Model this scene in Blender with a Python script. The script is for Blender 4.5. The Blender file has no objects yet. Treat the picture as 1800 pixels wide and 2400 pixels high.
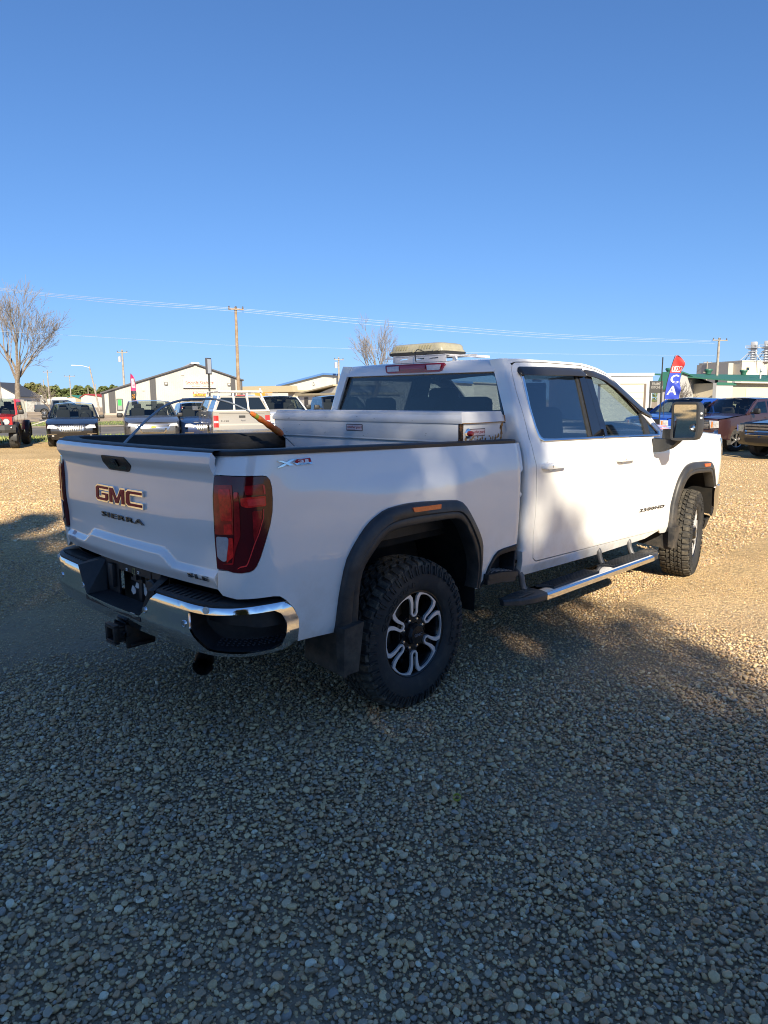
import bpy, bmesh, math, random
from mathutils import Vector, Matrix
from math import sin, cos, pi, radians, sqrt, atan2
S = bpy.context.scene
C = S.collection
# ------------------------------------------------------------------ camera
CAM = Vector((3.4315, -2.8241, 1.6937)); YAW = radians(43.819); PIT = radians(8.987); ROLL = radians(-.26)
_f = Vector((-sin(YAW)*cos(PIT), cos(YAW)*cos(PIT), -sin(PIT))); _r = Vector((cos(YAW), sin(YAW), 0)); _u = _r.cross(_f)
_r2 = _r*cos(ROLL)+_u*sin(ROLL); _u2 = -_r*sin(ROLL)+_u*cos(ROLL)
cd = bpy.data.cameras.new('camera'); cam = bpy.data.objects.new('camera', cd); C.objects.link(cam)
_m = Matrix((_r2, _u2, -_f)).transposed().to_4x4(); _m.translation = CAM; cam.matrix_world = _m
cd.sensor_fit = 'HORIZONTAL'; cd.sensor_width = 36; cd.lens = 36*1656.28/1800; cd.clip_start = .05; cd.clip_end = 6000
S.camera = cam
# ------------------------------------------------------------------ sky, sun, exposure
SUN = Vector((1.46, -1.0, 1.0)).normalized()            # towards the sun
w = bpy.data.worlds.new('World'); S.world = w; w.use_nodes = True
wn = w.node_tree; bg = wn.nodes['Background']
sky = wn.nodes.new('ShaderNodeTexSky'); sky.sky_type = 'NISHITA'; sky.sun_disc = False
sky.sun_elevation = math.asin(SUN.z); sky.sun_rotation = atan2(SUN.x, SUN.y)
sky.altitude = 500; sky.air_density = 1.0; sky.dust_density = .0; sky.ozone_density = 10.0
sp_ = wn.nodes.new('ShaderNodeSeparateColor'); cb_ = wn.nodes.new('ShaderNodeCombineColor'); wn.links.new(sky.outputs[0], sp_.inputs[0])
for i_, k_ in enumerate((2.6, 4.7, 9.4)):                # soft shoulder on the bright horizon, as a camera gives
    m1 = wn.nodes.new('ShaderNodeMath'); m1.operation = 'MULTIPLY'; m1.inputs[1].default_value = -1/k_; wn.links.new(sp_.outputs[i_], m1.inputs[0])
    m2 = wn.nodes.new('ShaderNodeMath'); m2.operation = 'EXPONENT'; wn.links.new(m1.outputs[0], m2.inputs[0])
    m3 = wn.nodes.new('ShaderNodeMath'); m3.operation = 'SUBTRACT'; m3.inputs[0].default_value = 1; wn.links.new(m2.outputs[0], m3.inputs[1])
    m4 = wn.nodes.new('ShaderNodeMath'); m4.operation = 'MULTIPLY'; m4.inputs[1].default_value = k_; wn.links.new(m3.outputs[0], m4.inputs[0]); wn.links.new(m4.outputs[0], cb_.inputs[i_])
wn.links.new(cb_.outputs[0], bg.inputs[0]); bg.inputs[1].default_value = .068
sl = bpy.data.lights.new('sun', 'SUN'); sl.energy = 3.5; sl.angle = radians(.53); sl.color = (1, .88, .68)
so = bpy.data.objects.new('sun', sl); C.objects.link(so); so.rotation_euler = SUN.to_track_quat('Z', 'Y').to_euler()
vs = S.view_settings; vs.view_transform = 'Standard'; vs.look = 'None'; vs.exposure = 1.5; vs.gamma = 1; vs.use_curve_mapping = False
S.cycles.max_bounces = 6; S.cycles.diffuse_bounces = 3; S.cycles.glossy_bounces = 4; S.cycles.transmission_bounces = 4; S.cycles.transparent_max_bounces = 12
S.cycles.caustics_reflective = False; S.cycles.caustics_refractive = False; S.cycles.use_denoising = True; S.cycles.denoising_input_passes = 'RGB_ALBEDO_NORMAL'; S.cycles.denoising_prefilter = 'ACCURATE'; S.cycles.filter_width = 1.05
R = random.Random(7)
# ------------------------------------------------------------------ materials
MATS = {}
def mat(name, col=(.5,.5,.5), rough=.5, metal=0., coat=0., spec=.5, var=0., vscale=6., bump=0., bscale=60., col2=None, mixlo=.45, mixhi=.6, crough=.03, detail=4., rvar=0.):
    if name in MATS: return MATS[name]
    m = bpy.data.materials.new(name); m.use_nodes = True; nt = m.node_tree; b = nt.nodes['Principled BSDF']
    b.inputs['Base Color'].default_value = (*col, 1); b.inputs['Roughness'].default_value = rough; b.inputs['Metallic'].default_value = metal
    b.inputs['Coat Weight'].default_value = coat; b.inputs['Coat Roughness'].default_value = crough; b.inputs['Specular IOR Level'].default_value = spec
    L = nt.links.new
    if var or col2 or bump or rvar: tc = nt.nodes.new('ShaderNodeTexCoord')
    if var or col2 or rvar:
        n = nt.nodes.new('ShaderNodeTexNoise'); n.inputs['Scale'].default_value = vscale; n.inputs['Detail'].default_value = detail; n.inputs['Roughness'].default_value = .6
        L(tc.outputs['Object'], n.inputs['Vector'])
        mr = nt.nodes.new('ShaderNodeMapRange'); mr.inputs[1].default_value = mixlo if col2 else .3; mr.inputs[2].default_value = mixhi if col2 else .7
        L(n.outputs[0], mr.inputs[0])
        if var or col2:
            mx = nt.nodes.new('ShaderNodeMix'); mx.data_type = 'RGBA'
            a = col if col2 else tuple(c*(1-var) for c in col); d = col2 if col2 else tuple(min(1, c*(1+var)) for c in col)
            mx.inputs[6].default_value = (*a, 1); mx.inputs[7].default_value = (*d, 1)
            L(mr.outputs[0], mx.inputs[0]); L(mx.outputs[2], b.inputs['Base Color'])
        if rvar:
            mr2 = nt.nodes.new('ShaderNodeMapRange'); mr2.inputs[1].default_value = .3; mr2.inputs[2].default_value = .7
            mr2.inputs[3].default_value = max(.02, rough-rvar); mr2.inputs[4].default_value = rough+rvar
            L(n.outputs[0], mr2.inputs[0]); L(mr2.outputs[0], b.inputs['Roughness'])
    if bump:
        n2 = nt.nodes.new('ShaderNodeTexNoise'); n2.inputs['Scale'].default_value = bscale; n2.inputs['Detail'].default_value = 3; L(tc.outputs['Object'], n2.inputs['Vector'])
        bp = nt.nodes.new('ShaderNodeBump'); bp.inputs['Strength'].default_value = bump; bp.inputs['Distance'].default_value = .01; L(n2.outputs[0], bp.inputs['Height']); L(bp.outputs[0], b.inputs['Normal'])
    MATS[name] = m; return m
def glass(name, tint, gloss=1.0, ior=1.55):
    if name in MATS: return MATS[name]
    m = bpy.data.materials.new(name); m.use_nodes = True; nt = m.node_tree; L = nt.links.new
    for n in list(nt.nodes): nt.nodes.remove(n)
    o = nt.nodes.new('ShaderNodeOutputMaterial'); t = nt.nodes.new('ShaderNodeBsdfTransparent'); t.inputs[0].default_value = (*tint, 1)
    g = nt.nodes.new('ShaderNodeBsdfGlossy'); g.inputs['Roughness'].default_value = .015; g.inputs[0].default_value = (gloss, gloss, gloss, 1)
    fr = nt.nodes.new('ShaderNodeFresnel'); ge = nt.nodes.new('ShaderNodeNewGeometry'); ma = nt.nodes.new('ShaderNodeMath'); ma.operation = 'MULTIPLY_ADD'; ma.inputs[1].default_value = -2; ma.inputs[2].default_value = 1; L(ge.outputs['Backfacing'], ma.inputs[0])
    pw = nt.nodes.new('ShaderNodeMath'); pw.operation = 'POWER'; pw.inputs[0].default_value = ior; L(ma.outputs[0], pw.inputs[1]); L(pw.outputs[0], fr.inputs[0])   # a thin pane reflects alike from both faces
    mx = nt.nodes.new('ShaderNodeMixShader'); L(fr.outputs[0], mx.inputs[0]); L(t.outputs[0], mx.inputs[1]); L(g.outputs[0], mx.inputs[2]); L(mx.outputs[0], o.inputs[0])
    MATS[name] = m; return m
# ------------------------------------------------------------------ mesh helpers
def link(o, parent=None):
    C.objects.link(o)
    if parent is not None: o.parent = parent
    return o
def tag(o, label=None, cat=None, group=None, kind=None):
    if label: o['label'] = label
    if cat: o['category'] = cat
    if group: o['group'] = group
    if kind: o['kind'] = kind
    return o
def empty(name, loc=(0,0,0), rz=0., label=None, cat=None, group=None):
    o = bpy.data.objects.new(name, None); o.location = loc; o.rotation_euler = (0, 0, rz); o.empty_display_size = .2
    link(o); return tag(o, label, cat, group)
def mesh(name, v, f, m, parent=None, ang=35, mats=None, fm=None):
    me = bpy.data.meshes.new(name); me.from_pydata([tuple(p) for p in v], [], f); me.update()
    me.polygons.foreach_set('use_smooth', [ang > 0]*len(me.polygons))
    if ang > 0: me.set_sharp_from_angle(angle=radians(ang))
    for q in (mats or [m]): me.materials.append(q)
    if fm: me.polygons.foreach_set('material_index', fm)
    return link(bpy.data.objects.new(name, me), parent)
class MB:
    def __init__(s): s.v = []; s.f = []
    def add(s, v, f):
        k = len(s.v); s.v += [Vector(p) for p in v]; s.f += [tuple(i+k for i in q) for q in f]; return s
    def box(s, c, d, bev=0., rot=None, seg=2):
        bm = bmesh.new(); bmesh.ops.create_cube(bm, size=1)
        for q in bm.verts: q.co = Vector((q.co.x*d[0], q.co.y*d[1], q.co.z*d[2]))
        if bev: bmesh.ops.bevel(bm, geom=list(bm.edges), offset=bev, segments=seg, affect='EDGES', profile=.5)
        M = rot.to_3x3() if rot is not None else Matrix.Identity(3); c = Vector(c)
        bm.verts.index_update(); s.add([c+M@q.co for q in bm.verts], [[q.index for q in f.verts] for f in bm.faces]); bm.free(); return s
    def hexa(s, p):   # 8 points: bottom 4 (ccw), top 4
        return s.add(p, [(3,2,1,0),(4,5,6,7),(0,1,5,4),(1,2,6,5),(2,3,7,6),(3,0,4,7)])
    def lathe(s, prof, n=32, c=(0,0,0), ax='x', close=False):
        v = []; f = []; c = Vector(c); m = len(prof)
        for i in range(n):
            a = 2*pi*i/n
            for (h, r) in prof:
                p = {'x': Vector((h, r*cos(a), r*sin(a))), 'y': Vector((r*sin(a), h, r*cos(a))), 'z': Vector((r*cos(a), r*sin(a), h))}[ax]
                v.append(c+p)
        for i in range(n):
            j = (i+1) % n
            for k in range(m-1+(1 if close else 0)):
                k2 = (k+1) % m; f.append((i*m+k, j*m+k, j*m+k2, i*m+k2))
        return s.add(v, f)
    def tube(s, path, r, n=8, cap=True):
        P = [Vector(p) for p in path]; rr = r if isinstance(r, (list, tuple)) else [r]*len(P); v = []; f = []; last = None
        for i, p in enumerate(P):
            t = (P[min(i+1, len(P)-1)]-P[max(i-1, 0)]).normalized()
            if last is None: a = t.orthogonal().normalized()
            else: a = (last-t*last.dot(t)).normalized()
            last = a; b = t.cross(a)
            for k in range(n):
                q = 2*pi*k/n; v.append(p+(a*cos(q)+b*sin(q))*rr[i])
        for i in range(len(P)-1):
            for k in range(n):
                k2 = (k+1) % n; f.append((i*n+k, i*n+k2, (i+1)*n+k2, (i+1)*n+k))
        if cap: f.append(tuple(reversed(range(n)))); f.append(tuple(range((len(P)-1)*n, len(P)*n)))
        return s.add(v, f)
    def prism(s, poly, h0, h1, ax='z', M=None):   # closed prism over a 2d polygon
        n = len(poly); q = (lambda a, b, h: {'z': (a, b, h), 'x': (h, a, b), 'y': (a, h, b)}[ax])
        v = [Vector(q(a, b, h0)) for a, b in poly]+[Vector(q(a, b, h1)) for a, b in poly]
        if M is not None: v = [M@p for p in v]
        f = [tuple(range(n-1, -1, -1)), tuple(range(n, 2*n))]+[(i, (i+1) % n, n+(i+1) % n, n+i) for i in range(n)]
        return s.add(v, f)
    def grid(s, fn, us, vs_):
        v = [fn(a, b) for b in vs_ for a in us]; n = len(us)
        return s.add(v, [(j*n+i, j*n+i+1, (j+1)*n+i+1, (j+1)*n+i) for j in range(len(vs_)-1) for i in range(n-1)])
    def mirror(s):
        k = len(s.v); s.v += [Vector((-p.x, p.y, p.z)) for p in s.v]; s.f += [tuple(i+k for i in reversed(q)) for q in list(s.f)]; return s
    def xf(s, M): s.v = [M@p for p in s.v]; return s
    def build(s, name, m, parent=None, ang=35, fix=True):
        if fix:
            bm = bmesh.new(); vv = [bm.verts.new(p) for p in s.v]
            for q in s.f:
                try: bm.faces.new([vv[i] for i in q])
                except ValueError: pass
            bmesh.ops.recalc_face_normals(bm, faces=bm.faces)
            me = bpy.data.meshes.new(name); bm.to_mesh(me); bm.free()
            me.polygons.foreach_set('use_smooth', [ang > 0]*len(me.polygons))
            if ang > 0: me.set_sharp_from_angle(angle=radians(ang))
            me.materials.append(m); return link(bpy.data.objects.new(name, me), parent)
        return mesh(name, s.v, s.f, m, parent, ang)
def frange(a, b, n): return [a+(b-a)*i/(n-1) for i in range(n)]
def rnd(pts, r=.02, n=4, closed=True):
    out = []; N = len(pts)
    for i, p in enumerate(pts):
        if not closed and i in (0, N-1): out.append(tuple(p[:2])); continue
        rr = p[2] if len(p) > 2 else r
        p = Vector(p[:2]); a = Vector(pts[i-1][:2]); b = Vector(pts[(i+1) % N][:2])
        da = (a-p); db = (b-p); la, lb = da.length, db.length
        k = min(rr, la*.45, lb*.45)
        if k < 1e-4: out.append((p.x, p.y)); continue
        q0 = p+da/la*k; q1 = p+db/lb*k
        for j in range(n+1):
            t = j/n; w_ = q0*(1-t)**2+p*2*t*(1-t)+q1*t*t; out.append((w_.x, w_.y))
    return out
def spl(pts, n=4):     # open Catmull-Rom
    P = [Vector(p) for p in pts]; out = []
    for i in range(len(P)-1):
        a = P[max(i-1, 0)]; b = P[i]; c = P[i+1]; d = P[min(i+2, len(P)-1)]
        for j in range(n):
            t = j/n; out.append(tuple(.5*((2*b)+(c-a)*t+(2*a-5*b+4*c-d)*t*t+(3*b-a-3*c+d)*t**3)))
    out.append(tuple(P[-1])); return out
def inset2(poly, d):   # shrink a 2d polygon (either winding) by d
    A = sum(poly[i-1][0]*poly[i][1]-poly[i][0]*poly[i-1][1] for i in range(len(poly))); sg = 1 if A > 0 else -1
    out = []; N = len(poly)
    for i in range(N):
        a, p, b = Vector(poly[i-1]), Vector(poly[i]), Vector(poly[(i+1) % N])
        e0 = (p-a); e1 = (b-p)
        if e0.length < 1e-6 or e1.length < 1e-6: out.append((p.x, p.y)); continue
        e0.normalize(); e1.normalize(); n0 = Vector((-e0.y, e0.x))*sg; n1 = Vector((-e1.y, e1.x))*sg
        m_ = (n0+n1); l = m_.length
        if l < .2: m_ = n0; k = d
        else: m_ /= l; k = d/max(.35, m_.dot(n0))
        q = p+m_*k; out.append((q.x, q.y))
    return out
def fill2d(outer, holes, step):
    bm = bmesh.new()
    for lp in [outer]+list(holes):
        vv = [bm.verts.new((p[0], p[1], 0)) for p in lp]
        for i in range(len(vv)): bm.edges.new((vv[i-1], vv[i]))
    bmesh.ops.triangle_fill(bm, edges=list(bm.edges), use_beauty=True, use_dissolve=False)
    if step:
        a0 = min(p[0] for p in outer); a1 = max(p[0] for p in outer); b0 = min(p[1] for p in outer); b1 = max(p[1] for p in outer)
        for (lo, hi, no, ix) in ((a0, a1, (1,0,0), 0), (b0, b1, (0,1,0), 1)):
            k = max(1, int((hi-lo)/step))
            for i in range(1, k):
                co = [0,0,0]; co[ix] = lo+(hi-lo)*i/k+1e-5
                bmesh.ops.bisect_plane(bm, geom=list(bm.verts)+list(bm.edges)+list(bm.faces), plane_co=co, plane_no=no, dist=1e-6)
    bm.verts.index_update()
    v = [(q.co.x, q.co.y) for q in bm.verts]; f = [[q.index for q in fc.verts] for fc in bm.faces]
    be = [(e.verts[0].index, e.verts[1].index) for e in bm.edges if len(e.link_faces) == 1]
    bm.free(); return v, f, be
def panel(name, outer, fn, m, parent=None, step=.05, thick=.02, holes=(), off=0., ref=(1,0,0), sx=1, lip=0.):
    """sheet of real thickness over the surface fn(a,b); normals taken from the surface itself"""
    v2, f2, be = fill2d(outer, holes, step); ref = Vector(ref); e = 1e-4; P = []; N = []
    for a, b in v2:
        p = Vector(fn(a, b)); n = (Vector(fn(a+e, b))-Vector(fn(a-e, b))).cross(Vector(fn(a, b+e))-Vector(fn(a, b-e)))
        n = n.normalized() if n.length > 1e-12 else ref.copy()
        if n.dot(ref) < 0: n = -n
        P.append(p+n*off); N.append(n)
    n = len(P); bs = set()
    for i, j in be: bs.add(i); bs.add(j)
    I = [P[i]-N[i]*thick for i in range(n)]
    V = P+I; F = []; LN = []
    for f in f2:
        fn_ = (P[f[1]]-P[f[0]]).cross(P[f[2]]-P[f[1]])
        for k in range(2, len(f)-1): fn_ += (P[f[k]]-P[f[0]]).cross(P[f[k+1]]-P[f[k]])
        if fn_.dot(N[f[0]]) < 0: f = f[::-1]
        F.append(tuple(f)); LN += [N[i] for i in f]
        g = f[::-1]; F.append(tuple(i+n for i in g)); LN += [-N[i] for i in g]
    cen = {}
    for f in f2:
        for k in range(len(f)):
            cen[frozenset((f[k-1], f[k]))] = f
    for i, j in be:
        f = cen[frozenset((i, j))]; mid = (P[i]+P[j])/2; fc = sum((P[q] for q in f), Vector())/len(f)
        q = [i, j, j+n, i+n]; fnn = (P[j]-P[i]).cross(I[j]-P[j])
        if fnn.dot(mid-fc) < 0: q = q[::-1]; fnn = -fnn
        F.append(tuple(q)); fnn = fnn.normalized() if fnn.length > 0 else N[i]; LN += [fnn]*4
    if sx < 0:
        V = [Vector((-p.x, p.y, p.z)) for p in V]; F2 = []; L2 = []; k = 0
        for f in F:
            F2.append(f[::-1]); L2 += [Vector((-q.x, q.y, q.z)) for q in LN[k:k+len(f)][::-1]]; k += len(f)
        F, LN = F2, L2
    me = bpy.data.meshes.new(name); me.from_pydata(V, [], F); me.polygons.foreach_set('use_smooth', [True]*len(F))
    me.materials.append(m); me.update()
    if len(me.loops) == len(LN): me.normals_split_custom_set([tuple(q) for q in LN])
    return link(bpy.data.objects.new(name, me), parent)
def text_mesh(name, s, m, parent, fn, width, height, depth=.006, shear=0., bev=0., spacing=1.0, sx=1, bold=0.):
    """lettering as solid letters: fn(a,b,d) places a point a along, b up, d proud"""
    cu = bpy.data.curves.new(name, 'FONT'); cu.body = s; cu.size = 1; cu.extrude = .5; cu.space_character = spacing; cu.offset = bold; cu.resolution_u = 3; cu.fill_mode = 'BOTH'
    o = bpy.data.objects.new(name, cu); C.objects.link(o); dg = bpy.context.evaluated_depsgraph_get()
    me0 = o.evaluated_get(dg).to_mesh(); vs_ = [q.co.copy() for q in me0.vertices]; fs = [tuple(p.vertices) for p in me0.polygons]
    o.evaluated_get(dg).to_mesh_clear(); bpy.data.objects.remove(o); bpy.data.curves.remove(cu)
    x0 = min(q.x for q in vs_); x1 = max(q.x for q in vs_); y0 = min(q.y for q in vs_); y1 = max(q.y for q in vs_)
    V = []
    for q in vs_:
        b = (q.y-y0)/(y1-y0)*height; a = (q.x-x0)/(x1-x0)*width+shear*b; V.append(fn(a, b, depth*(q.z+.5)))
    return mesh(name, V, fs, m, parent, ang=0)
def copy_tree(o, parent=None):
    c_ = o.copy(); C.objects.link(c_)
    if parent is not None: c_.parent = parent
    for ch in list(o.children): copy_tree(ch, c_)
    return c_
def pchip(pts):
    xs=[p[0] for p in pts]; ys=[p[1] for p in pts]; n=len(xs)
    h=[xs[i+1]-xs[i] for i in range(n-1)]; d=[(ys[i+1]-ys[i])/h[i] for i in range(n-1)]
    m=[d[0]]+[0 if d[i-1]*d[i]<=0 else 2*d[i-1]*d[i]/(d[i-1]+d[i]) for i in range(1,n-1)]+[d[-1]]
    def f(x):
        if x<=xs[0]: return ys[0]
        if x>=xs[-1]: return ys[-1]
        i=0
        while x>xs[i+1]: i+=1
        t=(x-xs[i])/h[i]
        return (ys[i]*(1+2*t)*(1-t)**2+h[i]*m[i]*t*(1-t)**2+ys[i+1]*t*t*(3-2*t)+h[i]*m[i+1]*t*t*(t-1))
    return f
def sst(a,b,x):
    t=max(0.,min(1.,(x-a)/(b-a))); return t*t*(3-2*t)
# door / fender flank: half width against height (rake corrected)
_door=pchip([(.48,.925),(.56,.955),(.62,.972),(.68,.974),(.80,.972),(.86,.978),(1.0,.990),(1.14,.997),(1.24,.999),(1.32,.990),(1.38,.974),(1.44,.952)])
def flank(y,z):            # doors, rocker and front fender (below the belt line)
    x=_door(z+.018*(y-1.5))
    if y>4.0: x-=.02*sst(4.1,4.6,y)+.16*max(0.,(y-4.5)/.45)**2.2
    return x
def gh(y,z):               # greenhouse side (above the belt line)
    zb=1.425-.018*(y-1.5)
    return flank(y,zb)-.004-.33*(z-zb)-.10*max(0.,z-1.86)
_bed=pchip([(.54,-.045),(.62,-.025),(.80,-.008),(.95,.0),(1.12,.006),(1.25,.006),(1.34,-.004),(1.40,-.018),(1.45,-.034),(1.50,-.055)])
# plan line of the box: (arc position s, x, y); s grows rearward from the front edge
_bp=[(1.0,1.00),(1.0,.5),(1.0,0.),(1.0,-.5),(.999,-.85),(.990,-.97),(.962,-1.055),(.915,-1.105),(.86,-1.128),(.80,-1.14),(.74,-1.145)]
_bs=[0.]
for _i in range(1,len(_bp)):
    _bs.append(_bs[-1]+((_bp[_i][0]-_bp[_i-1][0])**2+(_bp[_i][1]-_bp[_i-1][1])**2)**.5)
_bx=pchip([(s,p[0]) for s,p in zip(_bs,_bp)]); _by=pchip([(s,p[1]) for s,p in zip(_bs,_bp)])
BED_S=_bs[-1]
def bed(s,z):              # box side incl. rounded rear corner -> (x,y,z)
    x=_bx(s); y=_by(s); o=_bed(z+.018*(y-0))
    # bulge over the wheel
    o+=.022*sst(.75,.2,abs(y-.0)/1.0)*sst(.70,1.0,z)*sst(1.36,1.22,z)
    w=sst(1.75,2.05,s)     # turn inwards round the corner
    nx=1-w; ny=-w
    x+=o*nx; y+=o*ny
    if s<.09: x-=.045*(1-(s/.09))**2
    return (x,y,z)
_tg=pchip([(.84,-1.115),(.87,-1.128),(.93,-1.140),(1.10,-1.138),(1.25,-1.132),(1.335,-1.132),(1.375,-1.140),(1.405,-1.156),(1.425,-1.164),(1.455,-1.164),(1.472,-1.152),(1.485,-1.13)])
def tailgate(x,z):         # -> y
    y=_tg(z)
    zc=.985-.055*sst(.36,.50,abs(x))
    k=sst(zc+.022,zc-.016,z)
    y+= .014*(1-k)*sst(1.20,1.02,z) - .010*k*sst(.86,.92,z)
    return y-.046*(1-(abs(x)/.8)**2)
_bpp=[(0.,-1.268),(.30,-1.265),(.55,-1.255),(.70,-1.240),(.82,-1.208),(.915,-1.14),(.965,-1.06),(.99,-.97),(1.0,-.90),(1.0,-.80)]
_bps=[0.]
for _i in range(1,len(_bpp)):
    _bps.append(_bps[-1]+((_bpp[_i][0]-_bpp[_i-1][0])**2+(_bpp[_i][1]-_bpp[_i-1][1])**2)**.5)
_px=pchip([(s,p[0]) for s,p in zip(_bps,_bpp)]); _py=pchip([(s,p[1]) for s,p in zip(_bps,_bpp)])
_bo=pchip([(.40,-.10),(.50,-.05),(.58,-.026),(.64,-.002),(.658,.0015),(.672,.0),(.70,-.0035),(.76,-.007),(.790,-.012),(.805,-.020),(.825,-.03)])
def bump(s,z):             # rear bumper face, s from the centre outwards
    x=_px(s); y=_py(s); e=1e-3
    dx=_px(s+e)-_px(s-e); dy=_py(s+e)-_py(s-e); l=(dx*dx+dy*dy)**.5 or 1
    o=_bo(z); return (x+o*dy/l, y-o*dx/l, z)
# ================================================================== the white pickup
PAINT = mat('white_paint', (.86,.86,.85), rough=.42, coat=1., crough=.02, spec=.4, var=.02, vscale=3); PAINT.node_tree.nodes['Principled BSDF'].inputs['Coat IOR'].default_value = 1.8
def dusty(m, lo=.55, hi=1.0, amt=.45, col=(.46,.36,.24)):      # road dust thrown up over the lower panels
    nt = m.node_tree; L = nt.links.new; b = nt.nodes['Principled BSDF']; N_ = nt.nodes.new; src = b.inputs['Base Color'].links[0].from_socket
    tc = N_('ShaderNodeTexCoord'); sx = N_('ShaderNodeSeparateXYZ'); L(tc.outputs['Object'], sx.inputs[0]); n = N_('ShaderNodeTexNoise'); n.inputs['Scale'].default_value = 7; n.inputs['Detail'].default_value = 6; n.inputs['Roughness'].default_value = .7; L(tc.outputs['Object'], n.inputs['Vector'])
    mr = N_('ShaderNodeMapRange'); mr.inputs[1].default_value = hi; mr.inputs[2].default_value = lo; L(sx.outputs['Z'], mr.inputs[0]); m2 = N_('ShaderNodeMapRange'); m2.inputs[1].default_value = .42; m2.inputs[2].default_value = .75; L(n.outputs[0], m2.inputs[0])
    mu = N_('ShaderNodeMath'); mu.operation = 'MULTIPLY'; L(mr.outputs[0], mu.inputs[0]); L(m2.outputs[0], mu.inputs[1]); mu2 = N_('ShaderNodeMath'); mu2.operation = 'MULTIPLY'; mu2.inputs[1].default_value = amt; L(mu.outputs[0], mu2.inputs[0])
    mx = N_('ShaderNodeMix'); mx.data_type = 'RGBA'; L(mu2.outputs[0], mx.inputs[0]); L(src, mx.inputs[6]); mx.inputs[7].default_value = (*col, 1); L(mx.outputs[2], b.inputs['Base Color'])
dusty(PAINT)
CHROME = mat('chrome', (.82,.82,.84), rough=.07, metal=1., rvar=.03, vscale=9)
BLKP = mat('black_plastic', (.020,.021,.023), rough=.52, var=.25, vscale=30, bump=.15, bscale=500)
FLARE = mat('grey_black_plastic', (.028,.029,.032), rough=.45, var=.2, vscale=14, bump=.1, bscale=500); dusty(FLARE, .4, 1.2, .22)
GLOSSB = mat('gloss_black', (.006,.006,.008), rough=.06, coat=.6)
DARK = mat('underbody_dark', (.006,.006,.006), rough=.9, col2=(.016,.013,.010), vscale=9)
RUB = mat('tyre_rubber', (.022,.022,.023), rough=.78, col2=(.052,.047,.040), vscale=14, mixlo=.5, mixhi=.78, bump=.2, bscale=140)
TREAD = mat('tyre_tread_dusty', (.042,.038,.033), rough=.9, col2=(.12,.105,.08), vscale=22, mixlo=.45, mixhi=.7, bump=.3, bscale=140)
MACH = mat('machined_alloy', (.78,.78,.79), rough=.38, metal=.45)
RIMB = mat('rim_gloss_black', (.010,.010,.011), rough=.25, coat=.3)
SEAT = mat('seat_cloth', (.03,.03,.033), rough=.95, bump=.2, bscale=300)
LINER = mat('headliner_grey', (.30,.30,.29), rough=.95)
TINT = glass('privacy_glass', (.40,.44,.48), 1., 2.3); TINT2 = glass('door_glass', (.66,.73,.76), 1., 2.1); WSH = glass('windscreen_glass', (.85,.90,.88)); TINTR = glass('back_glass', (.52,.57,.60), 1., 1.75)
BADGE = mat('badge_grey_metal', (.20,.20,.21), rough=.25, metal=1.)
REDI = mat('badge_red', (.40,.012,.022), rough=.45, coat=.0, spec=.2)
T = empty('pickup_truck', (0,0,0), 0, 'large white crew-cab pickup with open bed, red tail lamps and chrome bumper', 'truck')
def side(fn): return lambda a, b: fn(a, b)
# ---------------------------------------------------------------- box sides
FO = [(-.61,.58),(-.602,.723),(-.584,.837),(-.551,.954),(-.451,1.078),(-.391,1.12),(-.318,1.154),(-.22,1.167),(-.077,1.169),(.249,1.146),(.307,1.122),(.362,1.076),(.5,.912),(.531,.812),(.536,.58)]
FI = [(-.485,.60),(-.49,.739),(-.48,.857),(-.445,.922),(-.407,.963),(-.348,1.021),(-.274,1.051),(-.075,1.057),(.21,1.05),(.275,1.025),(.331,.982),(.464,.795),(.491,.676),(.486,.59)]
FOF = [(3.375,.53),(3.396,.70),(3.432,.87),(3.483,.98),(3.56,1.055),(3.63,1.094),(3.706,1.113),(3.86,1.119),(4.19,1.103),(4.262,1.083),(4.325,1.03),(4.40,.93),(4.455,.845)]
FIF = [(3.48,.525),(3.495,.745),(3.555,.89),(3.62,.968),(3.70,1.002),(3.78,1.013),(3.86,1.015),(4.185,1.0),(4.245,.978),(4.30,.925),(4.352,.87),(4.375,.84)]
def ztop(y): return 1.457-.021*y
def resamp(P, n):
    P = [Vector(p) for p in P]; d = [0.]
    for i in range(1, len(P)): d.append(d[-1]+(P[i]-P[i-1]).length)
    out = []
    for k in range(n):
        t = d[-1]*k/(n-1); i = 0
        while i < len(P)-2 and t > d[i+1]: i += 1
        out.append(P[i].lerp(P[i+1], (t-d[i])/max(1e-9, d[i+1]-d[i])))
    return out
TL = [(2.254,1.375),(2.161,1.376),(2.022,1.375),(2.004,1.371),(1.990,1.358),(1.978,1.323),(1.973,1.277),(1.976,1.219),(1.988,1.162),(2.011,1.091),(2.035,1.026),(2.056,.986),(2.068,.973),(2.085,.964),(2.12,.958),(2.159,.958),(2.189,.964),(2.252,.964)]
arch = inset2([(1-y, z) for y, z in reversed(FO)]+[(1.61,.3),(.46,.3)], .03)[:len(FO)]
bo = [(s_, ztop(_by(s_))-.012-.010*sst(2.0,2.3,s_)) for s_ in frange(.0, 2.303, 40)]
bo += [(2.300,1.437),(2.268,1.395),(2.254,1.379)]+[(a, b+.0035) if b > 1.36 else ((a-.0035, b) if b > .975 else (a, b-.0035)) for a, b in TL[1:-1]]
bo += [(2.252,.955),(2.262,.866)]+[(2.233,.843),(2.155,.836),(2.08,.841),(1.99,.842),(1.955,.836),(1.922,.813),(1.875,.761),(1.852,.711),(1.848,.596),(1.60,.577)]
bo += [(a, b) for a, b in reversed(arch)][0:0]
archp = [(a, b) for a, b in arch]
if archp[0][0] < 1: archp = archp[::-1]
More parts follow.
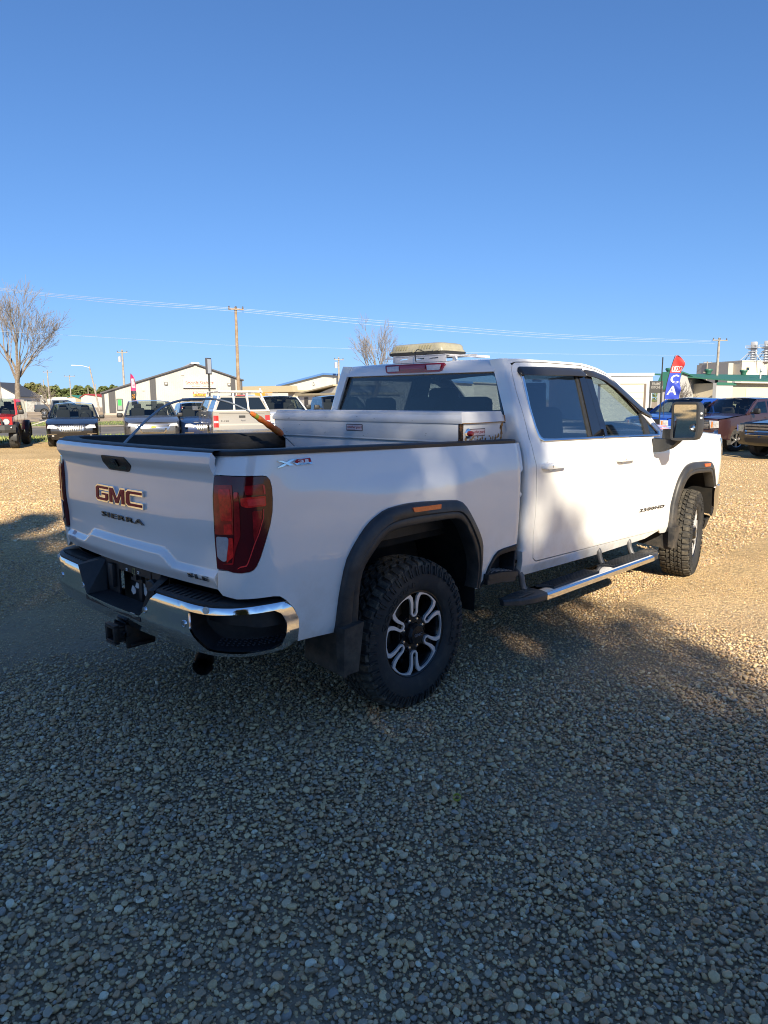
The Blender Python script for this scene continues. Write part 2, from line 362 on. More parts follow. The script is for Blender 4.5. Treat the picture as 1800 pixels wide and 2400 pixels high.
bo += [(a, max(b, .577)) for a, b in archp]+[(.452,.567),(.437,.567),(.398,.619),(.364,.691),(.312,.753),(.271,.777),(.214,.784),(.06,.789),(.0,.80)]
for sx in (1, -1):
    bs_ = panel('bed_side', bo, bed, PAINT, T, step=.05, thick=.02, ref=(1,-.5,0), sx=sx)
    # rail cap
    mb = MB()
    for k, s_ in enumerate(frange(.0, 2.30, 36)):
        p = Vector(bed(s_, 1.44)); z0 = ztop(p.y)-.010*sst(2.0,2.3,s_)
        w_ = sst(1.9,2.15,s_); inn = Vector((-(1-w_*.3), w_, 0)).normalized()
        prof = [(-.002,-.013),(-.003,.004),(.008,.010),(.085,.010),(.095,.004),(.095,-.03)]
        mb.v += [p.xy.to_3d()+inn*a+Vector((0,0,z0+b)) for a, b in prof]
        if k: n = 6; mb.f += [((k-1)*n+i, (k-1)*n+i+1, k*n+i+1, k*n+i) for i in range(n-1)]
    mb.f += [(5,4,3,2,1,0), tuple(range(35*6, 36*6))]
    if sx < 0: mb.v = [Vector((-p.x, p.y, p.z)) for p in mb.v]
    mb.build('bed_rail_cap', BLKP, T)
    # inner wall of the box
    mb = MB(); mb.add([(sx*.855,.93,1.43),(sx*.855,-1.09,1.46),(sx*.83,-1.09,.95),(sx*.83,.93,.95)], [(0,1,2,3)])
    mb.add([(sx*.875,.93,1.43),(sx*.875,-1.09,1.46),(sx*.85,-1.09,.95),(sx*.85,.93,.95)], [(3,2,1,0)])
    mb.box((sx*.835,-.1,1.375),(.012,1.9,.05),.004); mb.box((sx*.62,0,1.06),(.44,.95,.24),.03)
    mb.build('bed_inner_wall', BLKP, T)
    # flare
    def flare(fo, fi, sf, name):
        n = 44; A = resamp(spl(fo, 3), n); B = resamp(spl(fi, 3), n); mb = MB()
        cs = [(0,-.004),(0,.014),(.04,.024),(.16,.036),(.56,.042),(.60,.038),(.63,.034),(.66,.036),(.95,.037),(1.0,.032),(1.0,-.05)]
        for k in range(n):
            for w_, d in cs:
                p = A[k].lerp(B[k], w_); mb.v.append(Vector((sx*(sf(p.x, p.y)+d), p.x, p.y)))
        m_ = len(cs)
        for k in range(n-1): mb.f += [(k*m_+i, k*m_+i+1, (k+1)*m_+i+1, (k+1)*m_+i) for i in range(m_-1)]
        mb.f += [tuple(range(m_)), tuple(range((n-1)*m_, n*m_))]
        return mb.build(name, FLARE, T, ang=50)
    f1 = flare(FO, FI, lambda y, z: bed(1-y, z)[0], 'fender_flare')
    f2 = flare(FOF, FIF, flank, 'fender_flare')
    ORG = mat('marker_orange', (.62,.11,.03), rough=.18, coat=.6, var=.12, vscale=80)
    panel('side_marker', rnd([(-.149,1.151),(.081,1.145),(.077,1.120),(-.137,1.126)], .006), lambda y, z: (bed(1-y, z)[0]+.030+.001, y, z), ORG, f1, step=0, thick=.012, off=.012, sx=sx)
    panel('side_marker', rnd([(4.00,1.096),(4.155,1.090),(4.145,1.062),(4.01,1.067)], .006), lambda y, z: (flank(y, z)+.036, y, z), ORG, f2, step=0, thick=.012, off=.008, sx=sx)
    # wheel house liners
    for fi, yc in ((FI, 0.), (FIF, 4.037)):
        A = [(fi[0][0], .42)]+list(fi)+[(fi[-1][0]+(.02 if yc else 0), .42 if yc == 0 else .55)]
        A = resamp(A, 40); mb = MB()
        mb.grid(lambda i, x: Vector((sx*x, yc+(A[i].x-yc)*1.04, A[i].y+.02)), list(range(40)), [.985,.8,.55])
        mb.add([Vector((sx*.55, p.x, p.y+.02)) for p in A], [tuple(range(40))])
        mb.build('wheel_house', DARK, T, ang=40)
    # bed corner step in front of the rear wheel
    mb = MB(); A = resamp([(.563,.567),(.602,.619),(.636,.691),(.688,.753),(.729,.777),(.786,.784),(.97,.789),(.985,.770),(.958,.58)], 34); B = resamp([(.60,.575),(.640,.63),(.672,.69),(.712,.727),(.750,.742),(.80,.746),(.915,.748),(.93,.735),(.915,.58)], 34)
    for k in range(34):
        for w_, d in ((0,-.012),(0,.005),(.12,.011),(.88,.004),(1,-.004),(1,-.14)):
            p = A[k].lerp(B[k], w_); mb.v.append(Vector((sx*(bed(max(.06, min(1.9, 1-p.x)), p.y)[0]+d-.035*sst(.92,.99,p.x)), p.x, p.y)))
    for k in range(33): mb.f += [(k*6+i, k*6+i+1, (k+1)*6+i+1, (k+1)*6+i) for i in range(5)]
    mb.add([(sx*p[0], p[1], p[2]) for p in ((.87,.99,.785),(.87,.55,.785),(.87,.50,.56),(.87,.99,.56))], [(0,1,2,3)])
    sp = mb.build('bed_step', BLKP, T, ang=40)
    mb = MB(); mb.prism([(1.018,.600),(1.030,.715),(1.012,.925),(.88,.935),(.87,.60)], .620, .652, 'z'); mb.prism([(1.006,.606),(1.016,.715),(1.0,.918),(.88,.93),(.87,.606)], .585, .6195, 'z')
    zst = lambda y: -.16*max(0, y-.70)
    for p in mb.v: p.x *= sx; p.z += zst(p.y)
    stp = mb.build('step_tread', BLKP, sp, ang=30)
    mb = MB()
    for i in range(7):
        for j in range(11):
            x = .895+.018*i+(.009 if j % 2 else 0); y = .635+.025*j
            if x > 1.0: continue
            mb.box((sx*x, y, .6535+zst(y)), (.006,.011,.004), .0)
    mb.build('tread_studs', mat('worn_stud', (.35,.35,.36), rough=.4, metal=.6), sp)['kind'] = 'stuff'
    # mud flaps
    for yy, zb, zt, name in ((-.53, .345, .60, 'mud_flap'), (3.45, .36, .56, 'mud_flap')):
        mb = MB(); mb.hexa([(.70,yy-.05,zb+.03),(1.0,yy-.045,zb),(1.0,yy-.028,zb),(.70,yy-.03,zb+.03),(.70,yy-.03,zt),(1.0,yy-.03,zt),(1.0,yy-.01,zt),(.70,yy-.01,zt)])
        mb.hexa([(.985,yy-.08,zb+.035),(1.022,yy-.07,zb+.02),(1.022,yy+.03,zb+.02),(.985,yy+.03,zb+.02),(.985,yy-.085,zt+.01),(1.042,yy-.08,zt+.01),(1.042,yy+.05,zt+.02),(.985,yy+.05,zt+.02)])
        for p in mb.v: p.x *= sx
        mb.build(name, FLARE, T, ang=30)
    # ------------------------------------------------------------ tail lamp
    tl = panel('tail_lamp', TL, bed, mat('lamp_smoked_red', (.09,.004,.008), rough=.1, coat=.5, spec=.3, crough=.01), T, step=.04, thick=.05, off=.003, ref=(1,-.7,0), sx=sx)
    def lampbit(name, pts, m_, off=.0055, r=.006): panel(name, rnd(pts, r), bed, m_, tl, step=.03, thick=.003, off=off, ref=(1,-.7,0), sx=sx)
    LRED = mat('lamp_red', (.80,.022,.018), rough=.2, coat=.4, spec=.25, crough=.02, var=.35, vscale=40); LBR = mat('lamp_bright_red', (.95,.05,.05), rough=.2, coat=.4, spec=.25, crough=.02, var=.2, vscale=60); LDK = mat('lamp_deep_red', (.34,.008,.012), rough=.12, coat=.4, spec=.25, crough=.02, var=.4, vscale=30)
    LAMB = mat('lamp_brown_red', (.46,.030,.020), rough=.2, coat=.4, spec=.25, crough=.02, var=.3, vscale=25)
    lampbit('turn_lens', [(2.243,1.335),(2.150,1.340),(2.141,1.271),(2.145,1.125),(2.243,1.120)], LAMB)
    lampbit('turn_core', [(2.216,1.318),(2.158,1.322),(2.150,1.275),(2.148,1.186),(2.205,1.182)], LRED, .0075)
    lampbit('turn_core', [(2.190,1.17),(2.150,1.172),(2.150,1.128),(2.190,1.126)], LRED, .0075)
    lampbit('reverse_lens', [(2.236,1.112),(2.170,1.114),(2.169,1.088),(2.188,1.006),(2.208,1.003),(2.238,1.019)], mat('lamp_clear', (.42,.42,.46), rough=.12, coat=1, var=.12, vscale=60), .0085, .012)
    lampbit('red_strip', [(2.168,1.112),(2.148,1.112),(2.150,1.03),(2.185,1.0),(2.187,1.006),(2.170,1.085)], LRED, .007)
    lampbit('light_pipe', [(2.137,1.305),(2.116,1.305),(2.113,1.235),(2.113,1.122),(2.142,1.05),(2.157,.992),(2.212,.990),(2.160,1.0),(2.140,1.11),(2.137,1.27)], LDK, .006)
    lampbit('light_pipe', [(2.137,1.31),(2.118,1.31),(2.122,1.285),(2.135,1.282)], LBR, .009)
    lampbit('upper_bar', [(2.098,1.335),(2.019,1.344),(2.008,1.332),(2.004,1.298),(2.088,1.298)], LDK, .006)
    lampbit('light_bar', [(2.108,1.287),(2.004,1.292),(2.003,1.248),(2.085,1.244),(2.106,1.252)], LRED, .008)
    lampbit('light_bar_core', [(2.082,1.280),(2.008,1.283),(2.007,1.256),(2.078,1.252)], LBR, .010)
    lampbit('light_pipe', [(2.020,1.338),(2.013,1.338),(2.005,1.298),(2.011,1.298)], LBR, .009)
    lampbit('inner_panel', [(2.062,1.228),(2.020,1.23),(2.025,1.18),(2.055,1.09),(2.060,1.11)], LDK, .006)
    lampbit('light_pipe', [(2.016,1.236),(2.0125,1.236),(2.014,1.198),(2.034,1.131),(2.057,1.082),(2.089,.999),(2.096,.988),(2.121,.983),(2.139,.974),(2.123,.987),(2.100,.992),(2.093,1.0),(2.061,1.083),(2.038,1.132),(2.0175,1.199)], LBR, .008, .001)
# ---------------------------------------------------------------- tailgate
tgf = lambda x, z: (x, tailgate(x, z), z)
go = [(.807,1.474),(.805,1.437),(.797,1.395),(.797,1.36),(.785,.95),(.777,.862)]
TG = panel('tailgate', rnd([(-a, b) for a, b in go]+go[::-1], .004), tgf, PAINT, T, step=.0105, thick=.03, ref=(0,-1,0))
MB().box((0,-1.095,1.17),(1.58,.02,.60),.004).build('inner_panel', BLKP, TG)
mb = MB()
for k, x in enumerate(frange(-.807, .807, 25)):
    y0 = tailgate(x, 1.472)
    mb.v += [Vector((x, y0+a, 1.4735+b)) for a, b in ((.004,-.006),(.004,.004),(.012,.009),(.09,.009),(.10,.0),(.10,-.03))]
    if k: mb.f += [((k-1)*6+i, (k-1)*6+i+1, k*6+i+1, k*6+i) for i in range(5)]
mb.build('tailgate_cap', BLKP, TG)
hd = panel('tailgate_handle', rnd([(-.125,1.424),(.125,1.424),(.150,1.385),(.105,1.349),(-.105,1.349),(-.150,1.385)], .012), tgf, BLKP, TG, step=.03, thick=.02, off=.004, ref=(0,-1,0))
panel('camera_pod', rnd([(-.03,1.412),(.03,1.412),(.03,1.374),(-.03,1.374)], .006), tgf, GLOSSB, hd, step=0, thick=.01, off=.012, ref=(0,-1,0))
panel('camera_lens', rnd([(-.014,1.402),(.014,1.402),(.014,1.384),(-.014,1.384)], .004), tgf, BLKP, hd, step=0, thick=.01, off=.015, ref=(0,-1,0))
panel('grip_recess', rnd([(-.10,1.383),(-.04,1.378),(-.035,1.366),(.035,1.366),(.04,1.378),(.10,1.383),(.09,1.356),(-.09,1.356)], .004), tgf, GLOSSB, hd, step=0, thick=.004, off=.0055, ref=(0,-1,0))
# emblem: red letters on bright metal
LG = {'G': [(.15,0),(.88,0),(1,.13),(1,.56),(.48,.56),(.48,.36),(.76,.36),(.76,.24),(.27,.24),(.24,.29),(.24,.71),(.27,.76),(1,.76),(1,1),(.15,1),(0,.86),(0,.14)],
      'M': [(0,0),(.21,0),(.21,.58),(.41,0),(.59,0),(.79,.58),(.79,0),(1,0),(1,1),(.74,1),(.5,.34),(.26,1),(0,1)],
      'C': [(.15,0),(1,0),(1,.24),(.27,.24),(.24,.29),(.24,.71),(.27,.76),(1,.76),(1,1),(.15,1),(0,.86),(0,.14)]}
em = empty('emblem'); em.parent = TG
for ch, x0, wd in (('G',-.272,.152),('M',-.107,.168),('C',.075,.158)):
    P_ = [(x0+a*wd, 1.178+b*.080) for a, b in LG[ch]]
    panel('emblem_letter', inset2(P_, -.005), tgf, CHROME, em, step=.05, thick=.012, off=.012, ref=(0,-1,0))
    panel('letter_face', inset2(P_, .0035), tgf, REDI, em, step=.05, thick=.004, off=.0145, ref=(0,-1,0))
def on_tg(x0, z0): return lambda a, b, d: Vector((x0+a, tailgate(x0+a, z0+b)-.001-d, z0+b))
text_mesh('model_badge', 'SIERRA', BADGE, TG, on_tg(-.235,1.092), .455, .027, .008, spacing=1.15, bold=.012)
text_mesh('trim_badge', 'SLE', BADGE, TG, on_tg(.600,.899), .145, .021, .008, spacing=1.15, bold=.012)
DECAL = mat('dealer_decal_grey', (.42,.43,.47), rough=.5)
dc = text_mesh('dealer_decal', 'MACKENZIE', DECAL, TG, on_tg(-.742,.910), .125, .013, .0008)
text_mesh('dealer_decal', 'chevrolet', DECAL, TG, on_tg(-.715,.897), .075, .008, .0008)
panel('dealer_decal', rnd([(-.705,.930),(-.66,.930),(-.655,.940),(-.66,.950),(-.705,.950),(-.71,.940)], .003), tgf, mat('decal_pink', (.42,.36,.40), rough=.5), TG, step=0, thick=.0008, off=.0012, ref=(0,-1,0))
# side badges
def on_bed(s0, z0): return lambda a, b, d: Vector(bed(s0-a, z0+b))+Vector((.001+d, 0, 0))
bd = empty('package_badge'); bd.parent = T
bx = lambda P_, m_, off, nm='badge_plate': panel(nm, P_, bed, m_, bd, step=0, thick=.004, off=off, ref=(1,0,0))
bx([(1.966,1.437),(1.940,1.4365),(1.888,1.4225),(1.862,1.4115),(1.888,1.4115),(1.914,1.4225)], CHROME, .007)
bx([(1.880,1.437),(1.846,1.437),(1.927,1.409),(1.960,1.407)], CHROME, .006)
bx([(1.862,1.424),(1.838,1.438),(1.748,1.438),(1.742,1.410),(1.838,1.410)], CHROME, .005)
bx([(1.858,1.4245),(1.836,1.436),(1.751,1.436),(1.748,1.419),(1.838,1.419)], REDI, .0068)
LT = mat('badge_white', (.75,.75,.78), rough=.3)
for ch, o_ in (('3',0.),('1',.046)): text_mesh('badge_number', ch, LT, bd, (lambda a, b, d: Vector(bed(1.833-o_-a, 1.4205+b))+Vector((.007+d,0,0))), .040 if ch == '3' else .022, .0135, .0015, bold=.02)
text_mesh('badge_lettering', 'OFF ROAD', BLKP, bd, (lambda a, b, d: Vector(bed(1.828-a, 1.4115+b))+Vector((.0052+d,0,0))), .070, .0055, .001, bold=.01)
# ---------------------------------------------------------------- rear bumper
BU = empty('rear_bumper'); BU.parent = T
bl = [(0,.578),(.30,.578),(.60,.582),(.86,.576),(1.06,.574),(1.162,.578),(1.222,.592),(1.242,.623),(1.250,.70),(1.248,.718),(1.222,.767),(1.19,.803),(1.06,.803),(.93,.800),(.80,.799),(.60,.803),(.392,.803),(.384,.798),(.345,.73),(.318,.690),(.290,.668),(.0,.664)]
rec = [(.693,.768),(.79,.767),(.931,.773),(1.125,.773),(1.158,.753),(1.183,.706),(1.178,.672),(1.158,.605),(1.12,.592),(.981,.590),(.836,.596),(.795,.600),(.761,.630),(.702,.686)]
for sx in (1, -1):
    face = panel('chrome_shell', bl, bump, CHROME, BU, step=.03, thick=.012, holes=[rnd(rec, .01)], ref=(.4,-1,0), sx=sx)
    # step pocket
    A = [Vector(bump(*p)) for p in rnd(rec, .01)]; n = len(A); cen = Vector((.86,-1.06,.66)); mb = MB()
    for w_, dd in ((0,.001),(.03,.012),(.10,.035),(.16,.10),(.30,.16)):
        for p in A:
            q = p+(cen-p)*Vector((w_*.3,w_*.3,w_)) if 0 else Vector((p.x+(cen.x-p.x)*w_*.5-dd*.55, p.y+dd*.8, p.z+(.672-p.z)*w_*.55)); mb.v.append(Vector((sx*q.x, q.y, q.z)))
    for k in range(4): mb.f += [(k*n+i, k*n+(i+1) % n, (k+1)*n+(i+1) % n, (k+1)*n+i) for i in range(n)]
    mb.f.append(tuple(range(4*n, 5*n)))
    pk = mb.build('step_pocket', BLKP, BU, ang=50)
    mb = MB()
    for i in range(13):
        for j in range(4):
            s_ = .83+.024*i; p = Vector(bump(s_, .62)); nn = Vector((-.5,.85,0)).normalized()
            q = p+nn*(.05+.016*j); mb.box((sx*q.x, q.y, .6185+.004*j), (.013,.006,.004), 0, Matrix.Rotation(sx*(-.5+.6*((i+j) % 2)), 3, 'Z'))
    mb.build('tread_pattern', mat('tread_blue_black', (.035,.037,.045), rough=.35), pk)['kind'] = 'stuff'
    # top step pad with ribs
    mb = MB(); ss = frange(.385, 1.19, 30); top = []
    for k, s_ in enumerate(ss):
        p = Vector(bump(s_, .80)); o_ = sst(.80,1.15,s_)
        inn = Vector((-.9*o_, 1-.55*o_, 0)).normalized(); wd = .125-.075*sst(.85,1.1,s_)
        zt = .806+.004*sin(s_*3)
        mb.v += [p.xy.to_3d()+inn*a+Vector((0,0,zt+b)) for a, b in ((.004,-.008),(.004,.001),(.014,.008),(wd,.012),(wd,-.12))]
        if k: mb.f += [((k-1)*5+i, (k-1)*5+i+1, k*5+i+1, k*5+i) for i in range(4)]
    mb.f += [(0,1,2,3,4), tuple(range(29*5, 30*5))]
    for p in mb.v: p.x *= sx
    mb.build('step_pad', BLKP, BU, ang=40)
    for k in range(11):
        s_ = .43+.037*k; p = Vector(bump(s_, .80)); mb = MB()
        mb.box((0,0,0), (.014,.088,.007), .003); M = Matrix.Translation((sx*(p.x-.006), p.y+.068, .821)) @ Matrix.Rotation(sx*.32, 4, 'Z'); mb.xf(M); mb.build('pad_rib', BLKP, BU)
    # sensors
    for s_, z_ in ((.341,.707),(.665,.706),(.80,.786)):
        p = Vector(bump(s_, z_)); e = 1e-3; t = (Vector(bump(s_+e, z_))-p).normalized(); nn = t.cross(Vector((0,0,1))).normalized()
        if nn.y > 0: nn = -nn
        mb = MB(); mb.lathe([(-.004,.0165),(.003,.0165),(.0045,.0155),(.0045,.0125),(.002,.0120),(.002,.0105),(.005,.0095),(.0055,.0)], 20)
        a = nn.to_track_quat('X', 'Z').to_matrix().to_4x4(); a.translation = p; mb.xf(a)
        if sx < 0: mb.v = [Vector((-q.x, q.y, q.z)) for q in mb.v]
        mb.build('parking_sensor', CHROME if s_ < .75 else mat('sensor_clear', (.8,.75,.65), rough=.1, coat=1), BU, ang=40)
    # centre recess cheek
    mb = MB(); mb.hexa([(sx*.288,-1.262,.668),(sx*.27,-1.16,.674),(sx*.30,-1.15,.674),(sx*.33,-1.256,.668),(sx*.386,-1.262,.812),(sx*.30,-1.135,.85),(sx*.36,-1.13,.85),(sx*.42,-1.25,.812)])
    mb.build('recess_cheek', BLKP, BU, ang=30)
mb = MB(); mb.hexa([(-.30,-1.266,.640),(.30,-1.266,.640),(.28,-1.15,.66),(-.28,-1.15,.66),(-.30,-1.266,.665),(.30,-1.266,.665),(.28,-1.15,.674),(-.28,-1.15,.674)])
mb.build('centre_step', BLKP, BU)
mb = MB(); mb.box((-.25,-1.14,.765),(.20,.012,.19)); mb.box((.25,-1.14,.765),(.10,.012,.19)); mb.box((.03,-1.14,.835),(.36,.012,.05)); mb.box((.03,-1.14,.80),(.03,.016,.04)); mb.box((0,-1.10,.87),(1.56,.03,.03))
mb.box((-.205,-1.155,.77),(.055,.03,.13),.008); mb.box((.05,-1.12,.735),(.03,.02,.14)); mb.box((.02,-1.125,.775),(.12,.015,.018)); mb.box((.14,-1.122,.76),(.05,.02,.06),.006)
mb.lathe([(-1.12,.045),(-1.165,.045),(-1.172,.038),(-1.172,.0)], 24, (.235,0,.775), 'y'); mb.box((0,-1.06,.72),(.5,.02,.3))
mb.build('plate_recess', BLKP, BU, ang=30)
WHT = mat('white_clip', (.8,.8,.8), rough=.5)
for x in (-.05,.075):
    b_ = MB().box((x,-1.149,.822 if x < 0 else .826),(.016,.006,.016),.002).build('plate_clip', WHT, BU); MB().box((x,-1.1525,.823 if x < 0 else .827),(.005,.002,.007)).build('clip_hole', BLKP, b_)
text_mesh('chalk_mark', '12', mat('chalk_yellow', (.35,.33,.15), rough=.9), BU, lambda a, b, d: Vector((.005+a,-1.1475-d,.808+b)), .034, .034, .0008, shear=.1)
for x, z, r in ((-.005,.735,.022),(.085,.722,.030),(-.05,.705,.028),(.065,.75,.018)):
    rr_ = random.Random(int(x*1000)); P_ = [(x+r*cos(a)*(.7+.5*rr_.random()), z+r*.8*sin(a)*(.7+.5*rr_.random())) for a in frange(0, 5.4, 7)]; MB().prism(P_, -1.119, -1.117, 'y').build('torn_sticker', mat('sticker_white', (.62,.62,.60), rough=.7), BU)

# hitch receiver
HI = empty('hitch_receiver'); HI.parent = T; HM = mat('hitch_black_rust', (.018,.017,.017), rough=.55, col2=(.06,.035,.02), vscale=25, mixlo=.55, mixhi=.75)
mb = MB(); o_, i_ = .041, .0305; y0, y1 = -1.285, -1.0; zc = .515
for (a, b) in (((-o_,-o_),(o_,-i_)),((-o_,i_),(o_,o_)),((-o_,-i_),(-i_,i_)),((i_,-i_),(o_,i_))):
    mb.box(((a[0]+b[0])/2, (y0+y1)/2, zc+(a[1]+b[1])/2), (b[0]-a[0], y1-y0, b[1]-a[1]), .003)
mb.build('receiver_tube', HM, HI)
mb = MB(); q = .052
for (a, b) in (((-q,-q),(q,-o_)),((-q,o_),(q,q)),((-q,-o_),(-o_,o_)),((o_,-o_),(q,o_))):
    mb.box(((a[0]+b[0])/2, y0+.014, zc+(a[1]+b[1])/2), (b[0]-a[0], .03, b[1]-a[1]), .005)
mb.box((.0,-1.13,.575),(.12,.12,.05),.01); mb.box((.062,-1.15,.50),(.014,.16,.13),.006); mb.box((-.062,-1.15,.50),(.014,.16,.13),.006); mb.box((0,-1.15,.452),(.17,.12,.014),.004)
mb.box((0,-1.0,.55),(1.2,.10,.10),.01); mb.lathe([(-.075,.014),(.075,.014)], 12, (0,-1.23,zc), 'x')
mb.build('receiver_collar', HM, HI)
# exhaust
ex = spl([(.30,-.55,.50),(.36,-.80,.49),(.47,-1.0,.475),(.60,-1.115,.455)], 5); mb = MB(); mb.tube(ex, .043, 18, cap=False); mb.tube([Vector(p) for p in ex], .038, 18, cap=False)
mb.tube([ex[-3], ex[-1]], .05, 20, cap=False); mb.build('exhaust_pipe', mat('exhaust_dark_steel', (.07,.068,.066), rough=.38, metal=.8, rvar=.12, vscale=20), T, ang=60)
# underbody
mb = MB()
for sx in (1, -1): mb.box((sx*.42, 1.85, .62), (.09, 5.6, .15), .01)
mb.lathe([(-.72,.055),(.72,.055)], 16, (0,0,.42), 'x'); mb.lathe([(-.16,.06),(-.1,.16),(0,.19),(.1,.16),(.16,.06)], 18, (0,0,.42), 'x'); mb.lathe([(-.72,.045),(.72,.045)], 16, (0,4.037,.42), 'x')
mb.box((0,2.2,.66),(1.5,2.4,.10)); mb.box((-.35,1.4,.53),(.5,1.3,.22),.05); mb.box((.35,2.2,.50),(.22,.9,.16),.05); mb.box((0,3.3,.55),(.5,1.4,.3),.05); mb.lathe([(0,.05),(2.6,.05)], 12, (0,.1,.45), 'y')
mb.box((0,-.1,.93),(1.64,2.0,.05)); mb.box((0,4.3,.65),(1.1,1.0,.5),.05)
mb.build('chassis', DARK, T)
mb = MB(); mb.lathe([(-.10,.22),(-.11,.36),(-.08,.39),(.08,.39),(.11,.36),(.10,.22)], 32, (0,-.62,.66), 'z'); mb.build('spare_tyre', RUB, T)
# ---------------------------------------------------------------- cab
RLf = pchip([(1.05,1.945),(1.12,1.957),(1.3,1.962),(2.06,1.960),(2.30,1.934),(2.44,1.899),(2.58,1.839),(2.72,1.759),(2.86,1.667),(3.06,1.538),(3.22,1.43),(3.42,1.40)])
def zbelt(y): return 1.425-.018*(y-1.5)
def dsf(y, z):
    zb = zbelt(y)
    if z < zb: return (flank(y, z), y, z)
    return (flank(y, zb)+(gh(y, z)-flank(y, zb)), y, z)
RD = [(1.166,.655),(1.200,.632),(2.058,.606),(2.243,.752),(2.263,.80),(2.240,1.02),(2.214,1.164),(2.172,1.282),(2.140,1.387),(2.112,1.415),(2.100,1.588),(2.095,1.724),(2.079,1.842),(2.076,1.907),(2.062,1.940),(1.563,1.944),(1.297,1.939),(1.182,1.933),(1.141,1.915),(1.116,1.881),(1.107,1.827),(1.106,1.735),(1.120,1.591),(1.116,1.43),(1.117,1.335),(1.132,1.284),(1.145,1.122),(1.160,.937),(1.161,.718)]
RW = [(1.206,1.905),(1.195,1.643),(1.207,1.51),(1.222,1.455),(1.270,1.420),(2.088,1.406),(2.072,1.60),(2.068,1.724),(2.054,1.85),(2.046,1.912),(1.56,1.916)]
FD = [(2.066,.606),(2.250,.749),(2.270,.80),(2.247,1.02),(2.221,1.164),(2.179,1.282),(2.147,1.387),(2.119,1.415),(2.107,1.588),(2.102,1.724),(2.086,1.842),(2.083,1.907),(2.070,1.940),(2.294,1.914),(2.437,1.878),(2.575,1.816),(2.712,1.736),(2.848,1.644),(3.048,1.515),(3.19,1.418),(3.30,1.396),(3.366,1.385),(3.350,1.20),(3.374,1.05),(3.386,.857),(3.327,.712),(3.19,.571)]
FW = [(2.130,1.405),(2.128,1.588),(2.123,1.724),(2.108,1.842),(2.104,1.905),(2.284,1.882),(2.420,1.846),(2.553,1.787),(2.688,1.706),(2.822,1.615),(3.02,1.487),(3.105,1.425),(3.112,1.386)]
HOLE = {}
def apan(sx):
    rd = panel('rear_door', RD, dsf, PAINT, T, step=.05, thick=.03, holes=[RW], sx=sx)
    fd = panel('front_door', FD, dsf, PAINT, T, step=.05, thick=.03, holes=[FW], sx=sx)
    # dark aperture behind the gaps
    bk = [(1.09,.60),(3.30,.56),(3.39,.9),(3.37,1.38),(3.2,1.405)]+[(y, RLf(y)-.012) for y in (3.1,2.95,2.8,2.65,2.5,2.35,2.2,2.0,1.6,1.3,1.14)]+[(1.085,1.9),(1.10,1.6),(1.09,1.3)]
    panel('door_aperture', bk, dsf, DARK, T, step=.12, thick=.02, off=-.010, holes=[inset2(RW, .004), inset2(FW, .004)], sx=sx)
    # rocker
    rk = [(1.04,.552),(2.13,.522),(2.96,.524),(3.19,.562),(3.20,.564),(2.062,.599),(1.198,.625),(1.158,.652),(1.150,.72),(1.03,.72)]
    panel('rocker', rk, dsf, PAINT, T, step=.06, thick=.04, sx=sx)
    # roof rail and windscreen pillar
    up = [(y, RLf(y)) for y in frange(1.12, 3.36, 40)]
    dn = [(3.31,1.402),(3.195,1.424),(3.052,1.521),(2.852,1.650),(2.716,1.742),(2.579,1.822),(2.440,1.884),(2.296,1.920),(2.068,1.946),(1.563,1.950),(1.297,1.945),(1.180,1.939),(1.12,1.925)]
    panel('roof_rail', up+dn, dsf, PAINT, T, step=.06, thick=.03, sx=sx)
    # rear pillar: wraps from the flank round to the back of the cab
    def cabc(u, z):
        X = dsf(1.2, z)[0]; yb = 1.035+.032*max(0., min(1., (z-1.5)/.4)); r = .036; l0 = 1.3-(yb+r)
        if u < l0: return (X, 1.3-u, z)
        a = (u-l0)/r
        if a < pi/2: return (X-r+r*cos(a), yb+r-r*sin(a), z)
        return (X-r-(u-l0-r*pi/2), yb, z)
    ue = lambda y: 1.3-y+.006
    lf = [(ue(y), z) for y, z in ((1.161,.66),(1.161,.718),(1.160,.937),(1.145,1.122),(1.132,1.284),(1.117,1.335),(1.116,1.43),(1.120,1.591),(1.106,1.735),(1.107,1.827),(1.116,1.881),(1.141,1.915))]+[(.178,1.93),(.178,1.958)]
    rt_ = [(.262,1.957),(.330,1.952),(.335,1.885),(.325,1.868),(.335,1.62),(.352,1.50),(.40,1.45),(.40,.66)]
    panel('rear_pillar', lf+rt_, cabc, PAINT, T, step=.03, thick=.02, ref=(1,-1,0), sx=sx)
    # glass, trims
    gl = lambda nm, P_, m_, par, off=-.014, th=.004, r=.012: panel(nm, rnd(P_, r), dsf, m_, par, step=.12, thick=th, off=off, sx=sx)
    gl('window_glass', [(1.215,1.91),(1.203,1.643),(1.214,1.52),(1.228,1.47),(1.276,1.432),(1.93,1.421),(1.955,1.60),(1.955,1.85),(1.94,1.912)], TINT, rd)
    gl('division_bar', [(1.918,1.42),(1.958,1.42),(1.985,1.83),(1.975,1.91),(1.945,1.91),(1.955,1.82)], BLKP, rd, -.006, .012, .004)
    gl('pillar_applique', [(1.960,1.417),(2.112,1.414),(2.101,1.60),(2.096,1.73),(2.080,1.85),(2.074,1.92),(1.985,1.92),(1.988,1.83)], GLOSSB, rd, .002, .04, .001)
    gl('pillar_applique', [(2.116,1.413),(2.206,1.412),(2.190,1.60),(2.178,1.86),(2.170,1.89),(2.079,1.908),(2.083,1.842),(2.099,1.73),(2.104,1.60)], GLOSSB, fd, .002, .04, .001)
    gl('window_glass', [(2.20,1.416),(2.19,1.60),(2.178,1.885),(2.29,1.872),(2.42,1.838),(2.55,1.78),(2.69,1.698),(2.82,1.606),(2.89,1.56),(2.895,1.402)], TINT2, fd)
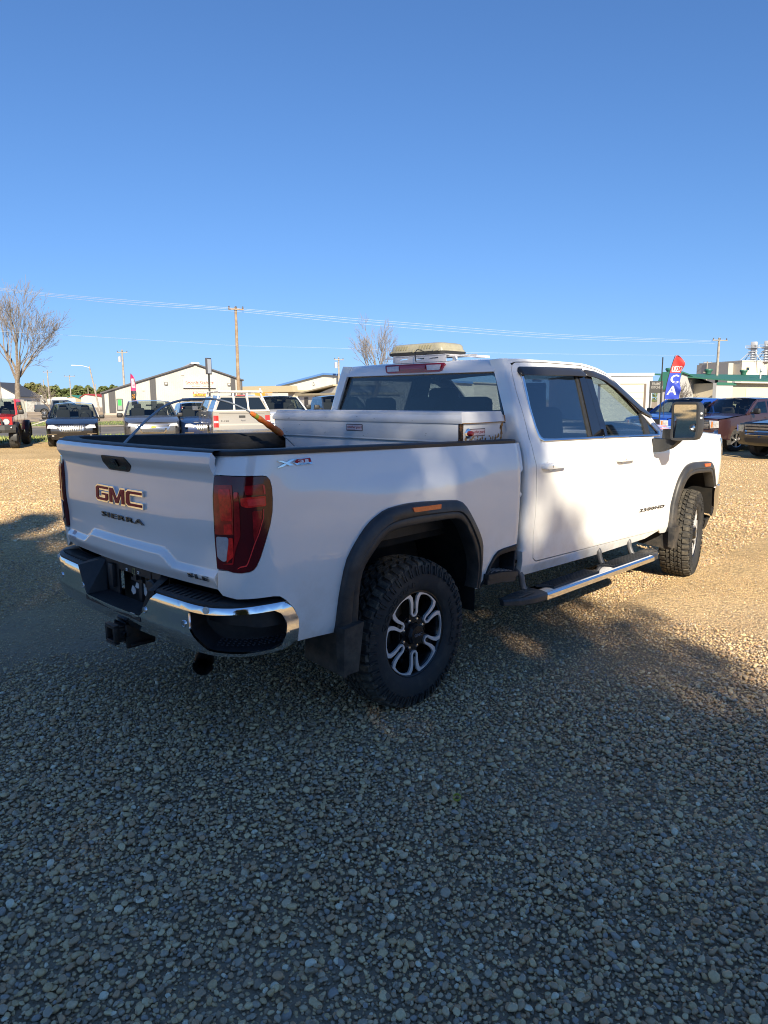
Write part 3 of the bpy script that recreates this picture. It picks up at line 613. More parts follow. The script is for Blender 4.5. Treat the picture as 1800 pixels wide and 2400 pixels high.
    gl('division_bar', [(2.875,1.40),(2.965,1.40),(2.955,1.53),(2.93,1.565),(2.86,1.60),(2.872,1.55)], BLKP, fd, -.004, .014, .004)
    gl('quarter_glass', [(2.965,1.398),(2.95,1.54),(3.02,1.483),(3.085,1.44),(3.095,1.396)], TINT, fd, -.010)
    # bright window surround
    tr_ = MB(); out = [(1.206,1.86),(1.195,1.643),(1.207,1.51),(1.222,1.455),(1.235,1.437),(1.270,1.420),(1.6,1.414),(2.106,1.406)]
    inn = [(1.236,1.86),(1.216,1.643),(1.226,1.52),(1.240,1.472),(1.252,1.456),(1.282,1.440),(1.6,1.433),(2.106,1.424)]
    def strip(out, inn, nm, par):
        mb = MB()
        for k in range(len(out)):
            for (w_, d) in ((0,.0),(0,.007),(.25,.010),(.75,.010),(1,.006),(1,-.012)):
                p = Vector(out[k]).lerp(Vector(inn[k]), w_); q = Vector(dsf(*p)); mb.v.append(Vector((sx*(q.x+d), q.y, q.z)))
            if k: mb.f += [((k-1)*6+i, (k-1)*6+i+1, k*6+i+1, k*6+i) for i in range(5)]
        mb.f += [tuple(range(6)), tuple(range(len(out)*6-6, len(out)*6))]; mb.build(nm, CHROME, par, ang=40)
    strip(out, inn, 'window_trim', rd)
    strip([(2.118,1.406),(2.6,1.397),(3.05,1.386),(3.116,1.386),(3.135,1.42)], [(2.118,1.424),(2.6,1.415),(3.04,1.404),(3.098,1.404),(3.11,1.43)], 'window_trim', fd)
    # visors
    VIS = mat('visor_smoke', (.022,.022,.024), rough=.32, coat=.15, spec=.4)
    def visor(top, bot, par):
        mb = MB(); n = len(top)
        for k in range(n):
            for (w_, d) in ((0,.002),(.03,.010),(.5,.022),(.94,.026),(1,.022),(1,.016),(.3,.004)):
                p = Vector(top[k]).lerp(Vector(bot[k]), w_); q = Vector(dsf(*p)); mb.v.append(Vector((sx*(q.x+d*(.4 if k in (0, n-1) else 1)), q.y, q.z)))
            if k: mb.f += [((k-1)*7+i, (k-1)*7+i+1, k*7+i+1, k*7+i) for i in range(6)]
        mb.f += [tuple(range(7)), tuple(range(n*7-7, n*7))]; mb.build('rain_visor', VIS, par, ang=50)
    visor([(1.178,1.878),(1.19,1.898),(1.215,1.909),(1.5,1.917),(1.83,1.921),(2.02,1.919),(2.058,1.908),(2.070,1.90)], [(1.180,1.858),(1.19,1.853),(1.219,1.852),(1.5,1.856),(1.83,1.860),(2.03,1.860),(2.066,1.862),(2.074,1.866)], rd)
    visor([(2.088,1.906),(2.110,1.914),(2.24,1.907),(2.402,1.875),(2.575,1.814),(2.745,1.724),(2.90,1.64),(3.050,1.568),(3.075,1.555)], [(2.092,1.866),(2.11,1.860),(2.187,1.857),(2.341,1.832),(2.484,1.779),(2.650,1.691),(2.82,1.60),(3.02,1.545),(3.06,1.545)], fd)
    # handles
    for (y0, z0, par) in ((1.19,1.262,rd),(2.252,1.243,fd)):
        x = flank(y0+.14, z0); mb = MB()
        hp = rnd([(y0,z0-.017),(y0+.06,z0-.020),(y0+.27,z0-.022),(y0+.275,z0+.012),(y0+.06,z0+.022),(y0,z0+.018)], .012)
        for k, (dd, sc) in enumerate(((0,1),(.030,1),(.040,.93),(.043,.8))):
            cy = y0+.14; mb.v += [Vector((sx*(flank(cy+(a-cy)*sc, b)+dd), cy+(a-cy)*sc, z0+(b-z0)*sc)) for a, b in hp]
        n = len(hp)
        for k in range(3): mb.f += [(k*n+i, k*n+(i+1) % n, (k+1)*n+(i+1) % n, (k+1)*n+i) for i in range(n)]
        mb.f.append(tuple(range(3*n, 4*n))); hdl = mb.build('door_handle', PAINT, par, ang=50)
        mb = MB(); mb.lathe([(0,.078),(.004,.076),(.002,.06),(-.012,.045),(-.015,0)], 28, (0,0,0), 'x'); mb.xf(Matrix.Translation((sx*(x+.002), y0+.145, z0+.002)) @ Matrix.Diagonal((sx,1,.56,1))); mb.build('handle_cup', PAINT, hdl, ang=50)
        MB().box((sx*(x+.045), y0+.075, z0),(.004,.012,.014),.002).build('key_button', CHROME, hdl)
    if sx > 0:
        text_mesh('series_badge', '2500HD', BADGE, fd, lambda a, b, d: Vector((flank(2.765+a, .776+b)+.001+d, 2.765+a, .775+b-.018*a*1.6)), .49, .027, .007, spacing=1.15, bold=.014, shear=.35)
    else:
        text_mesh('series_badge', '2500HD', BADGE, fd, lambda a, b, d: Vector((-flank(3.255-a, .776+b)-.001-d, 3.255-a, .775+b)), .49, .027, .007, spacing=1.15, bold=.014)
    # front fender
    fo = [(a, b) for a, b in inset2(FOF+[(4.455,.4),(3.375,.4)], .025)[:len(FOF)]]
    fe = [(3.198,.571),(3.333,.712),(3.392,.857),(3.380,1.05),(3.356,1.20),(3.372,1.392),(3.7,1.387),(4.1,1.371),(4.5,1.345),(4.56,1.338),(4.56,.84)]+fo[::-1]+[(3.36,.52),(3.25,.53)]
    panel('front_fender', fe, lambda y, z: (flank(y, z), y, z), PAINT, T, step=.05, thick=.02, sx=sx)
for sx in (1, -1): apan(sx)
# back wall, back glass, roof, windscreen, bonnet
panel('cab_back', [(-.86,.66),(.86,.66),(.86,1.545),(-.86,1.545)], lambda x, z: (x, 1.043+.032*max(0,(z-1.5)/.4), z), PAINT, T, step=.2, thick=.02, ref=(0,-1,0))
bgf = lambda x, z: (x, 1.063+.128*(z-1.613)-.012*(1-(x/.75)**2), z)
bgl = panel('back_window', rnd([(-.80,1.53),(.80,1.53),(.702,1.872),(-.702,1.872)], .03), bgf, TINTR, T, step=.12, thick=.005, off=0, ref=(0,-1,0))
panel('window_seal', rnd([(-.812,1.515),(.812,1.515),(.712,1.885),(-.712,1.885)], .03), bgf, GLOSSB, bgl, step=.1, thick=.006, off=-.008, ref=(0,-1,0), holes=[rnd([(-.775,1.55),(.775,1.55),(.685,1.855),(-.685,1.855)], .03)])
lipk = pchip([(1.060,0.),(1.066,.30),(1.075,.55),(1.10,.84),(1.13,.95),(1.19,1.)])
def roofp(u, v):
    ye = 1.060+(2.40-1.060)*v; yc = 1.060+(2.55-1.060)*v; y = yc+(ye-yc)*u*u
    zr = RLf(ye); xe = gh(ye, min(zr, 1.955))-.003; xx = u*xe*(1-.085*sst(1.14,1.06,y)); crown = .010+.034*sst(1.15,2.1,y)
    return Vector((xx, y, 1.876+(zr+crown*(1-abs(u)**3.0)-1.876)*lipk(y)))
mb = MB(); mb.grid(roofp, frange(-1,1,49), [0,.002,.0045,.008,.013,.02,.03,.042,.056,.075]+frange(.1,1,22)); mb.add([roofp(u, 0)+Vector((0,.035,-.004)) for u in frange(-1,1,49)]+[roofp(u, 0) for u in frange(-1,1,49)], [(i,i+1,50+i,49+i) for i in range(48)])
ROOF = mb.build('roof', PAINT, T, ang=60)
mb = MB(); mb.grid(lambda u, v: roofp(u*.94, .08+v*.9)-Vector((0,0,.05)), frange(-1,1,9), frange(0,1,9)); mb.build('headliner', LINER, T)
def wsp(u, v):
    ye = 2.40+1.02*v; yc = 2.55+1.22*v; ze = RLf(ye); zc = 1.966-.53*v-.03*sin(pi*v)*0
    return Vector((u*(gh(ye, ze)-.006), yc+(ye-yc)*u*u, (ze-.004)+( zc-ze)*(1-abs(u)**2.6)))
mb = MB(); mb.grid(wsp, frange(-1,1,21), frange(0,1,15)); mb.build('windscreen', WSH, T, ang=60)
def hoodp(u, v):
    ye = 3.42+1.16*v; yc = 3.72+1.24*v; xe = flank(ye, 1.37)-.006; ze = 1.398-.048*v; y = yc+(ye-yc)*u*u
    dome = .062*(1-abs(u)**3)+.016*sst(.62,.5,abs(u)); return Vector((u*xe, y, ze+dome*(1-.6*v**3)-.05*max(0, v-.9)/.1*(1-u*u)))
mb = MB(); mb.grid(hoodp, frange(-1,1,41), frange(0,1,20)); mb.build('bonnet', PAINT, T, ang=60)
MB().grid(lambda u, v: wsp(u, 1)+(hoodp(u, 0)-wsp(u, 1))*v-Vector((0,0,.012)), frange(-1,1,15), frange(0,1,3)).build('cowl', BLKP, T)
# nose
_fp = [(.985,4.42),(.978,4.52),(.962,4.64),(.93,4.73),(.87,4.81),(.76,4.87),(.5,4.93),(.25,4.955),(0,4.96)]
_fs = [0.]
for _i in range(1, len(_fp)): _fs.append(_fs[-1]+(Vector(_fp[_i])-Vector(_fp[_i-1])).length)
_nx = pchip([(s_, p[0]) for s_, p in zip(_fs, _fp)]); _ny = pchip([(s_, p[1]) for s_, p in zip(_fs, _fp)])
def nose(s_, z):
    o_ = _door(z-.01+.054)-.993; k = sst(.13,.48,s_); return (_nx(s_)+o_*(1-k), _ny(s_)+o_*k-.03*sst(1.15,1.4,z)*k, z)
SE = _fs[-1]; HL = [(.15,1.30),(.55,1.285),(.53,1.12),(.23,1.11),(.175,1.16)]
for sx in (1, -1):
    panel('nose_panel', [(.14,.84),(SE,.84),(SE,1.34),(.14,1.338)], nose, PAINT, T, step=.06, thick=.02, ref=(.6,1,0), sx=sx, holes=[HL])
    h_ = panel('headlamp', HL, nose, mat('headlamp_lens', (.30,.31,.33), rough=.08, metal=.6, coat=1, var=.5, vscale=25), T, step=.05, thick=.05, off=.006, ref=(.6,1,0), sx=sx)
    panel('lamp_frame', inset2(HL, -.008), nose, CHROME, h_, step=.05, thick=.01, off=.004, ref=(.6,1,0), sx=sx, holes=[inset2(HL, .004)])
    bmp = panel('front_bumper', rnd([(.04,.835),(SE,.80),(SE,.50),(.30,.50),(.12,.52),(.05,.62)], .03), lambda a, b: (nose(a, b)[0]+.012-.10*max(0,.62-b), nose(a, b)[1]+.03-.25*max(0,.62-b), b), CHROME, T, step=.05, thick=.02, ref=(.6,1,0), sx=sx)
    panel('air_dam', rnd([(.06,.50),(SE,.49),(SE,.36),(.40,.36),(.15,.40)], .02), lambda a, b: (nose(a, .55)[0]-.03-.25*(.5-b), nose(a, .55)[1]-.04-.35*(.5-b), b), BLKP, T, step=.08, thick=.02, ref=(.6,1,0), sx=sx)
mb = MB(); mb.box((0,4.95,1.08),(1.15,.06,.42),.03); gr = mb.build('grille', CHROME, T)
for k in range(6): MB().box((0,4.985,.92+.065*k),(1.05,.02,.04),.006).build('grille_slat', GLOSSB, gr)
# cabin
CB = empty('cabin'); CB.parent = T
mb = MB()
for sx in (1, -1):
    mb.box((sx*.42,2.30,1.02),(.54,.54,.16),.06); mb.box((sx*.42,2.00,1.33),(.52,.16,.62),.06, Matrix.Rotation(.18, 3, 'X')); mb.box((sx*.42,1.93,1.70),(.28,.10,.19),.04, Matrix.Rotation(.1, 3, 'X'))
mb.build('front_seats', SEAT, CB)
mb = MB(); mb.box((0,1.45,.98),(1.55,.55,.16),.06); mb.box((0,1.24,1.28),(1.55,.15,.60),.05, Matrix.Rotation(.15, 3, 'X'))
for x in (-.45,0,.45): mb.box((x,1.19,1.63),(.28,.10,.17),.04)
mb.build('rear_seat', SEAT, CB)
mb = MB(); mb.box((0,3.20,1.20),(1.7,.50,.35),.08); mb.box((0,2.1,.80),(1.8,2.1,.06)); mb.box((0,2.45,1.05),(.28,.8,.3),.04); mb.build('dashboard', SEAT, CB)
mb = MB(); mb.lathe([(-.015,.185),(0,.20),(.015,.185),(0,.17)], 28, (0,0,0), 'y', True); mb.box((0,0,0),(.34,.03,.05),.01); mb.box((0,0,-.08),(.05,.03,.16),.01); mb.xf(Matrix.Translation((-.42,2.80,1.30)) @ Matrix.Rotation(-.4, 4, 'X')); mb.build('steering_wheel', BLKP, CB)
mb = MB(); mb.box((0,2.66,1.80),(.26,.03,.08),.015); mb.box((0,2.72,1.86),(.02,.12,.02)); mb.build('interior_mirror', BLKP, CB)
for sx in (1, -1): MB().box((sx*.90,2.1,1.10),(.05,2.0,.56),.02).build('door_trim', SEAT, CB)
# third brake lamp
def hb(x, z): return (x, 1.062-.010*(1-(x/.3)**2)+.012*max(0,(z-1.93))/.02, z)
b3 = panel('high_brake_lamp', rnd([(-.285,1.950),(.285,1.950),(.268,1.895),(.245,1.888),(-.245,1.888),(-.268,1.895)], .01), hb, mat('brake_lens_red', (.32,.006,.012), rough=.08, coat=1), ROOF, step=.06, thick=.03, ref=(0,-1,0))
CL = mat('brake_lens_clear', (.62,.58,.58), rough=.1, coat=1, var=.15, vscale=50)
for x0, x1 in ((-.258,-.13),(.13,.258)): panel('cargo_lens', rnd([(x0,1.936),(x1,1.936),(x1-.008*(1 if x0 > 0 else -0),1.902),(x0+.01,1.902)], .006), hb, CL, b3, step=0, thick=.004, off=.004, ref=(0,-1,0))
panel('brake_strip', rnd([(-.12,1.936),(.12,1.936),(.12,1.914),(-.12,1.914)], .005), hb, mat('brake_lens_pink', (.42,.07,.09), rough=.1, coat=1), b3, step=0, thick=.004, off=.004, ref=(0,-1,0))
# ---------------------------------------------------------------- wheels (axle along x, outer face +x)
def build_wheel():
    W = empty('wheel'); 
    tyre = MB(); ro = .410; prof = [(-.10,.232),(-.118,.245),(-.134,.28),(-.140,.32),(-.136,.355),(-.128,.380),(-.116,.398),(-.09,ro-.006),(-.05,ro-.003),(0,ro-.002),(.05,ro-.003),(.09,ro-.006),(.116,.398),(.128,.380),(.136,.355),(.140,.32),(.136,.285),(.128,.262),(.120,.248),(.112,.243),(.10,.232)]
    tyre.lathe(prof, 72, close=True); ty = tyre.build('tyre', RUB, W, ang=50)
    # tread blocks
    mb = MB(); NP = 44
    def blk(a0, a1, x0, x1, r0, h, skew=0., tap=.0, roundx=0):
        P = []
        for rr_ in (r0, r0+h):
            for (a, x) in ((a0, x0),(a1, x0),(a1, x1),(a0, x1)):
                k = 1 if rr_ > r0 else 0; aa = a+skew*(x-x0); s_ = (tap*k)
                aa += s_*(1 if a == a0 else -1)*.5; xx = x+(.003*k if x == x0 else -.003*k)
                rad = rr_-roundx*max(0, abs(xx)-.085)**2*9
                P.append((xx, rad*cos(aa), rad*sin(aa)))
        mb.hexa(P)
    for i in range(NP):
        a = 2*pi*i/NP; d = 2*pi/NP
        for sg in (1, -1):
            off = 0 if sg > 0 else d*.5
            sh = .006 if i % 2 else 0
            blk(a+off+.08*d, a+off+.84*d, sg*.070 if sg > 0 else -.126-sh, .126+sh if sg > 0 else -.070, ro-.014, .022, .25*sg, .02, 1)
            blk(a+off+.20*d, a+off+.62*d, sg*.128 if sg > 0 else -.139, .139 if sg > 0 else -.128, ro-.055, .034, 0, .03) 
            blk(a+off+.10*d+.3*d, a+off+1.0*d+.18*d, sg*.036 if sg > 0 else -.064, .064 if sg > 0 else -.036, ro-.012, .022, 1.3*sg, .02)
        blk(a+.05*d, a+.85*d, -.030, .000, ro-.012, .023, 1.6, .02); blk(a+.5*d, a+1.3*d, .004, .032, ro-.012, .023, -1.6, .02)
    mb.build('tread', TREAD, ty, ang=25)
    # side blocks: outlined lugs on the outer sidewall
    mb = MB()
    for i in range(NP):
        a = 2*pi*(i+.3)/NP
        for da in (-.022, .022):
            M = Matrix.Rotation(a+da, 4, 'X') @ Matrix.Translation((.1385, 0, .366)) @ Matrix.Rotation(-.28, 4, 'Y')
            mb.add([M @ Vector(p) for p in ((-.006,-.0035,-.026),(.0035,-.0035,-.026),(.0035,.0035,-.026),(-.006,.0035,-.026),(-.006,-.0055,.022),(.0045,-.0055,.022),(.0045,.0055,.022),(-.006,.0055,.022))], [(3,2,1,0),(4,5,6,7),(0,1,5,4),(1,2,6,5),(2,3,7,6),(3,0,4,7)])
    mb.build('sidewall_lugs', RUB, ty, ang=25)['kind'] = 'stuff'
    for tx, a0, wd in (('GOODYEAR', 2.85, .36), ('WRANGLER', .55, .30)):
        text_mesh('sidewall_lettering', tx, RUB, ty, lambda a, b, d: Vector((.1385+d-.10*max(0,(.30-(.282+b)))*.3, (.282+b)*cos(a0-a/.30), (.282+b)*sin(a0-a/.30))), wd, .030, .004)
    # rim
    Rr = .243
    mb = MB(); mb.lathe([(-.10,.232),(-.095,.215),(-.02,.205),(.03,.215),(.085,.222),(.098,.236),(.104,.243),(.112,.243),(.112,.238),(.106,.232),(.09,.226)], 56)
    mb.lathe([(.0,.0),(.0,.20),(-.03,.205)], 40); rim = mb.build('rim', RIMB, W, ang=40)
    mb = MB(); mb.lathe([(.02,.05),(.02,.165),(.005,.17)], 40); mb.build('brake_disc', mat('brake_iron', (.12,.11,.10), rough=.5, metal=.7), W, ang=40)
    mb = MB()
    def pol(r, a, x): return Vector((x, r*cos(a), r*sin(a)))
    for k in range(6):
        a = 2*pi*k/6+pi/2
        # black spoke body
        n_in, n_out = .095, .17
        for (x0, x1) in ((.045,.088),):
            pr = [(.07,-.62),(.105,-.30),(.15,-.20),(.205,-.235),(.228,-.245),(.228,.245),(.205,.235),(.15,.20),(.105,.30),(.07,.62)]
            top = [pol(r, a+t, x1+.006*(r/.24)) for r, t in pr]; bot = [pol(r, a+t*1.05, x0) for r, t in pr]; n = len(pr)
            # the pocket between the arms
            mb.add(bot+top, [tuple(range(n-1,-1,-1))]+[(i, (i+1) % n, n+(i+1) % n, n+i) for i in range(n)]+[(n+0,n+1,n+8,n+9),(n+1,n+2,n+7,n+8)])
            pk = [(.118,-.055),(.118,.055),(.15,.105),(.222,.15),(.222,-.15),(.15,-.105)]
            top2 = [pol(r, a+t, .098) for r, t in pk]; low = [pol(r, a+t*.9, .062) for r, t in pk]; n2 = 6
            mb.add(top2+low, [(i, (i+1) % n2, n2+(i+1) % n2, n2+i) for i in range(n2)]+[tuple(range(n2, 2*n2))])
    mb.build('spokes', RIMB, rim, ang=25, fix=False)
    mb = MB()
    for k in range(6):
        a = 2*pi*k/6+pi/2
        L_ = [(.103,.0,.0055),(.105,.100,.0055),(.121,.170,.0065),(.150,.132,.0080),(.178,.120,.0098),(.206,.140,.0120),(.2285,.205,.0120),(.2325,.33,.0095),(.2335,.44,.0080),(.2335,.5236,.0080)]
        for sg in (1, -1):
            pts = [pol(r, a+sg*t, .101+.004*min(1, r/.2)) for r, t, _ in L_]; n = len(pts); A = []; B = []
            for i in range(n):
                tt = (pts[min(i+1, n-1)]-pts[max(i-1, 0)]); nn = Vector((0, -tt.z, tt.y)).normalized(); w_ = L_[i][2]
                A.append(pts[i]+nn*w_); B.append(pts[i]-nn*w_)
            V = A+B+[p-Vector((.012,0,0)) for p in A]+[p-Vector((.012,0,0)) for p in B]
            mb.add(V, [(i,i+1,n+i+1,n+i) for i in range(n-1)]+[(i,i+1,2*n+i+1,2*n+i) for i in range(n-1)]+[(n+i,n+i+1,3*n+i+1,3*n+i) for i in range(n-1)])
    mb.build('machined_face', MACH, rim, ang=25)
    mb = MB(); mb.lathe([(.04,.115),(.085,.105),(.085,.10),(.062,.095),(.062,.0)], 40); mb.build('hub_flange', RIMB, rim, ang=30)
    for k in range(8):
        a = 2*pi*(k+.5)/8; c_ = pol(.0825, a, 0); MB().lathe([(.06,.012),(.09,.011),(.096,.008),(.098,0)], 6, c_).build('lug_nut', CHROME, rim, ang=30)
    mb = MB(); mb.lathe([(.06,.062),(.11,.060),(.128,.052),(.130,.0)], 8); cap = mb.build('centre_cap', RIMB, rim, ang=20)
    text_mesh('cap_lettering', 'GMC', mat('cap_grey', (.12,.12,.13), rough=.3), cap, lambda a, b, d: Vector((.130+d, (a-.032), (b-.0085))), .064, .017, .003, bold=.02)
    return W
W0 = build_wheel()
for i, (x, y, st) in enumerate(((.848,0,0),(.848,4.037,.205),(-.848,0,0),(-.848,4.037,.205))):
    W_ = W0 if i == 0 else copy_tree(W0)
    W_.parent = T; W_.location = (x, y, .418); W_.rotation_euler = (.35*i, 0, 0)
    M = Matrix.Rotation(st+(pi if x < 0 else 0), 4, 'Z') @ Matrix.Rotation((.0, 1.1, .4, 2.)[i], 4, 'X'); W_.rotation_euler = M.to_euler()
# ---------------------------------------------------------------- mirrors, running boards
for sx in (1, -1):
    MR = empty('side_mirror'); MR.parent = T
    def bb(c_, d, b_, rot=None): return MB().box((sx*c_[0], c_[1], c_[2]), d, b_, rot, 3)
    mb = MB(); cs = rnd([(-.105,-.150),(.098,-.140),(.108,-.06),(.100,.150),(-.085,.150),(-.105,.135)], .03, 5); n = len(cs)
    for yy, sc in ((0,1),(.012,1.03),(.09,1.02),(.15,.86),(.175,.6)):
        mb.v += [Vector((sx*(1.258+a*sc+.004*(yy > .1)), 2.865+yy, 1.517+b*sc)) for a, b in cs]
    for k in range(4): mb.f += [(k*n+i, k*n+(i+1) % n, (k+1)*n+(i+1) % n, (k+1)*n+i) for i in range(n)]
    mb.f.append(tuple(range(4*n, 5*n)))
    ic = inset2(cs, .016); mb.v += [Vector((sx*(1.258+a), 2.865, 1.517+b)) for a, b in ic]+[Vector((sx*(1.258+a), 2.885, 1.517+b)) for a, b in ic]
    mb.f += [(i, (i+1) % n, 5*n+(i+1) % n, 5*n+i) for i in range(n)]+[(5*n+i, 5*n+(i+1) % n, 6*n+(i+1) % n, 6*n+i) for i in range(n)]
    hdm = mb.build('mirror_housing', FLARE, MR, ang=40)
    mb = MB(); ic2 = inset2(cs, .018); t_ = [(Vector((sx*(1.258+a), 2.884+.17*a-.055*b, 1.517+b))) for a, b in ic2]; t2 = [p+Vector((0,.006,0)) for p in t_]
    mb.add(t_+t2, [tuple(range(n)), tuple(range(2*n-1, n-1, -1))]+[(i, (i+1) % n, n+(i+1) % n, n+i) for i in range(n)])
    mb.build('mirror_glass', mat('mirror_silver', (.86,.88,.88), rough=.02, metal=1.), MR, ang=20)
    mb = MB(); mb.lathe([(-.024,.0),(-.024,.022),(-.020,.030),(0,.032)], 24, (sx*1.325,2.892,1.470), 'y'); mb.build('spot_mirror_case', BLKP, MR, ang=40)
    mb = MB(); mb.lathe([(-.0265,.0),(-.0255,.012),(-.0245,.018)], 24, (sx*1.325,2.892,1.470), 'y'); mb.build('spot_mirror', MATS['mirror_silver'], MR, ang=40)
    mb = MB(); P_ = [(1.07,2.905,1.378),(1.20,2.905,1.368),(1.20,3.0,1.368),(1.07,3.0,1.378),(1.07,2.915,1.452),(1.20,2.905,1.455),(1.20,2.99,1.455),(1.07,2.99,1.452)]
    mb.hexa([(sx*a, b, c_) for a, b, c_ in P_]); mb.build('mirror_arm', BLKP, MR)
    mb = MB(); ring = [((.950,2.985),(1.372,1.285)),((.985,2.93),(1.372,1.262)),((1.06,2.895),(1.372,1.266)),((1.13,2.90),(1.372,1.295)),((1.17,2.925),(1.372,1.335)),((1.185,2.96),(1.37,1.365))]
    for (x, y), (zt, zb) in ring: mb.v += [Vector((sx*x, y, zt)), Vector((sx*x, y, zb)), Vector((sx*x, y+.10, zb)), Vector((sx*x, y+.10, zt))]
    for k in range(5): mb.f += [(k*4+i, k*4+(i+1) % 4, (k+1)*4+(i+1) % 4, (k+1)*4+i) for i in range(4)]
    mb.f += [(0,1,2,3), (20,21,22,23)]; mb.build('mirror_base', BLKP, MR, ang=30)
    for z in (1.58,1.545): MB().box((sx*1.368,2.91,z),(.012,.03,.018),.005).build('mirror_marker', mat('marker_clear', (.75,.76,.8), rough=.1, coat=1), MR)
    # running board
    RB = empty('running_board'); RB.parent = T
    def zr(y): return .468-.012*(y-1.1)
    mb = MB(); pr = [(.985,.0),(1.085,.0),(1.125,-.008),(1.134,-.022),(1.134,-.052),(1.12,-.060),(.99,-.055)]
    for k, y in enumerate((1.09,1.5,2.0,2.5,2.74)):
        mb.v += [Vector((sx*x, y, zr(y)+dz)) for x, dz in pr]
        if k: mb.f += [((k-1)*7+i, (k-1)*7+(i+1) % 7, k*7+(i+1) % 7, k*7+i) for i in range(7)]
    mb.f += [tuple(range(7)), tuple(range(28,35))]; mb.build('board_shell', CHROME, RB, ang=30)
    for y0, y1, tip in ((1.095,.735,-1),(2.735,2.975,1)):
        mb = MB()
        for k, t in enumerate((0,.35,.7,.92,1)):
            y = y0+(y1-y0)*t; ins = .095*t**2.5
            mb.v += [Vector((sx*(x-(ins if x > 1.05 else -.02*t**2) if 1 else x), y, zr(y)+dz*(1-.25*t**3)+.004)) for x, dz in pr]
            if k: mb.f += [((k-1)*7+i, (k-1)*7+(i+1) % 7, k*7+(i+1) % 7, k*7+i) for i in range(7)]
        mb.f += [tuple(range(7)), tuple(range(28,35))]; mb.build('end_cap', FLARE, RB, ang=30)
        for j in range(4):
            ym = (y0+y1)/2; MB().box((sx*(1.0+.028*j), ym, zr(ym)+.005), (.008, abs(y1-y0)*.5, .006), .002).build('cap_rib', FLARE, RB)
    for y0, y1 in ((1.20,1.84),(2.06,2.70)):
        mb = MB(); mb.hexa([(sx*x, y, zr(y)+dz) for dz in (-.004,.007) for x, y in ((.995,y0-.03),(1.10,y0+.03),(1.10,y1+.02),(.995,y1-.02))]); pd = mb.build('tread_pad', BLKP, RB)
        for j in range(6): MB().box((sx*(1.005+.017*j), (y0+y1)/2, zr((y0+y1)/2)+.009), (.006, y1-y0-.08, .006), .001, Matrix.Rotation(-.012, 3, 'X')).build('pad_rib', BLKP, pd)
    for y in (1.05,2.12,2.63):
        mb = MB(); mb.tube(spl([(sx*.90,y,.60),(sx*.955,y,.555),(sx*.968,y,.50),(sx*1.0,y,.445),(sx*1.06,y,.43)], 4), .021, 10); mb.build('board_bracket', mat('bracket_grey', (.11,.11,.115), rough=.5, metal=.2), RB, ang=50)
# ================================================================== tool box in the bed
TBM = mat('toolbox_white', (.66,.67,.69), rough=.48, spec=.4, col2=(.60,.60,.60), vscale=5, mixlo=.5, mixhi=.8)
RUST = mat('rust', (.20,.075,.02), rough=.9, col2=(.42,.25,.10), vscale=60, mixlo=.35, mixhi=.6)
TBX = empty('tool_box', (0,.70,1.44), 0, 'white steel cross-bed tool box with rusty right end, behind the cab window', 'tool box')
def tb(mb, nm, m_, ang=30, par=None):
    mb.v = [p-Vector((0,.70,1.44)) if par is None else p for p in mb.v]; return mb.build(nm, m_, TBX if par is None else par, ang)
mb = MB(); mb.box((0,.695,1.503),(1.764,.424,.110),.004); bdx = tb(mb, 'box_body', TBM)
mb = MB(); mb.box((0,.70,1.25),(1.56,.40,.40),.004); tb(mb, 'box_lower', TBM)
mb = MB(); pr = [(.476,1.556),(.474,1.566),(.474,1.580),(.480,1.592),(.494,1.604),(.497,1.619),(.505,1.623),(.895,1.623),(.903,1.619),(.906,1.604),(.916,1.592),(.922,1.580),(.922,1.556)]
n = len(pr)
for x, s_ in ((-.895,.0),(-.893,.0),(-.878,.0),(.878,.0),(.893,.0),(.895,.0)):
    for y, z in pr:
        k = 1-abs(z-1.56)/.07; xx = x if abs(x) > .88 else x
        lim = .895-.020*sst(1.585,1.61,z); mb.v.append(Vector((max(-lim, min(lim, x)), y, z)))
for k in range(5): mb.f += [(k*n+i, k*n+(i+1) % n, (k+1)*n+(i+1) % n, (k+1)*n+i) for i in range(n)]
mb.f += [tuple(range(n)), tuple(range(5*n, 6*n))]; tb(mb, 'box_lid', TBM, 30)
mb = MB(); mb.box((0,.489,1.448),(1.75,.012,.012),.002); tb(mb, 'lower_flange', TBM)
# right end: lock, labels, rust runs
mb = MB(); mb.box((.8835,.494,1.503),(.004,.020,.108)); mb.box((.874,.4825,1.503),(.016,.003,.108)); tb(mb, 'rust_seam', mat('rust_black', (.018,.012,.008), rough=.9, col2=(.22,.10,.04), vscale=90, mixlo=.5, mixhi=.62), 0)
rr_ = random.Random(3)
mb = MB()
for k in range(46):
    y = .515+.385*rr_.random()**1.3; z = 1.452+.03*rr_.random()**2; r = .003+.006*rr_.random()
    if k > 30: y = .885+.018*rr_.random(); z = 1.455+.09*rr_.random(); r *= 1.3
    mb.add([(.8826+.0004*(k % 5), y+r*cos(a)*(.6+.7*rr_.random()), z+r*1.3*sin(a)*(.6+.8*rr_.random())) for a in frange(0,5.3,7)], [tuple(range(7))])
tb(mb, 'rust_spots', RUST, 0)['kind'] = 'stuff'
mb = MB(); mb.tube([(.896,.480,1.558),(.897,.6,1.557),(.897,.8,1.558),(.896,.915,1.56)], .0022, 6); mb.tube([(.8975,.915,1.56),(.892,.912,1.60)], .003, 6); tb(mb, 'rust_edge', RUST, 40)
LBLK = mat('label_black', (.02,.016,.03), rough=.35); LPNK = mat('label_pale', (.62,.52,.56), rough=.4); LRD = mat('label_red', (.30,.03,.05), rough=.4)
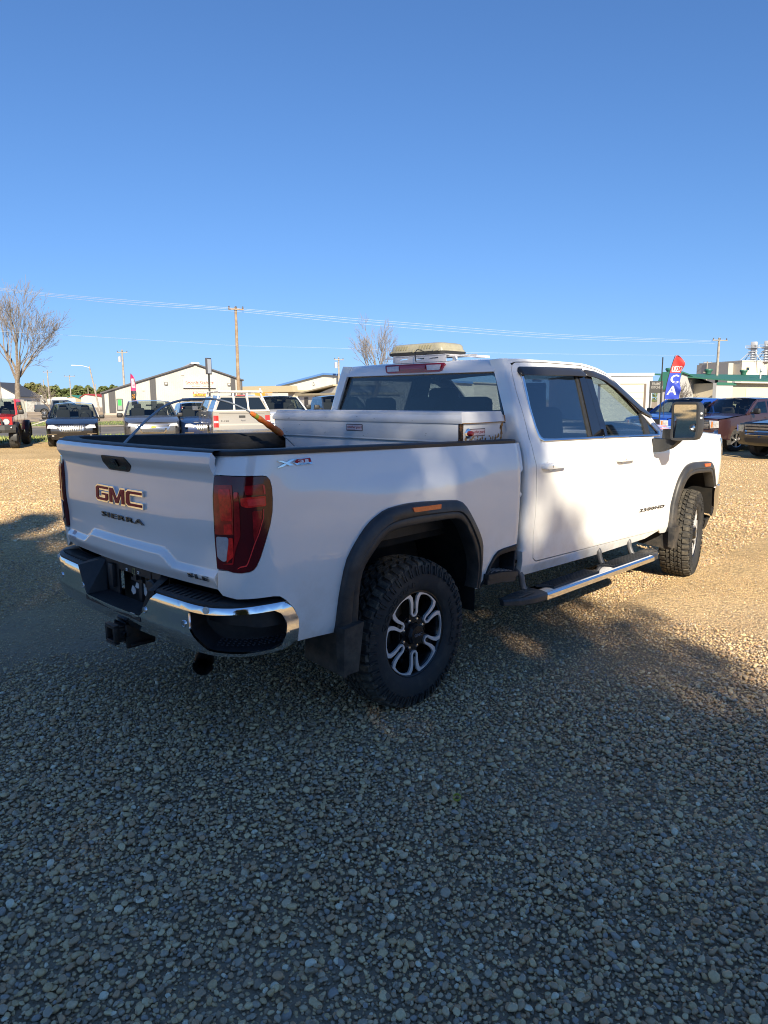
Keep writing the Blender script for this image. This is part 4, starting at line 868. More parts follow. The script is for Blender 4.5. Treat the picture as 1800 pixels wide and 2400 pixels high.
def label(fn, wd, h, w0=0.):
    # fn(a,b,d)
    fr = rnd([(0,0),(wd,0),(wd,h),(0,h)], .005); e = empty('maker_label'); e.parent = TBX
    def pl(P_, m_, d0, d1, nm):
        mb = MB(); n = len(P_); V = [fn(a, b, d0) for a, b in P_]+[fn(a, b, d1) for a, b in P_]; mb.add(V, [tuple(range(n)), tuple(range(n, 2*n))]+[(i, (i+1) % n, n+(i+1) % n, n+i) for i in range(n)]); mb.v = [p-Vector((0,.70,1.44)) for p in mb.v]; mb.build(nm, m_, e, 20)
    pl(fr, LBLK, 0, .002, 'label_back'); pl(inset2(fr, .0045), LPNK, .002, .0028, 'label_face')
    text_mesh('label_text', 'weather guard', LRD, e, lambda a, b, d: fn(a+.008, b+h*.26, .0029+d)-Vector((0,.70,1.44)), wd-.016, h*.52, .0006, shear=.2, bold=.01)
    pl([(.008,h*.16),(wd*.55,h*.16),(wd*.55,h*.2),(.008,h*.2)], LRD, .0028, .0034, 'label_line')
label(lambda a, b, d: Vector((-.09+a, .483-d, 1.492+b)), .155, .045)
label(lambda a, b, d: Vector((.882+d, .572+a, 1.478+b)), .150, .045)
mb = MB(); mb.lathe([(0,.030),(.006,.029),(.010,.022),(.010,0)], 28, (.882,.548,1.498)); lk = tb(mb, 'lock_escutcheon', CHROME, 40)
mb = MB(); mb.lathe([(.008,.016),(.028,.016),(.036,.012),(.038,0)], 24, (.882,.552,1.497)); tb(mb, 'lock_button', mat('lock_red', (.26,.012,.02), rough=.25, coat=.5), 40)
mb = MB()
for k in range(26):
    x = R.uniform(-.8,.7); z = R.choice((R.uniform(1.46,1.53), 1.558+R.random()*.03)); r = R.uniform(.002,.007); y = .4825 if z < 1.55 else .4735
    mb.add([(x+r*cos(a)*R.uniform(.8,1.8), y-.0004, z+r*.5*sin(a)*R.uniform(.5,1)) for a in frange(0,5.3,6)], [tuple(range(6))])
tb(mb, 'scuff_marks', mat('scuff', (.36,.36,.37), rough=.8), 0)['kind'] = 'stuff'
# ================================================================== light bar on the roof
LB = empty('light_bar', (0,1.35,2.02), 0, 'clear-domed amber warning light bar on a white bracket on the cab roof', 'light bar')
def lb(mb, nm, m_, ang=35, par=None):
    mb.v = [p-Vector((0,1.35,2.02)) for p in mb.v]; return mb.build(nm, m_, par or LB, ang)
BRW = mat('bracket_white', (.74,.74,.76), rough=.5)
mb = MB(); P_ = [(-.232,1.962),(.26,1.962),(.256,2.008),(-.232,2.008)]
hl = [rnd([(x0,1.983),(x0+.085,1.985),(x0+.09,1.993),(x0+.03,1.991)], .002) for x0 in (-.19,-.03,.10)]
br_ = panel('bracket_plate', [(a, b) for a, b in P_], lambda x, z: (x, 1.115, z), BRW, None, step=0, thick=.004, ref=(0,-1,0), holes=hl); br_.parent = LB; br_.matrix_parent_inverse = Matrix.Translation((0,-1.35,-2.02))
mb = MB(); mb.box((.012,1.30,2.010),(.49,.38,.005)); mb.box((.30,1.17,1.999),(.36,.022,.010),.002); mb.box((-.30,1.17,2.003),(.15,.02,.008),.002); mb.box((-.24,1.13,1.99),(.02,.03,.05)); mb.box((.27,1.2,1.985),(.02,.03,.05)); mb.box((.40,1.32,1.995),(.05,.16,.015)); lb(mb, 'mounting_rails', BRW)
cs = lambda wx, wy, r=.07: rnd([(-wx,-wy),(wx,-wy),(wx,wy),(-wx,wy)], r, 6)
def dome(levels, m_, nm, cx=-.14, cy=1.38):
    mb = MB(); n = None
    for z, wx, wy in levels:
        c_ = cs(wx, wy); n = len(c_); mb.v += [Vector((cx+a, cy+b, z)) for a, b in c_]
    for k in range(len(levels)-1): mb.f += [(k*n+i, k*n+(i+1) % n, (k+1)*n+(i+1) % n, (k+1)*n+i) for i in range(n)]
    mb.f += [tuple(range(n)), tuple(range((len(levels)-1)*n, len(levels)*n))]; return lb(mb, nm, m_, 40)
dome([(2.016,.24,.13),(2.03,.276,.158),(2.048,.278,.16)], BLKP, 'lamp_base')
LENS = mat('yellowed_lens', (.50,.47,.34), rough=.22, coat=.5, var=.1, vscale=20); LENS.node_tree.nodes['Principled BSDF'].inputs['Transmission Weight'].default_value = .35; LENS.node_tree.nodes['Principled BSDF'].inputs['Alpha'].default_value = 1
dome([(2.048,.274,.156),(2.062,.270,.154),(2.064,.264,.15),(2.092,.258,.145),(2.106,.245,.132),(2.112,.215,.105)], LENS, 'lamp_dome')
for x0 in (-.33,-.10):
    for k in range(5):
        mb = MB(); mb.hexa([(x0+.026*k+a, 1.236-b, z) for z, s_ in ((2.066,0),(2.092,.012)) for a, b in ((s_,-.004),(.012+s_,-.004),(.012+s_,.010),(s_,.010))]); lb(mb, 'lens_rib', mat('lens_rib', (.30,.28,.19), rough=.3))
for x in (-.36,-.14,.06,.11):
    mb = MB(); mb.box((x,1.218,2.052),(.012,.008,.016),.002); lb(mb, 'dome_clip', LENS)
mb = MB(); mb.tube(spl([(.0,1.24,2.03),(-.02,1.14,2.055),(-.012,1.10,2.03),(.01,1.075,1.985),(.02,1.07,1.965)], 5), .0035, 6); lb(mb, 'cable', BLKP)
# ================================================================== bent whip pole in the bed
WP = empty('whip_pole', (-.49,-.9,1.46), 0, 'thin grey fibreglass whip bent in an arch over the bed, orange sleeve at its end', 'whip pole')
rod = [(-.392,-1.0,1.40),(-.388,-.95,1.463),(-.408,-.88,1.517),(-.49,-.75,1.59),(-.55,-.6,1.666),(-.57,-.47,1.70),(-.583,-.35,1.708),(-.58,-.22,1.704),(-.584,-.1,1.679),(-.592,.03,1.631),(-.599,.06,1.616),(-.601,.11,1.588),(-.605,.18,1.548),(-.61,.26,1.504),(-.622,.33,1.466),(-.624,.39,1.423),(-.626,.46,1.37)]
def wp(mb, nm, m_): mb.v = [p-Vector((-.49,-.9,1.46)) for p in mb.v]; return mb.build(nm, m_, WP, 50)
wp(MB().tube(spl(rod, 4), [.0085-.004*i/64 for i in range(65)], 8), 'rod', mat('fibreglass_grey', (.30,.34,.38), rough=.4))
slv = spl(rod[9:16], 4); wp(MB().tube(slv[4:22], [.008,.014,.017,.018,.015,.019,.022,.020,.017,.020,.024,.022,.023,.026,.025,.026,.024,.017], 12), 'orange_sleeve', mat('orange_tape', (.88,.16,.02), rough=.4, col2=(.80,.24,.05), vscale=30, bump=.5, bscale=60))
wp(MB().tube(slv[7:10], [.0178,.0182,.0178], 12), 'green_tape', mat('tape_green', (.35,.42,.05), rough=.5))
# ================================================================== the place
FW2 = Vector((-sin(YAW), cos(YAW), 0)); RT2 = Vector((cos(YAW), sin(YAW), 0))
SA = radians(20.5); NN = (FW2*cos(SA)-RT2*sin(SA)); TT = (RT2*cos(SA)+FW2*sin(SA))   # across / along the street
C0 = Vector((CAM.x, CAM.y, 0))
def ray(px, py): return (_r2*((px-900)/1656.28)-_u2*((py-1200)/1656.28)+_f)
def at(px, py, dp):            # point seen at (px,py) at ground distance dp ahead
    d = ray(px, py); return CAM+d*(dp/d.dot(FW2))
def onN(px, py, n):            # point on a plane parallel to the street, n metres across
    d = ray(px, py); return CAM+d*(n/d.dot(NN))
def nt(t, n, z=0): return C0+TT*t+NN*n+Vector((0,0,z))
def tn(p): q = p-C0; return q.dot(TT), q.dot(NN)
def gz(t, n):                  # the lot falls a little to the right, the far yard rises a little
    rt = t*cos(SA)-n*sin(SA)*1.0; dp = n*cos(SA)+t*sin(SA)
    return -.20*sst(4, 14, rt)*sst(7, 22, dp)
ROT = YAW+SA                   # rotation that turns local +y to point across the street
def rock_mat():
    m = bpy.data.materials.new('lot_gravel'); m.use_nodes = True; nt_ = m.node_tree; L = nt_.links.new; b = nt_.nodes['Principled BSDF']; N_ = nt_.nodes.new
    tc = N_('ShaderNodeTexCoord'); b.inputs['Roughness'].default_value = .95; b.inputs['Specular IOR Level'].default_value = .2
    v = N_('ShaderNodeTexVoronoi'); v.inputs['Scale'].default_value = 34; L(tc.outputs['Object'], v.inputs['Vector'])
    n1 = N_('ShaderNodeTexNoise'); n1.inputs['Scale'].default_value = .35; n1.inputs['Detail'].default_value = 5; L(tc.outputs['Object'], n1.inputs['Vector'])
    n2 = N_('ShaderNodeTexNoise'); n2.inputs['Scale'].default_value = 60; n2.inputs['Detail'].default_value = 4; L(tc.outputs['Object'], n2.inputs['Vector'])
    r1 = N_('ShaderNodeValToRGB'); cr = r1.color_ramp; cr.elements[0].position = .35; cr.elements[0].color = (.62,.44,.22,1); cr.elements[1].position = .68; cr.elements[1].color = (.80,.59,.32,1); L(n1.outputs[0], r1.inputs[0])
    r2 = N_('ShaderNodeValToRGB'); cr = r2.color_ramp; cr.elements[0].color = (.45,.45,.45,1); cr.elements[1].color = (1.25,1.22,1.18,1); L(v.outputs['Color'], r2.inputs[0])
    mx = N_('ShaderNodeMix'); mx.data_type = 'RGBA'; mx.blend_type = 'MULTIPLY'; mx.inputs[0].default_value = .7; L(r1.outputs[0], mx.inputs[6]); L(r2.outputs[0], mx.inputs[7])
    mx2 = N_('ShaderNodeMix'); mx2.data_type = 'RGBA'; mx2.blend_type = 'MULTIPLY'; mx2.inputs[0].default_value = .35; L(mx.outputs[2], mx2.inputs[6]); L(n2.outputs[0], mx2.inputs[7]); L(mx2.outputs[2], b.inputs['Base Color'])
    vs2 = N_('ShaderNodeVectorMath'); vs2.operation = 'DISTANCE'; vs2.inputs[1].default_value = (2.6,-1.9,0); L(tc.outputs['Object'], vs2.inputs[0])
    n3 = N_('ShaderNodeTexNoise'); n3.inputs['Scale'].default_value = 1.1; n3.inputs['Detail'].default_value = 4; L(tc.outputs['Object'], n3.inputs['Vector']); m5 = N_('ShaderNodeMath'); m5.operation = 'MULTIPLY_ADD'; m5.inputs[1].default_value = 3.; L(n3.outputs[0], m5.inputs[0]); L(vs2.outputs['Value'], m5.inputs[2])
    mr5 = N_('ShaderNodeMapRange'); mr5.inputs[1].default_value = 5.2; mr5.inputs[2].default_value = 7.6; L(m5.outputs[0], mr5.inputs[0]); mx5 = N_('ShaderNodeMix'); mx5.data_type = 'RGBA'; mx5.inputs[6].default_value = (.34,.26,.175,1); L(mr5.outputs[0], mx5.inputs[0]); L(mx2.outputs[2], mx5.inputs[7]); L(mx5.outputs[2], b.inputs['Base Color'])   # darker soil near the camera; shade between the stones is put into its colour
    ad = N_('ShaderNodeMath'); ad.operation = 'SUBTRACT'; L(n2.outputs[0], ad.inputs[0]); L(v.outputs['Distance'], ad.inputs[1])
    bp = N_('ShaderNodeBump'); bp.inputs['Strength'].default_value = .8; bp.inputs['Distance'].default_value = .02; L(ad.outputs[0], bp.inputs['Height']); L(bp.outputs[0], b.inputs['Normal'])
    return m
GRAV = rock_mat()
NL = [-400,-150,-60,-30,-15,-8,-5]+[x*.5 for x in range(-8, 44)]+[23,24.5,26,28,30,31.5,33.1,35,36.8,38.5,42,45,48,51.4,52.8,54.2,58,64.3,75,90,120,170,260,400,700,1400,3000]
TLn = [-2500,-1200,-600,-350,-220,-150,-110]+list(range(-90, -20, 6))+[-20,-17,-14,-11]+[x*.5 for x in range(-20, 41)]+[22,24,27,30,35,42,50,65,85,120,180,300,600,1500,3000]
def und(t, n): 
    k = sst(24, 14, abs(n-4))*sst(26, 15, abs(t-3)); return k*(.012*sin(t*1.3+n*.7)+.010*sin(t*.6-n*1.9+1)+.006*sin(t*3.1+n*2.3))
def sheet(name, t_, n_, dz, m, kind='structure', jit=None):
    V = [nt(t, n, gz(t, n)+und(t, n)+dz) for n in n_ for t in t_]; k = len(t_)
    return tag(mesh(name, V, [(j*k+i, j*k+i+1, (j+1)*k+i+1, (j+1)*k+i) for j in range(len(n_)-1) for i in range(k-1)], m, None, 60), kind=kind)
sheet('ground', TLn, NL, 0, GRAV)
ASPH = mat('road_asphalt', (.105,.098,.092), rough=.95, col2=(.16,.145,.125), vscale=.5, bump=.3, bscale=40)
GRS = mat('verge_soil', (.10,.13,.04), rough=1., col2=(.24,.22,.10), vscale=.9)
sheet('verge', TLn, [n for n in NL if 33.1 <= n <= 38.5], .004, GRS)
sheet('road', TLn, [n for n in NL if 38.5 <= n <= 51.4], .008, ASPH)
sheet('kerb', TLn, [n for n in NL if 51.4 <= n <= 54.2], .03, mat('kerb_dirt', (.40,.34,.25), rough=.95, col2=(.32,.25,.17), vscale=2))
sheet('verge', TLn, [n for n in NL if 54.2 <= n <= 64.3], .04, GRS)
sheet('yard', TLn, [n for n in NL if 64.3 <= n <= 400], .02, mat('yard_dirt', (.40,.31,.21), rough=1, col2=(.30,.23,.15), vscale=.12, bump=.3, bscale=10))
sheet('far_fields', TLn, [n for n in NL if n >= 400], .05, mat('field_green', (.16,.17,.06), rough=1, col2=(.25,.22,.11), vscale=.02))
# grass blades on the verges
def blades(name, n0, n1, t0, t1, cnt, h, seed):
    r = random.Random(seed); V = []; F = []
    for i in range(cnt):
        t = r.uniform(t0, t1); n = r.uniform(n0, n1) ; q = .5+.5*sin(t*.9+1.7*sin(n)); 
        if r.random() > .35+.65*q: continue
        p = nt(t, n, gz(t, n)+und(t, n)); a = r.uniform(0, 6.28); hh = h*r.uniform(.4,1.2); w_ = hh*.22
        d = Vector((cos(a), sin(a), 0)); k = len(V); V += [p-d*w_, p+d*w_, p+Vector((r.uniform(-.5,.5)*hh, r.uniform(-.5,.5)*hh, hh))]; F.append((k,k+1,k+2))
    return tag(mesh(name, V, F, mat('grass_blades', (.13,.20,.04), rough=.8, col2=(.30,.30,.10), vscale=.8, mixlo=.4, mixhi=.6), None, 0), 'short spring grass along the edge of the road', 'grass', kind='stuff')
blades('grass', 33.0, 38.6, -40, 30, 26000, .13, 5); blades('grass', 54.0, 64.4, -60, 30, 26000, .14, 6)
# ---------------------------------------------------------------- loose gravel
def pebble(seed, k):
    r = random.Random(seed); bm = bmesh.new(); bmesh.ops.create_icosphere(bm, subdivisions=2, radius=.5)
    pl = [(Vector((r.gauss(0,1), r.gauss(0,1), r.gauss(0,1))).normalized(), r.uniform(.24,.44)) for _ in range(k)]
    sc = Vector((1, r.uniform(.68,.95), r.uniform(.50,.74)))
    for v in bm.verts:
        for n, d in pl:
            e = v.co.dot(n)-d
            if e > 0: v.co -= n*e*.95
        v.co *= 1+.05*r.uniform(-1,1); v.co = Vector((v.co.x*sc.x, v.co.y*sc.y, v.co.z*sc.z))
    bmesh.ops.smooth_vert(bm, verts=bm.verts, factor=.12, use_axis_x=True, use_axis_y=True, use_axis_z=True)
    me = bpy.data.meshes.new('pebble'); bm.to_mesh(me); bm.free(); me.polygons.foreach_set('use_smooth', [True]*len(me.polygons)); me.materials.append(PEB); return bpy.data.objects.new('pebble_shape', me)
def pebble_mat():
    m = bpy.data.materials.new('pebbles'); m.use_nodes = True; nt_ = m.node_tree; L = nt_.links.new; b = nt_.nodes['Principled BSDF']; N_ = nt_.nodes.new
    oi = N_('ShaderNodeObjectInfo'); r1 = N_('ShaderNodeValToRGB'); cr = r1.color_ramp
    cols = [(.0,(0.336,0.246,0.157)),(.10,(0.504,0.347,0.202)),(.24,(0.650,0.448,0.224)),(.38,(0.717,0.515,0.269)),(.50,(0.493,0.392,0.269)),(.62,(0.672,0.504,0.302)),(.72,(0.582,0.358,0.190)),(.82,(0.784,0.594,0.325)),(.91,(0.403,0.347,0.280)),(.975,(0.850,0.739,0.515))]
    cr.interpolation = 'CONSTANT'; cr.elements[0].color = (*cols[0][1],1); cr.elements[1].position = cols[1][0]; cr.elements[1].color = (*cols[1][1],1)
    for p, c_ in cols[2:]: e = cr.elements.new(p); e.color = (*c_,1)
    L(oi.outputs['Random'], r1.inputs[0]); tc = N_('ShaderNodeTexCoord'); n = N_('ShaderNodeTexNoise'); n.inputs['Scale'].default_value = 5; n.inputs['Detail'].default_value = 5; L(tc.outputs['Object'], n.inputs['Vector'])
    mr = N_('ShaderNodeMapRange'); mr.inputs[3].default_value = .72; mr.inputs[4].default_value = 1.22; L(n.outputs[0], mr.inputs[0])
    mx = N_('ShaderNodeMix'); mx.data_type = 'RGBA'; mx.blend_type = 'MULTIPLY'; mx.inputs[0].default_value = 1; L(r1.outputs[0], mx.inputs[6]); L(mr.outputs[0], mx.inputs[7]); L(mx.outputs[2], b.inputs['Base Color'])
    b.inputs['Roughness'].default_value = .55; b.inputs['Specular IOR Level'].default_value = .5; return m
PEB = pebble_mat()
pc = bpy.data.collections.new('pebble_shapes')
for k in range(14): pc.objects.link(pebble(100+k, 5+k % 9))
def scatter(name, pts, label):
    me = bpy.data.meshes.new(name); me.from_pydata([p[0] for p in pts], [], [])
    for an, dt, ix in (('rot', 'FLOAT_VECTOR', 1), ('scl', 'FLOAT_VECTOR', 2)):
        at_ = me.attributes.new(an, dt, 'POINT'); at_.data.foreach_set('vector', [c_ for p in pts for c_ in p[ix]])
    ai = me.attributes.new('idx', 'INT', 'POINT'); ai.data.foreach_set('value', [p[3] for p in pts])
    o = link(bpy.data.objects.new(name, me)); ng = bpy.data.node_groups.new(name, 'GeometryNodeTree')
    ng.interface.new_socket('Geometry', in_out='INPUT', socket_type='NodeSocketGeometry'); ng.interface.new_socket('Geometry', in_out='OUTPUT', socket_type='NodeSocketGeometry')
    N_ = ng.nodes.new; gi = N_('NodeGroupInput'); go_ = N_('NodeGroupOutput'); ci = N_('GeometryNodeCollectionInfo'); ci.inputs['Collection'].default_value = pc; ci.inputs['Separate Children'].default_value = True; ci.inputs['Reset Children'].default_value = True
    ip = N_('GeometryNodeInstanceOnPoints'); ip.inputs['Pick Instance'].default_value = True
    for an, dt, sk in (('rot','FLOAT_VECTOR','Rotation'),('scl','FLOAT_VECTOR','Scale'),('idx','INT','Instance Index')):
        na = N_('GeometryNodeInputNamedAttribute'); na.data_type = dt; na.inputs['Name'].default_value = an; ng.links.new(na.outputs['Attribute'], ip.inputs[sk])
    ng.links.new(gi.outputs[0], ip.inputs['Points']); ng.links.new(ci.outputs[0], ip.inputs['Instance']); ng.links.new(ip.outputs[0], go_.inputs[0])
    md = o.modifiers.new('scatter', 'NODES'); md.node_group = ng
    return tag(o, label, 'gravel', kind='stuff')
def hsh(a, b): 
    v = sin(a*12.9898+b*78.233)*43758.5453; return v-math.floor(v)
def vnoise(x, y):
    i, j = math.floor(x), math.floor(y); u, v = x-i, y-j; u = u*u*(3-2*u); v = v*v*(3-2*v)
    return (hsh(i,j)*(1-u)+hsh(i+1,j)*u)*(1-v)+(hsh(i,j+1)*(1-u)+hsh(i+1,j+1)*u)*v
rg = random.Random(11); pts = []; fines = []
def add_peb(lst, x, y, s_, lift):
    p = Vector((x, y, 0)); t, n = tn(p); z = gz(t, n)+und(t, n)
    lst.append(((x, y, z+lift*s_), (rg.uniform(-.5,.5), rg.uniform(-.5,.5), rg.uniform(0,6.28)), (s_, s_*rg.uniform(.85,1.15), s_*rg.uniform(.8,1.15)), rg.randrange(14)))
dp = 1.2; cnt = 0
while dp < 21:
    cell = .0150 if dp < 4.2 else (.0175 if dp < 7.5 else (.036 if dp < 12 else .065)); row = cell
    half = dp*.60+1.2 if dp < 6 else dp*.57+.9
    rt = -half
    while rt < half:
        x_, y_ = (C0+RT2*(rt+rg.uniform(-.5,.5)*cell)+FW2*(dp+rg.uniform(-.5,.5)*cell)).xy
        # packed, worn patches where wheels have rolled: fewer loose stones
        wv = vnoise(x_*.9+5, y_*.9)*.6+vnoise(x_*2.6, y_*2.6+9)*.4
        worn = sst(.42, .26, wv)*(.16 if dp < 6 else .45)+.75*sst(1.1,.2,abs(x_+y_*.2+2.1))*sst(-3.5,-1.,y_)*sst(1.0,-.6,y_)*.8+.55*sst(1.9,2.7,y_)*(x_ > .9)
        u_ = rg.random()
        if u_ > min(.93, worn):
            s_ = rg.uniform(.010,.024) if rg.random() < .88 else rg.uniform(.024,.040)
            if worn > .45: s_ *= .62
            s_ *= 1-.26*sst(3.2,5.0,dp)+.45*sst(7,9,dp)
            add_peb(pts, x_, y_, s_, rg.uniform(.10,.62))
        elif dp < 9 and rg.random() < .8: add_peb(pts, x_, y_, rg.uniform(.005,.011), .1)
        if dp < 4.5 and rg.random() < .2: add_peb(pts, x_+rg.uniform(-.5,.5)*cell, y_+rg.uniform(-.5,.5)*cell, rg.uniform(.006,.013), .2)
        rt += cell
    dp += row
scatter('gravel', pts, 'loose rounded gravel covering the lot round the truck')
rgn = MB(); rgn.lathe([(-.006,.0165),(.006,.0165),(.006,.0145),(-.006,.0145)], 20, (0,0,0), 'z', True); q = at(1071,1886,1); dq = ray(1071,1886); q = CAM-dq*(CAM.z/dq.z)
yr = rgn.build('bottle_ring', mat('ring_yellow', (.42,.40,.06), rough=.5)); yr.location = (q.x, q.y, .034); yr.rotation_euler = (.3,.2,0); tag(yr, 'tiny yellow-green plastic ring lying on the gravel in the foreground', 'plastic ring')
# ---------------------------------------------------------------- trees
BARK = mat('bark_grey_brown', (.17,.13,.10), rough=.95, col2=(.26,.22,.18), vscale=9, bump=.4, bscale=40); TWIG = mat('twig_brown', (.18,.155,.135), rough=.95)
def tree(name, base, H, spread, seed, label, cat='tree', trunk_r=.16, split=.28, lean=0., levels=5, twigs=1., leaves=None, droop=0., parent_group=None, nl=4):
    r = random.Random(seed); E = empty(name, base, 0, label, cat, parent_group); tk = MB(); tw = MB(); tips = []
    def branch(p, d, L, rad, lv):
        n = 4 if lv < 2 else 3; pts_ = [p.copy()]; dd = d.copy()
        for i in range(n):
            dd = (dd+Vector((r.gauss(0,1), r.gauss(0,1), r.gauss(0,1)))*.09+Vector((0,0,.05-droop*.1))).normalized(); pts_.append(pts_[-1]+dd*L/n)
        rr = [max(.006, rad*(1-.42*i/n)) for i in range(n+1)]
        (tk if lv < 2 else tw).tube(pts_, rr, 7 if lv < 1 else (5 if lv < 2 else 3), cap=False)
        if lv >= levels: tips.append((pts_[-1], dd)); return
        k = nl if lv == 0 else r.choice((2,3,3,3))
        for j in range(k):
            q = r.uniform(.45,1.) if lv else r.uniform(.75,1.); i = min(n-1, int(q*n)); pp = pts_[i].lerp(pts_[i+1], q*n-i)
            a = r.uniform(0, 6.28) if lv else 6.28*j/k+r.uniform(-.3,.3); sp = r.uniform(.35,.62)*spread
            o1 = dd.orthogonal().normalized(); o2 = dd.cross(o1); nd = (dd*cos(sp)+(o1*cos(a)+o2*sin(a))*sin(sp)).normalized()
            branch(pp, nd, L*r.uniform(.58,.80), rr[-1]*r.uniform(.55,.75), lv+1)
        branch(pts_[-1], (dd+Vector((r.gauss(0,.12), r.gauss(0,.12), .1))).normalized(), L*r.uniform(.65,.82), rr[-1]*.85, lv+1)
    L0 = H*split; branch(Vector((0,0,0)), Vector((lean,0,1)).normalized(), L0, trunk_r, 0)
    top = max(p.z for p in tw.v) if tw.v else H; k = H/top
    for M_ in (tk, tw):
        for p in M_.v: p.x *= k; p.y *= k; p.z *= k
    tk.build('trunk', BARK, E, 60, fix=False); tw.build('crown', TWIG, E, 60, fix=False)
    if leaves:
        cnt, size, m_ = leaves; V = []; F = []
        for i in range(cnt):
            p, d = r.choice(tips); p = p*k+Vector((r.gauss(0,.35), r.gauss(0,.35), r.gauss(0,.3))); a = Vector((r.gauss(0,1), r.gauss(0,1), r.gauss(0,1))).normalized(); b = a.orthogonal().normalized(); c_ = a.cross(b); s_ = size*r.uniform(.6,1.3); q = len(V)
            V += [p+b*s_, p+c_*s_*.6, p-b*s_, p-c_*s_*.6]; F.append((q,q+1,q+2,q+3))
        mesh('leaves', V, F, m_, E, 0)
    return E
LEAF = mat('leaf_olive', (.10,.115,.035), rough=.7, col2=(.16,.13,.05), vscale=1.5)
_ln = LEAF.node_tree; _tr = _ln.nodes.new('ShaderNodeBsdfTranslucent'); _tr.inputs[0].default_value = (.42,.36,.09,1); _ms = _ln.nodes.new('ShaderNodeMixShader'); _ms.inputs[0].default_value = .5
_ln.links.new(_ln.nodes['Principled BSDF'].outputs[0], _ms.inputs[1]); _ln.links.new(_tr.outputs[0], _ms.inputs[2]); _ln.links.new(_ms.outputs[0], _ln.nodes['Material Output'].inputs[0])
# trees behind the camera: they throw the shade over the lot and the truck's back half
def ps(p, s_, z=0): return Vector((p*.565-s_*.825, p*.825+s_*.565, z))
def shade_tree(p, s_, H, zlo, rad, cnt, seed, label):
    r = random.Random(seed); E = empty('shade_tree', ps(p, s_), r.uniform(0,6), label, 'tree', 'trees behind the lot'); tk = MB(); tk.tube([(0,0,-.1),(.05,0,H*.3),(.0,.1,H*.6),(0,0,H*.85)], [.2,.16,.1,.03], 8)
    V = []; F = []; cl = []
    for i in range(105):
        th = r.uniform(0,6.28); w_ = r.random()**.6; zz = r.random(); pr_ = (1 if zz < .55 else ((1-zz)/.45)**.5); rr = rad*pr_*w_; c_ = Vector((rr*cos(th), rr*sin(th), zlo+(H-zlo-.3)*zz)); cl.append((c_, r.uniform(.45,1.)*(.72 if c_.z < H-4.5 else .40))); tk.tube([Vector((0,0,c_.z*.72)), c_*.6+Vector((0,0,c_.z*.33)), c_], [.05,.03,.012], 4, cap=False)
    tk.build('trunk', BARK, E, 60, fix=False)
    for i in range(cnt):
        c_, q_ = r.choice(cl); d = Vector((r.gauss(0,1), r.gauss(0,1), r.gauss(0,1))).normalized()*q_*r.random()**.45; p_ = c_+d
        if p_.z > H or (p > -.3 and p_.z > H-2.7 and r.random() < .5): continue
        a = Vector((r.gauss(0,1), r.gauss(0,1), r.gauss(0,1))).normalized(); b = a.orthogonal().normalized(); c2 = a.cross(b); s2 = r.uniform(.065,.14) if p_.z < H-3.6 else r.uniform(.045,.10); q = len(V)
        V += [p_+b*s2, p_+c2*s2*.7, p_-b*s2, p_-c2*s2*.7]; F.append((q,q+1,q+2,q+3))
    mesh('crown', V, F, LEAF, E, 0); return E
SH = [(-5.6,-20.5,15.2,.6,2.6),(-3.4,-20,15.4,.5,2.3),(-1.5,-20.6,15.3,.5,2.1),(.1,-20,14.8,.5,1.7),(1.3,-20.4,13.95,.5,1.5),(2.35,-19.8,12.1,.4,1.25),(-4.5,-23,16.4,.6,2.2),(-2.4,-23,16.6,.5,2.0),(-.75,-23,16.0,.5,1.6),(.7,-23,15.7,.5,1.4),(1.85,-22.6,14.25,.5,1.1),(-5.7,-25.2,18.2,.6,2.1),(-3.4,-25.5,18.3,.6,2.1),(-1.6,-25.4,17.4,.6,1.9),(.0,-25.6,16.6,.5,1.6),(-1.0,-27.2,17.8,.5,1.8),(-2.3,-27.6,18.4,.5,1.9),(.75,-27,16.3,.5,1.3)]
SW = ['first','second','third','fourth','fifth','sixth','seventh','eighth','ninth','tenth']
for i, (p, s_, H, zlo, rad) in enumerate(SH):
    shade_tree(p, s_, H, zlo, rad, int(2300*rad*(H-zlo)/4), 30+i, 'leafy tree behind the camera, %s from the left of %s row' % (SW[i if i < 6 else (i-6 if i < 11 else i-11)], 'the nearest' if i < 6 else ('the middle' if i < 11 else 'the farthest')))
# ================================================================== parked vehicles
CGL = mat('dark_glass', (.010,.014,.017), rough=.03, spec=.8, coat=.5, crough=.01); CGT = glass('car_glass', (.62,.68,.66), 1., 1.6)
CTY = mat('car_tyre', (.022,.022,.022), rough=.85, col2=(.05,.045,.04), vscale=9); CRM = mat('car_rim_alloy', (.55,.55,.56), rough=.3, metal=.9); CBK = mat('car_black_trim', (.018,.018,.019), rough=.5)
CHL = mat('car_lamp_clear', (.60,.61,.63), rough=.08, coat=1, metal=.3, var=.3, vscale=20); CHR = mat('car_chrome', (.50,.50,.51), rough=.22, metal=1.); CRL = mat('car_lamp_red', (.42,.03,.025), rough=.12, coat=1); CAM_ = mat('car_lamp_amber', (.70,.22,.03), rough=.15, coat=1); PLT = mat('car_plate', (.55,.52,.5), rough=.5); SEATB = mat('car_seat_dark', (.03,.03,.032), rough=.9)
def cpaint(nm, c, flake=.0): return mat('paint_'+nm, c, rough=.35, metal=flake, coat=1., crough=.03)
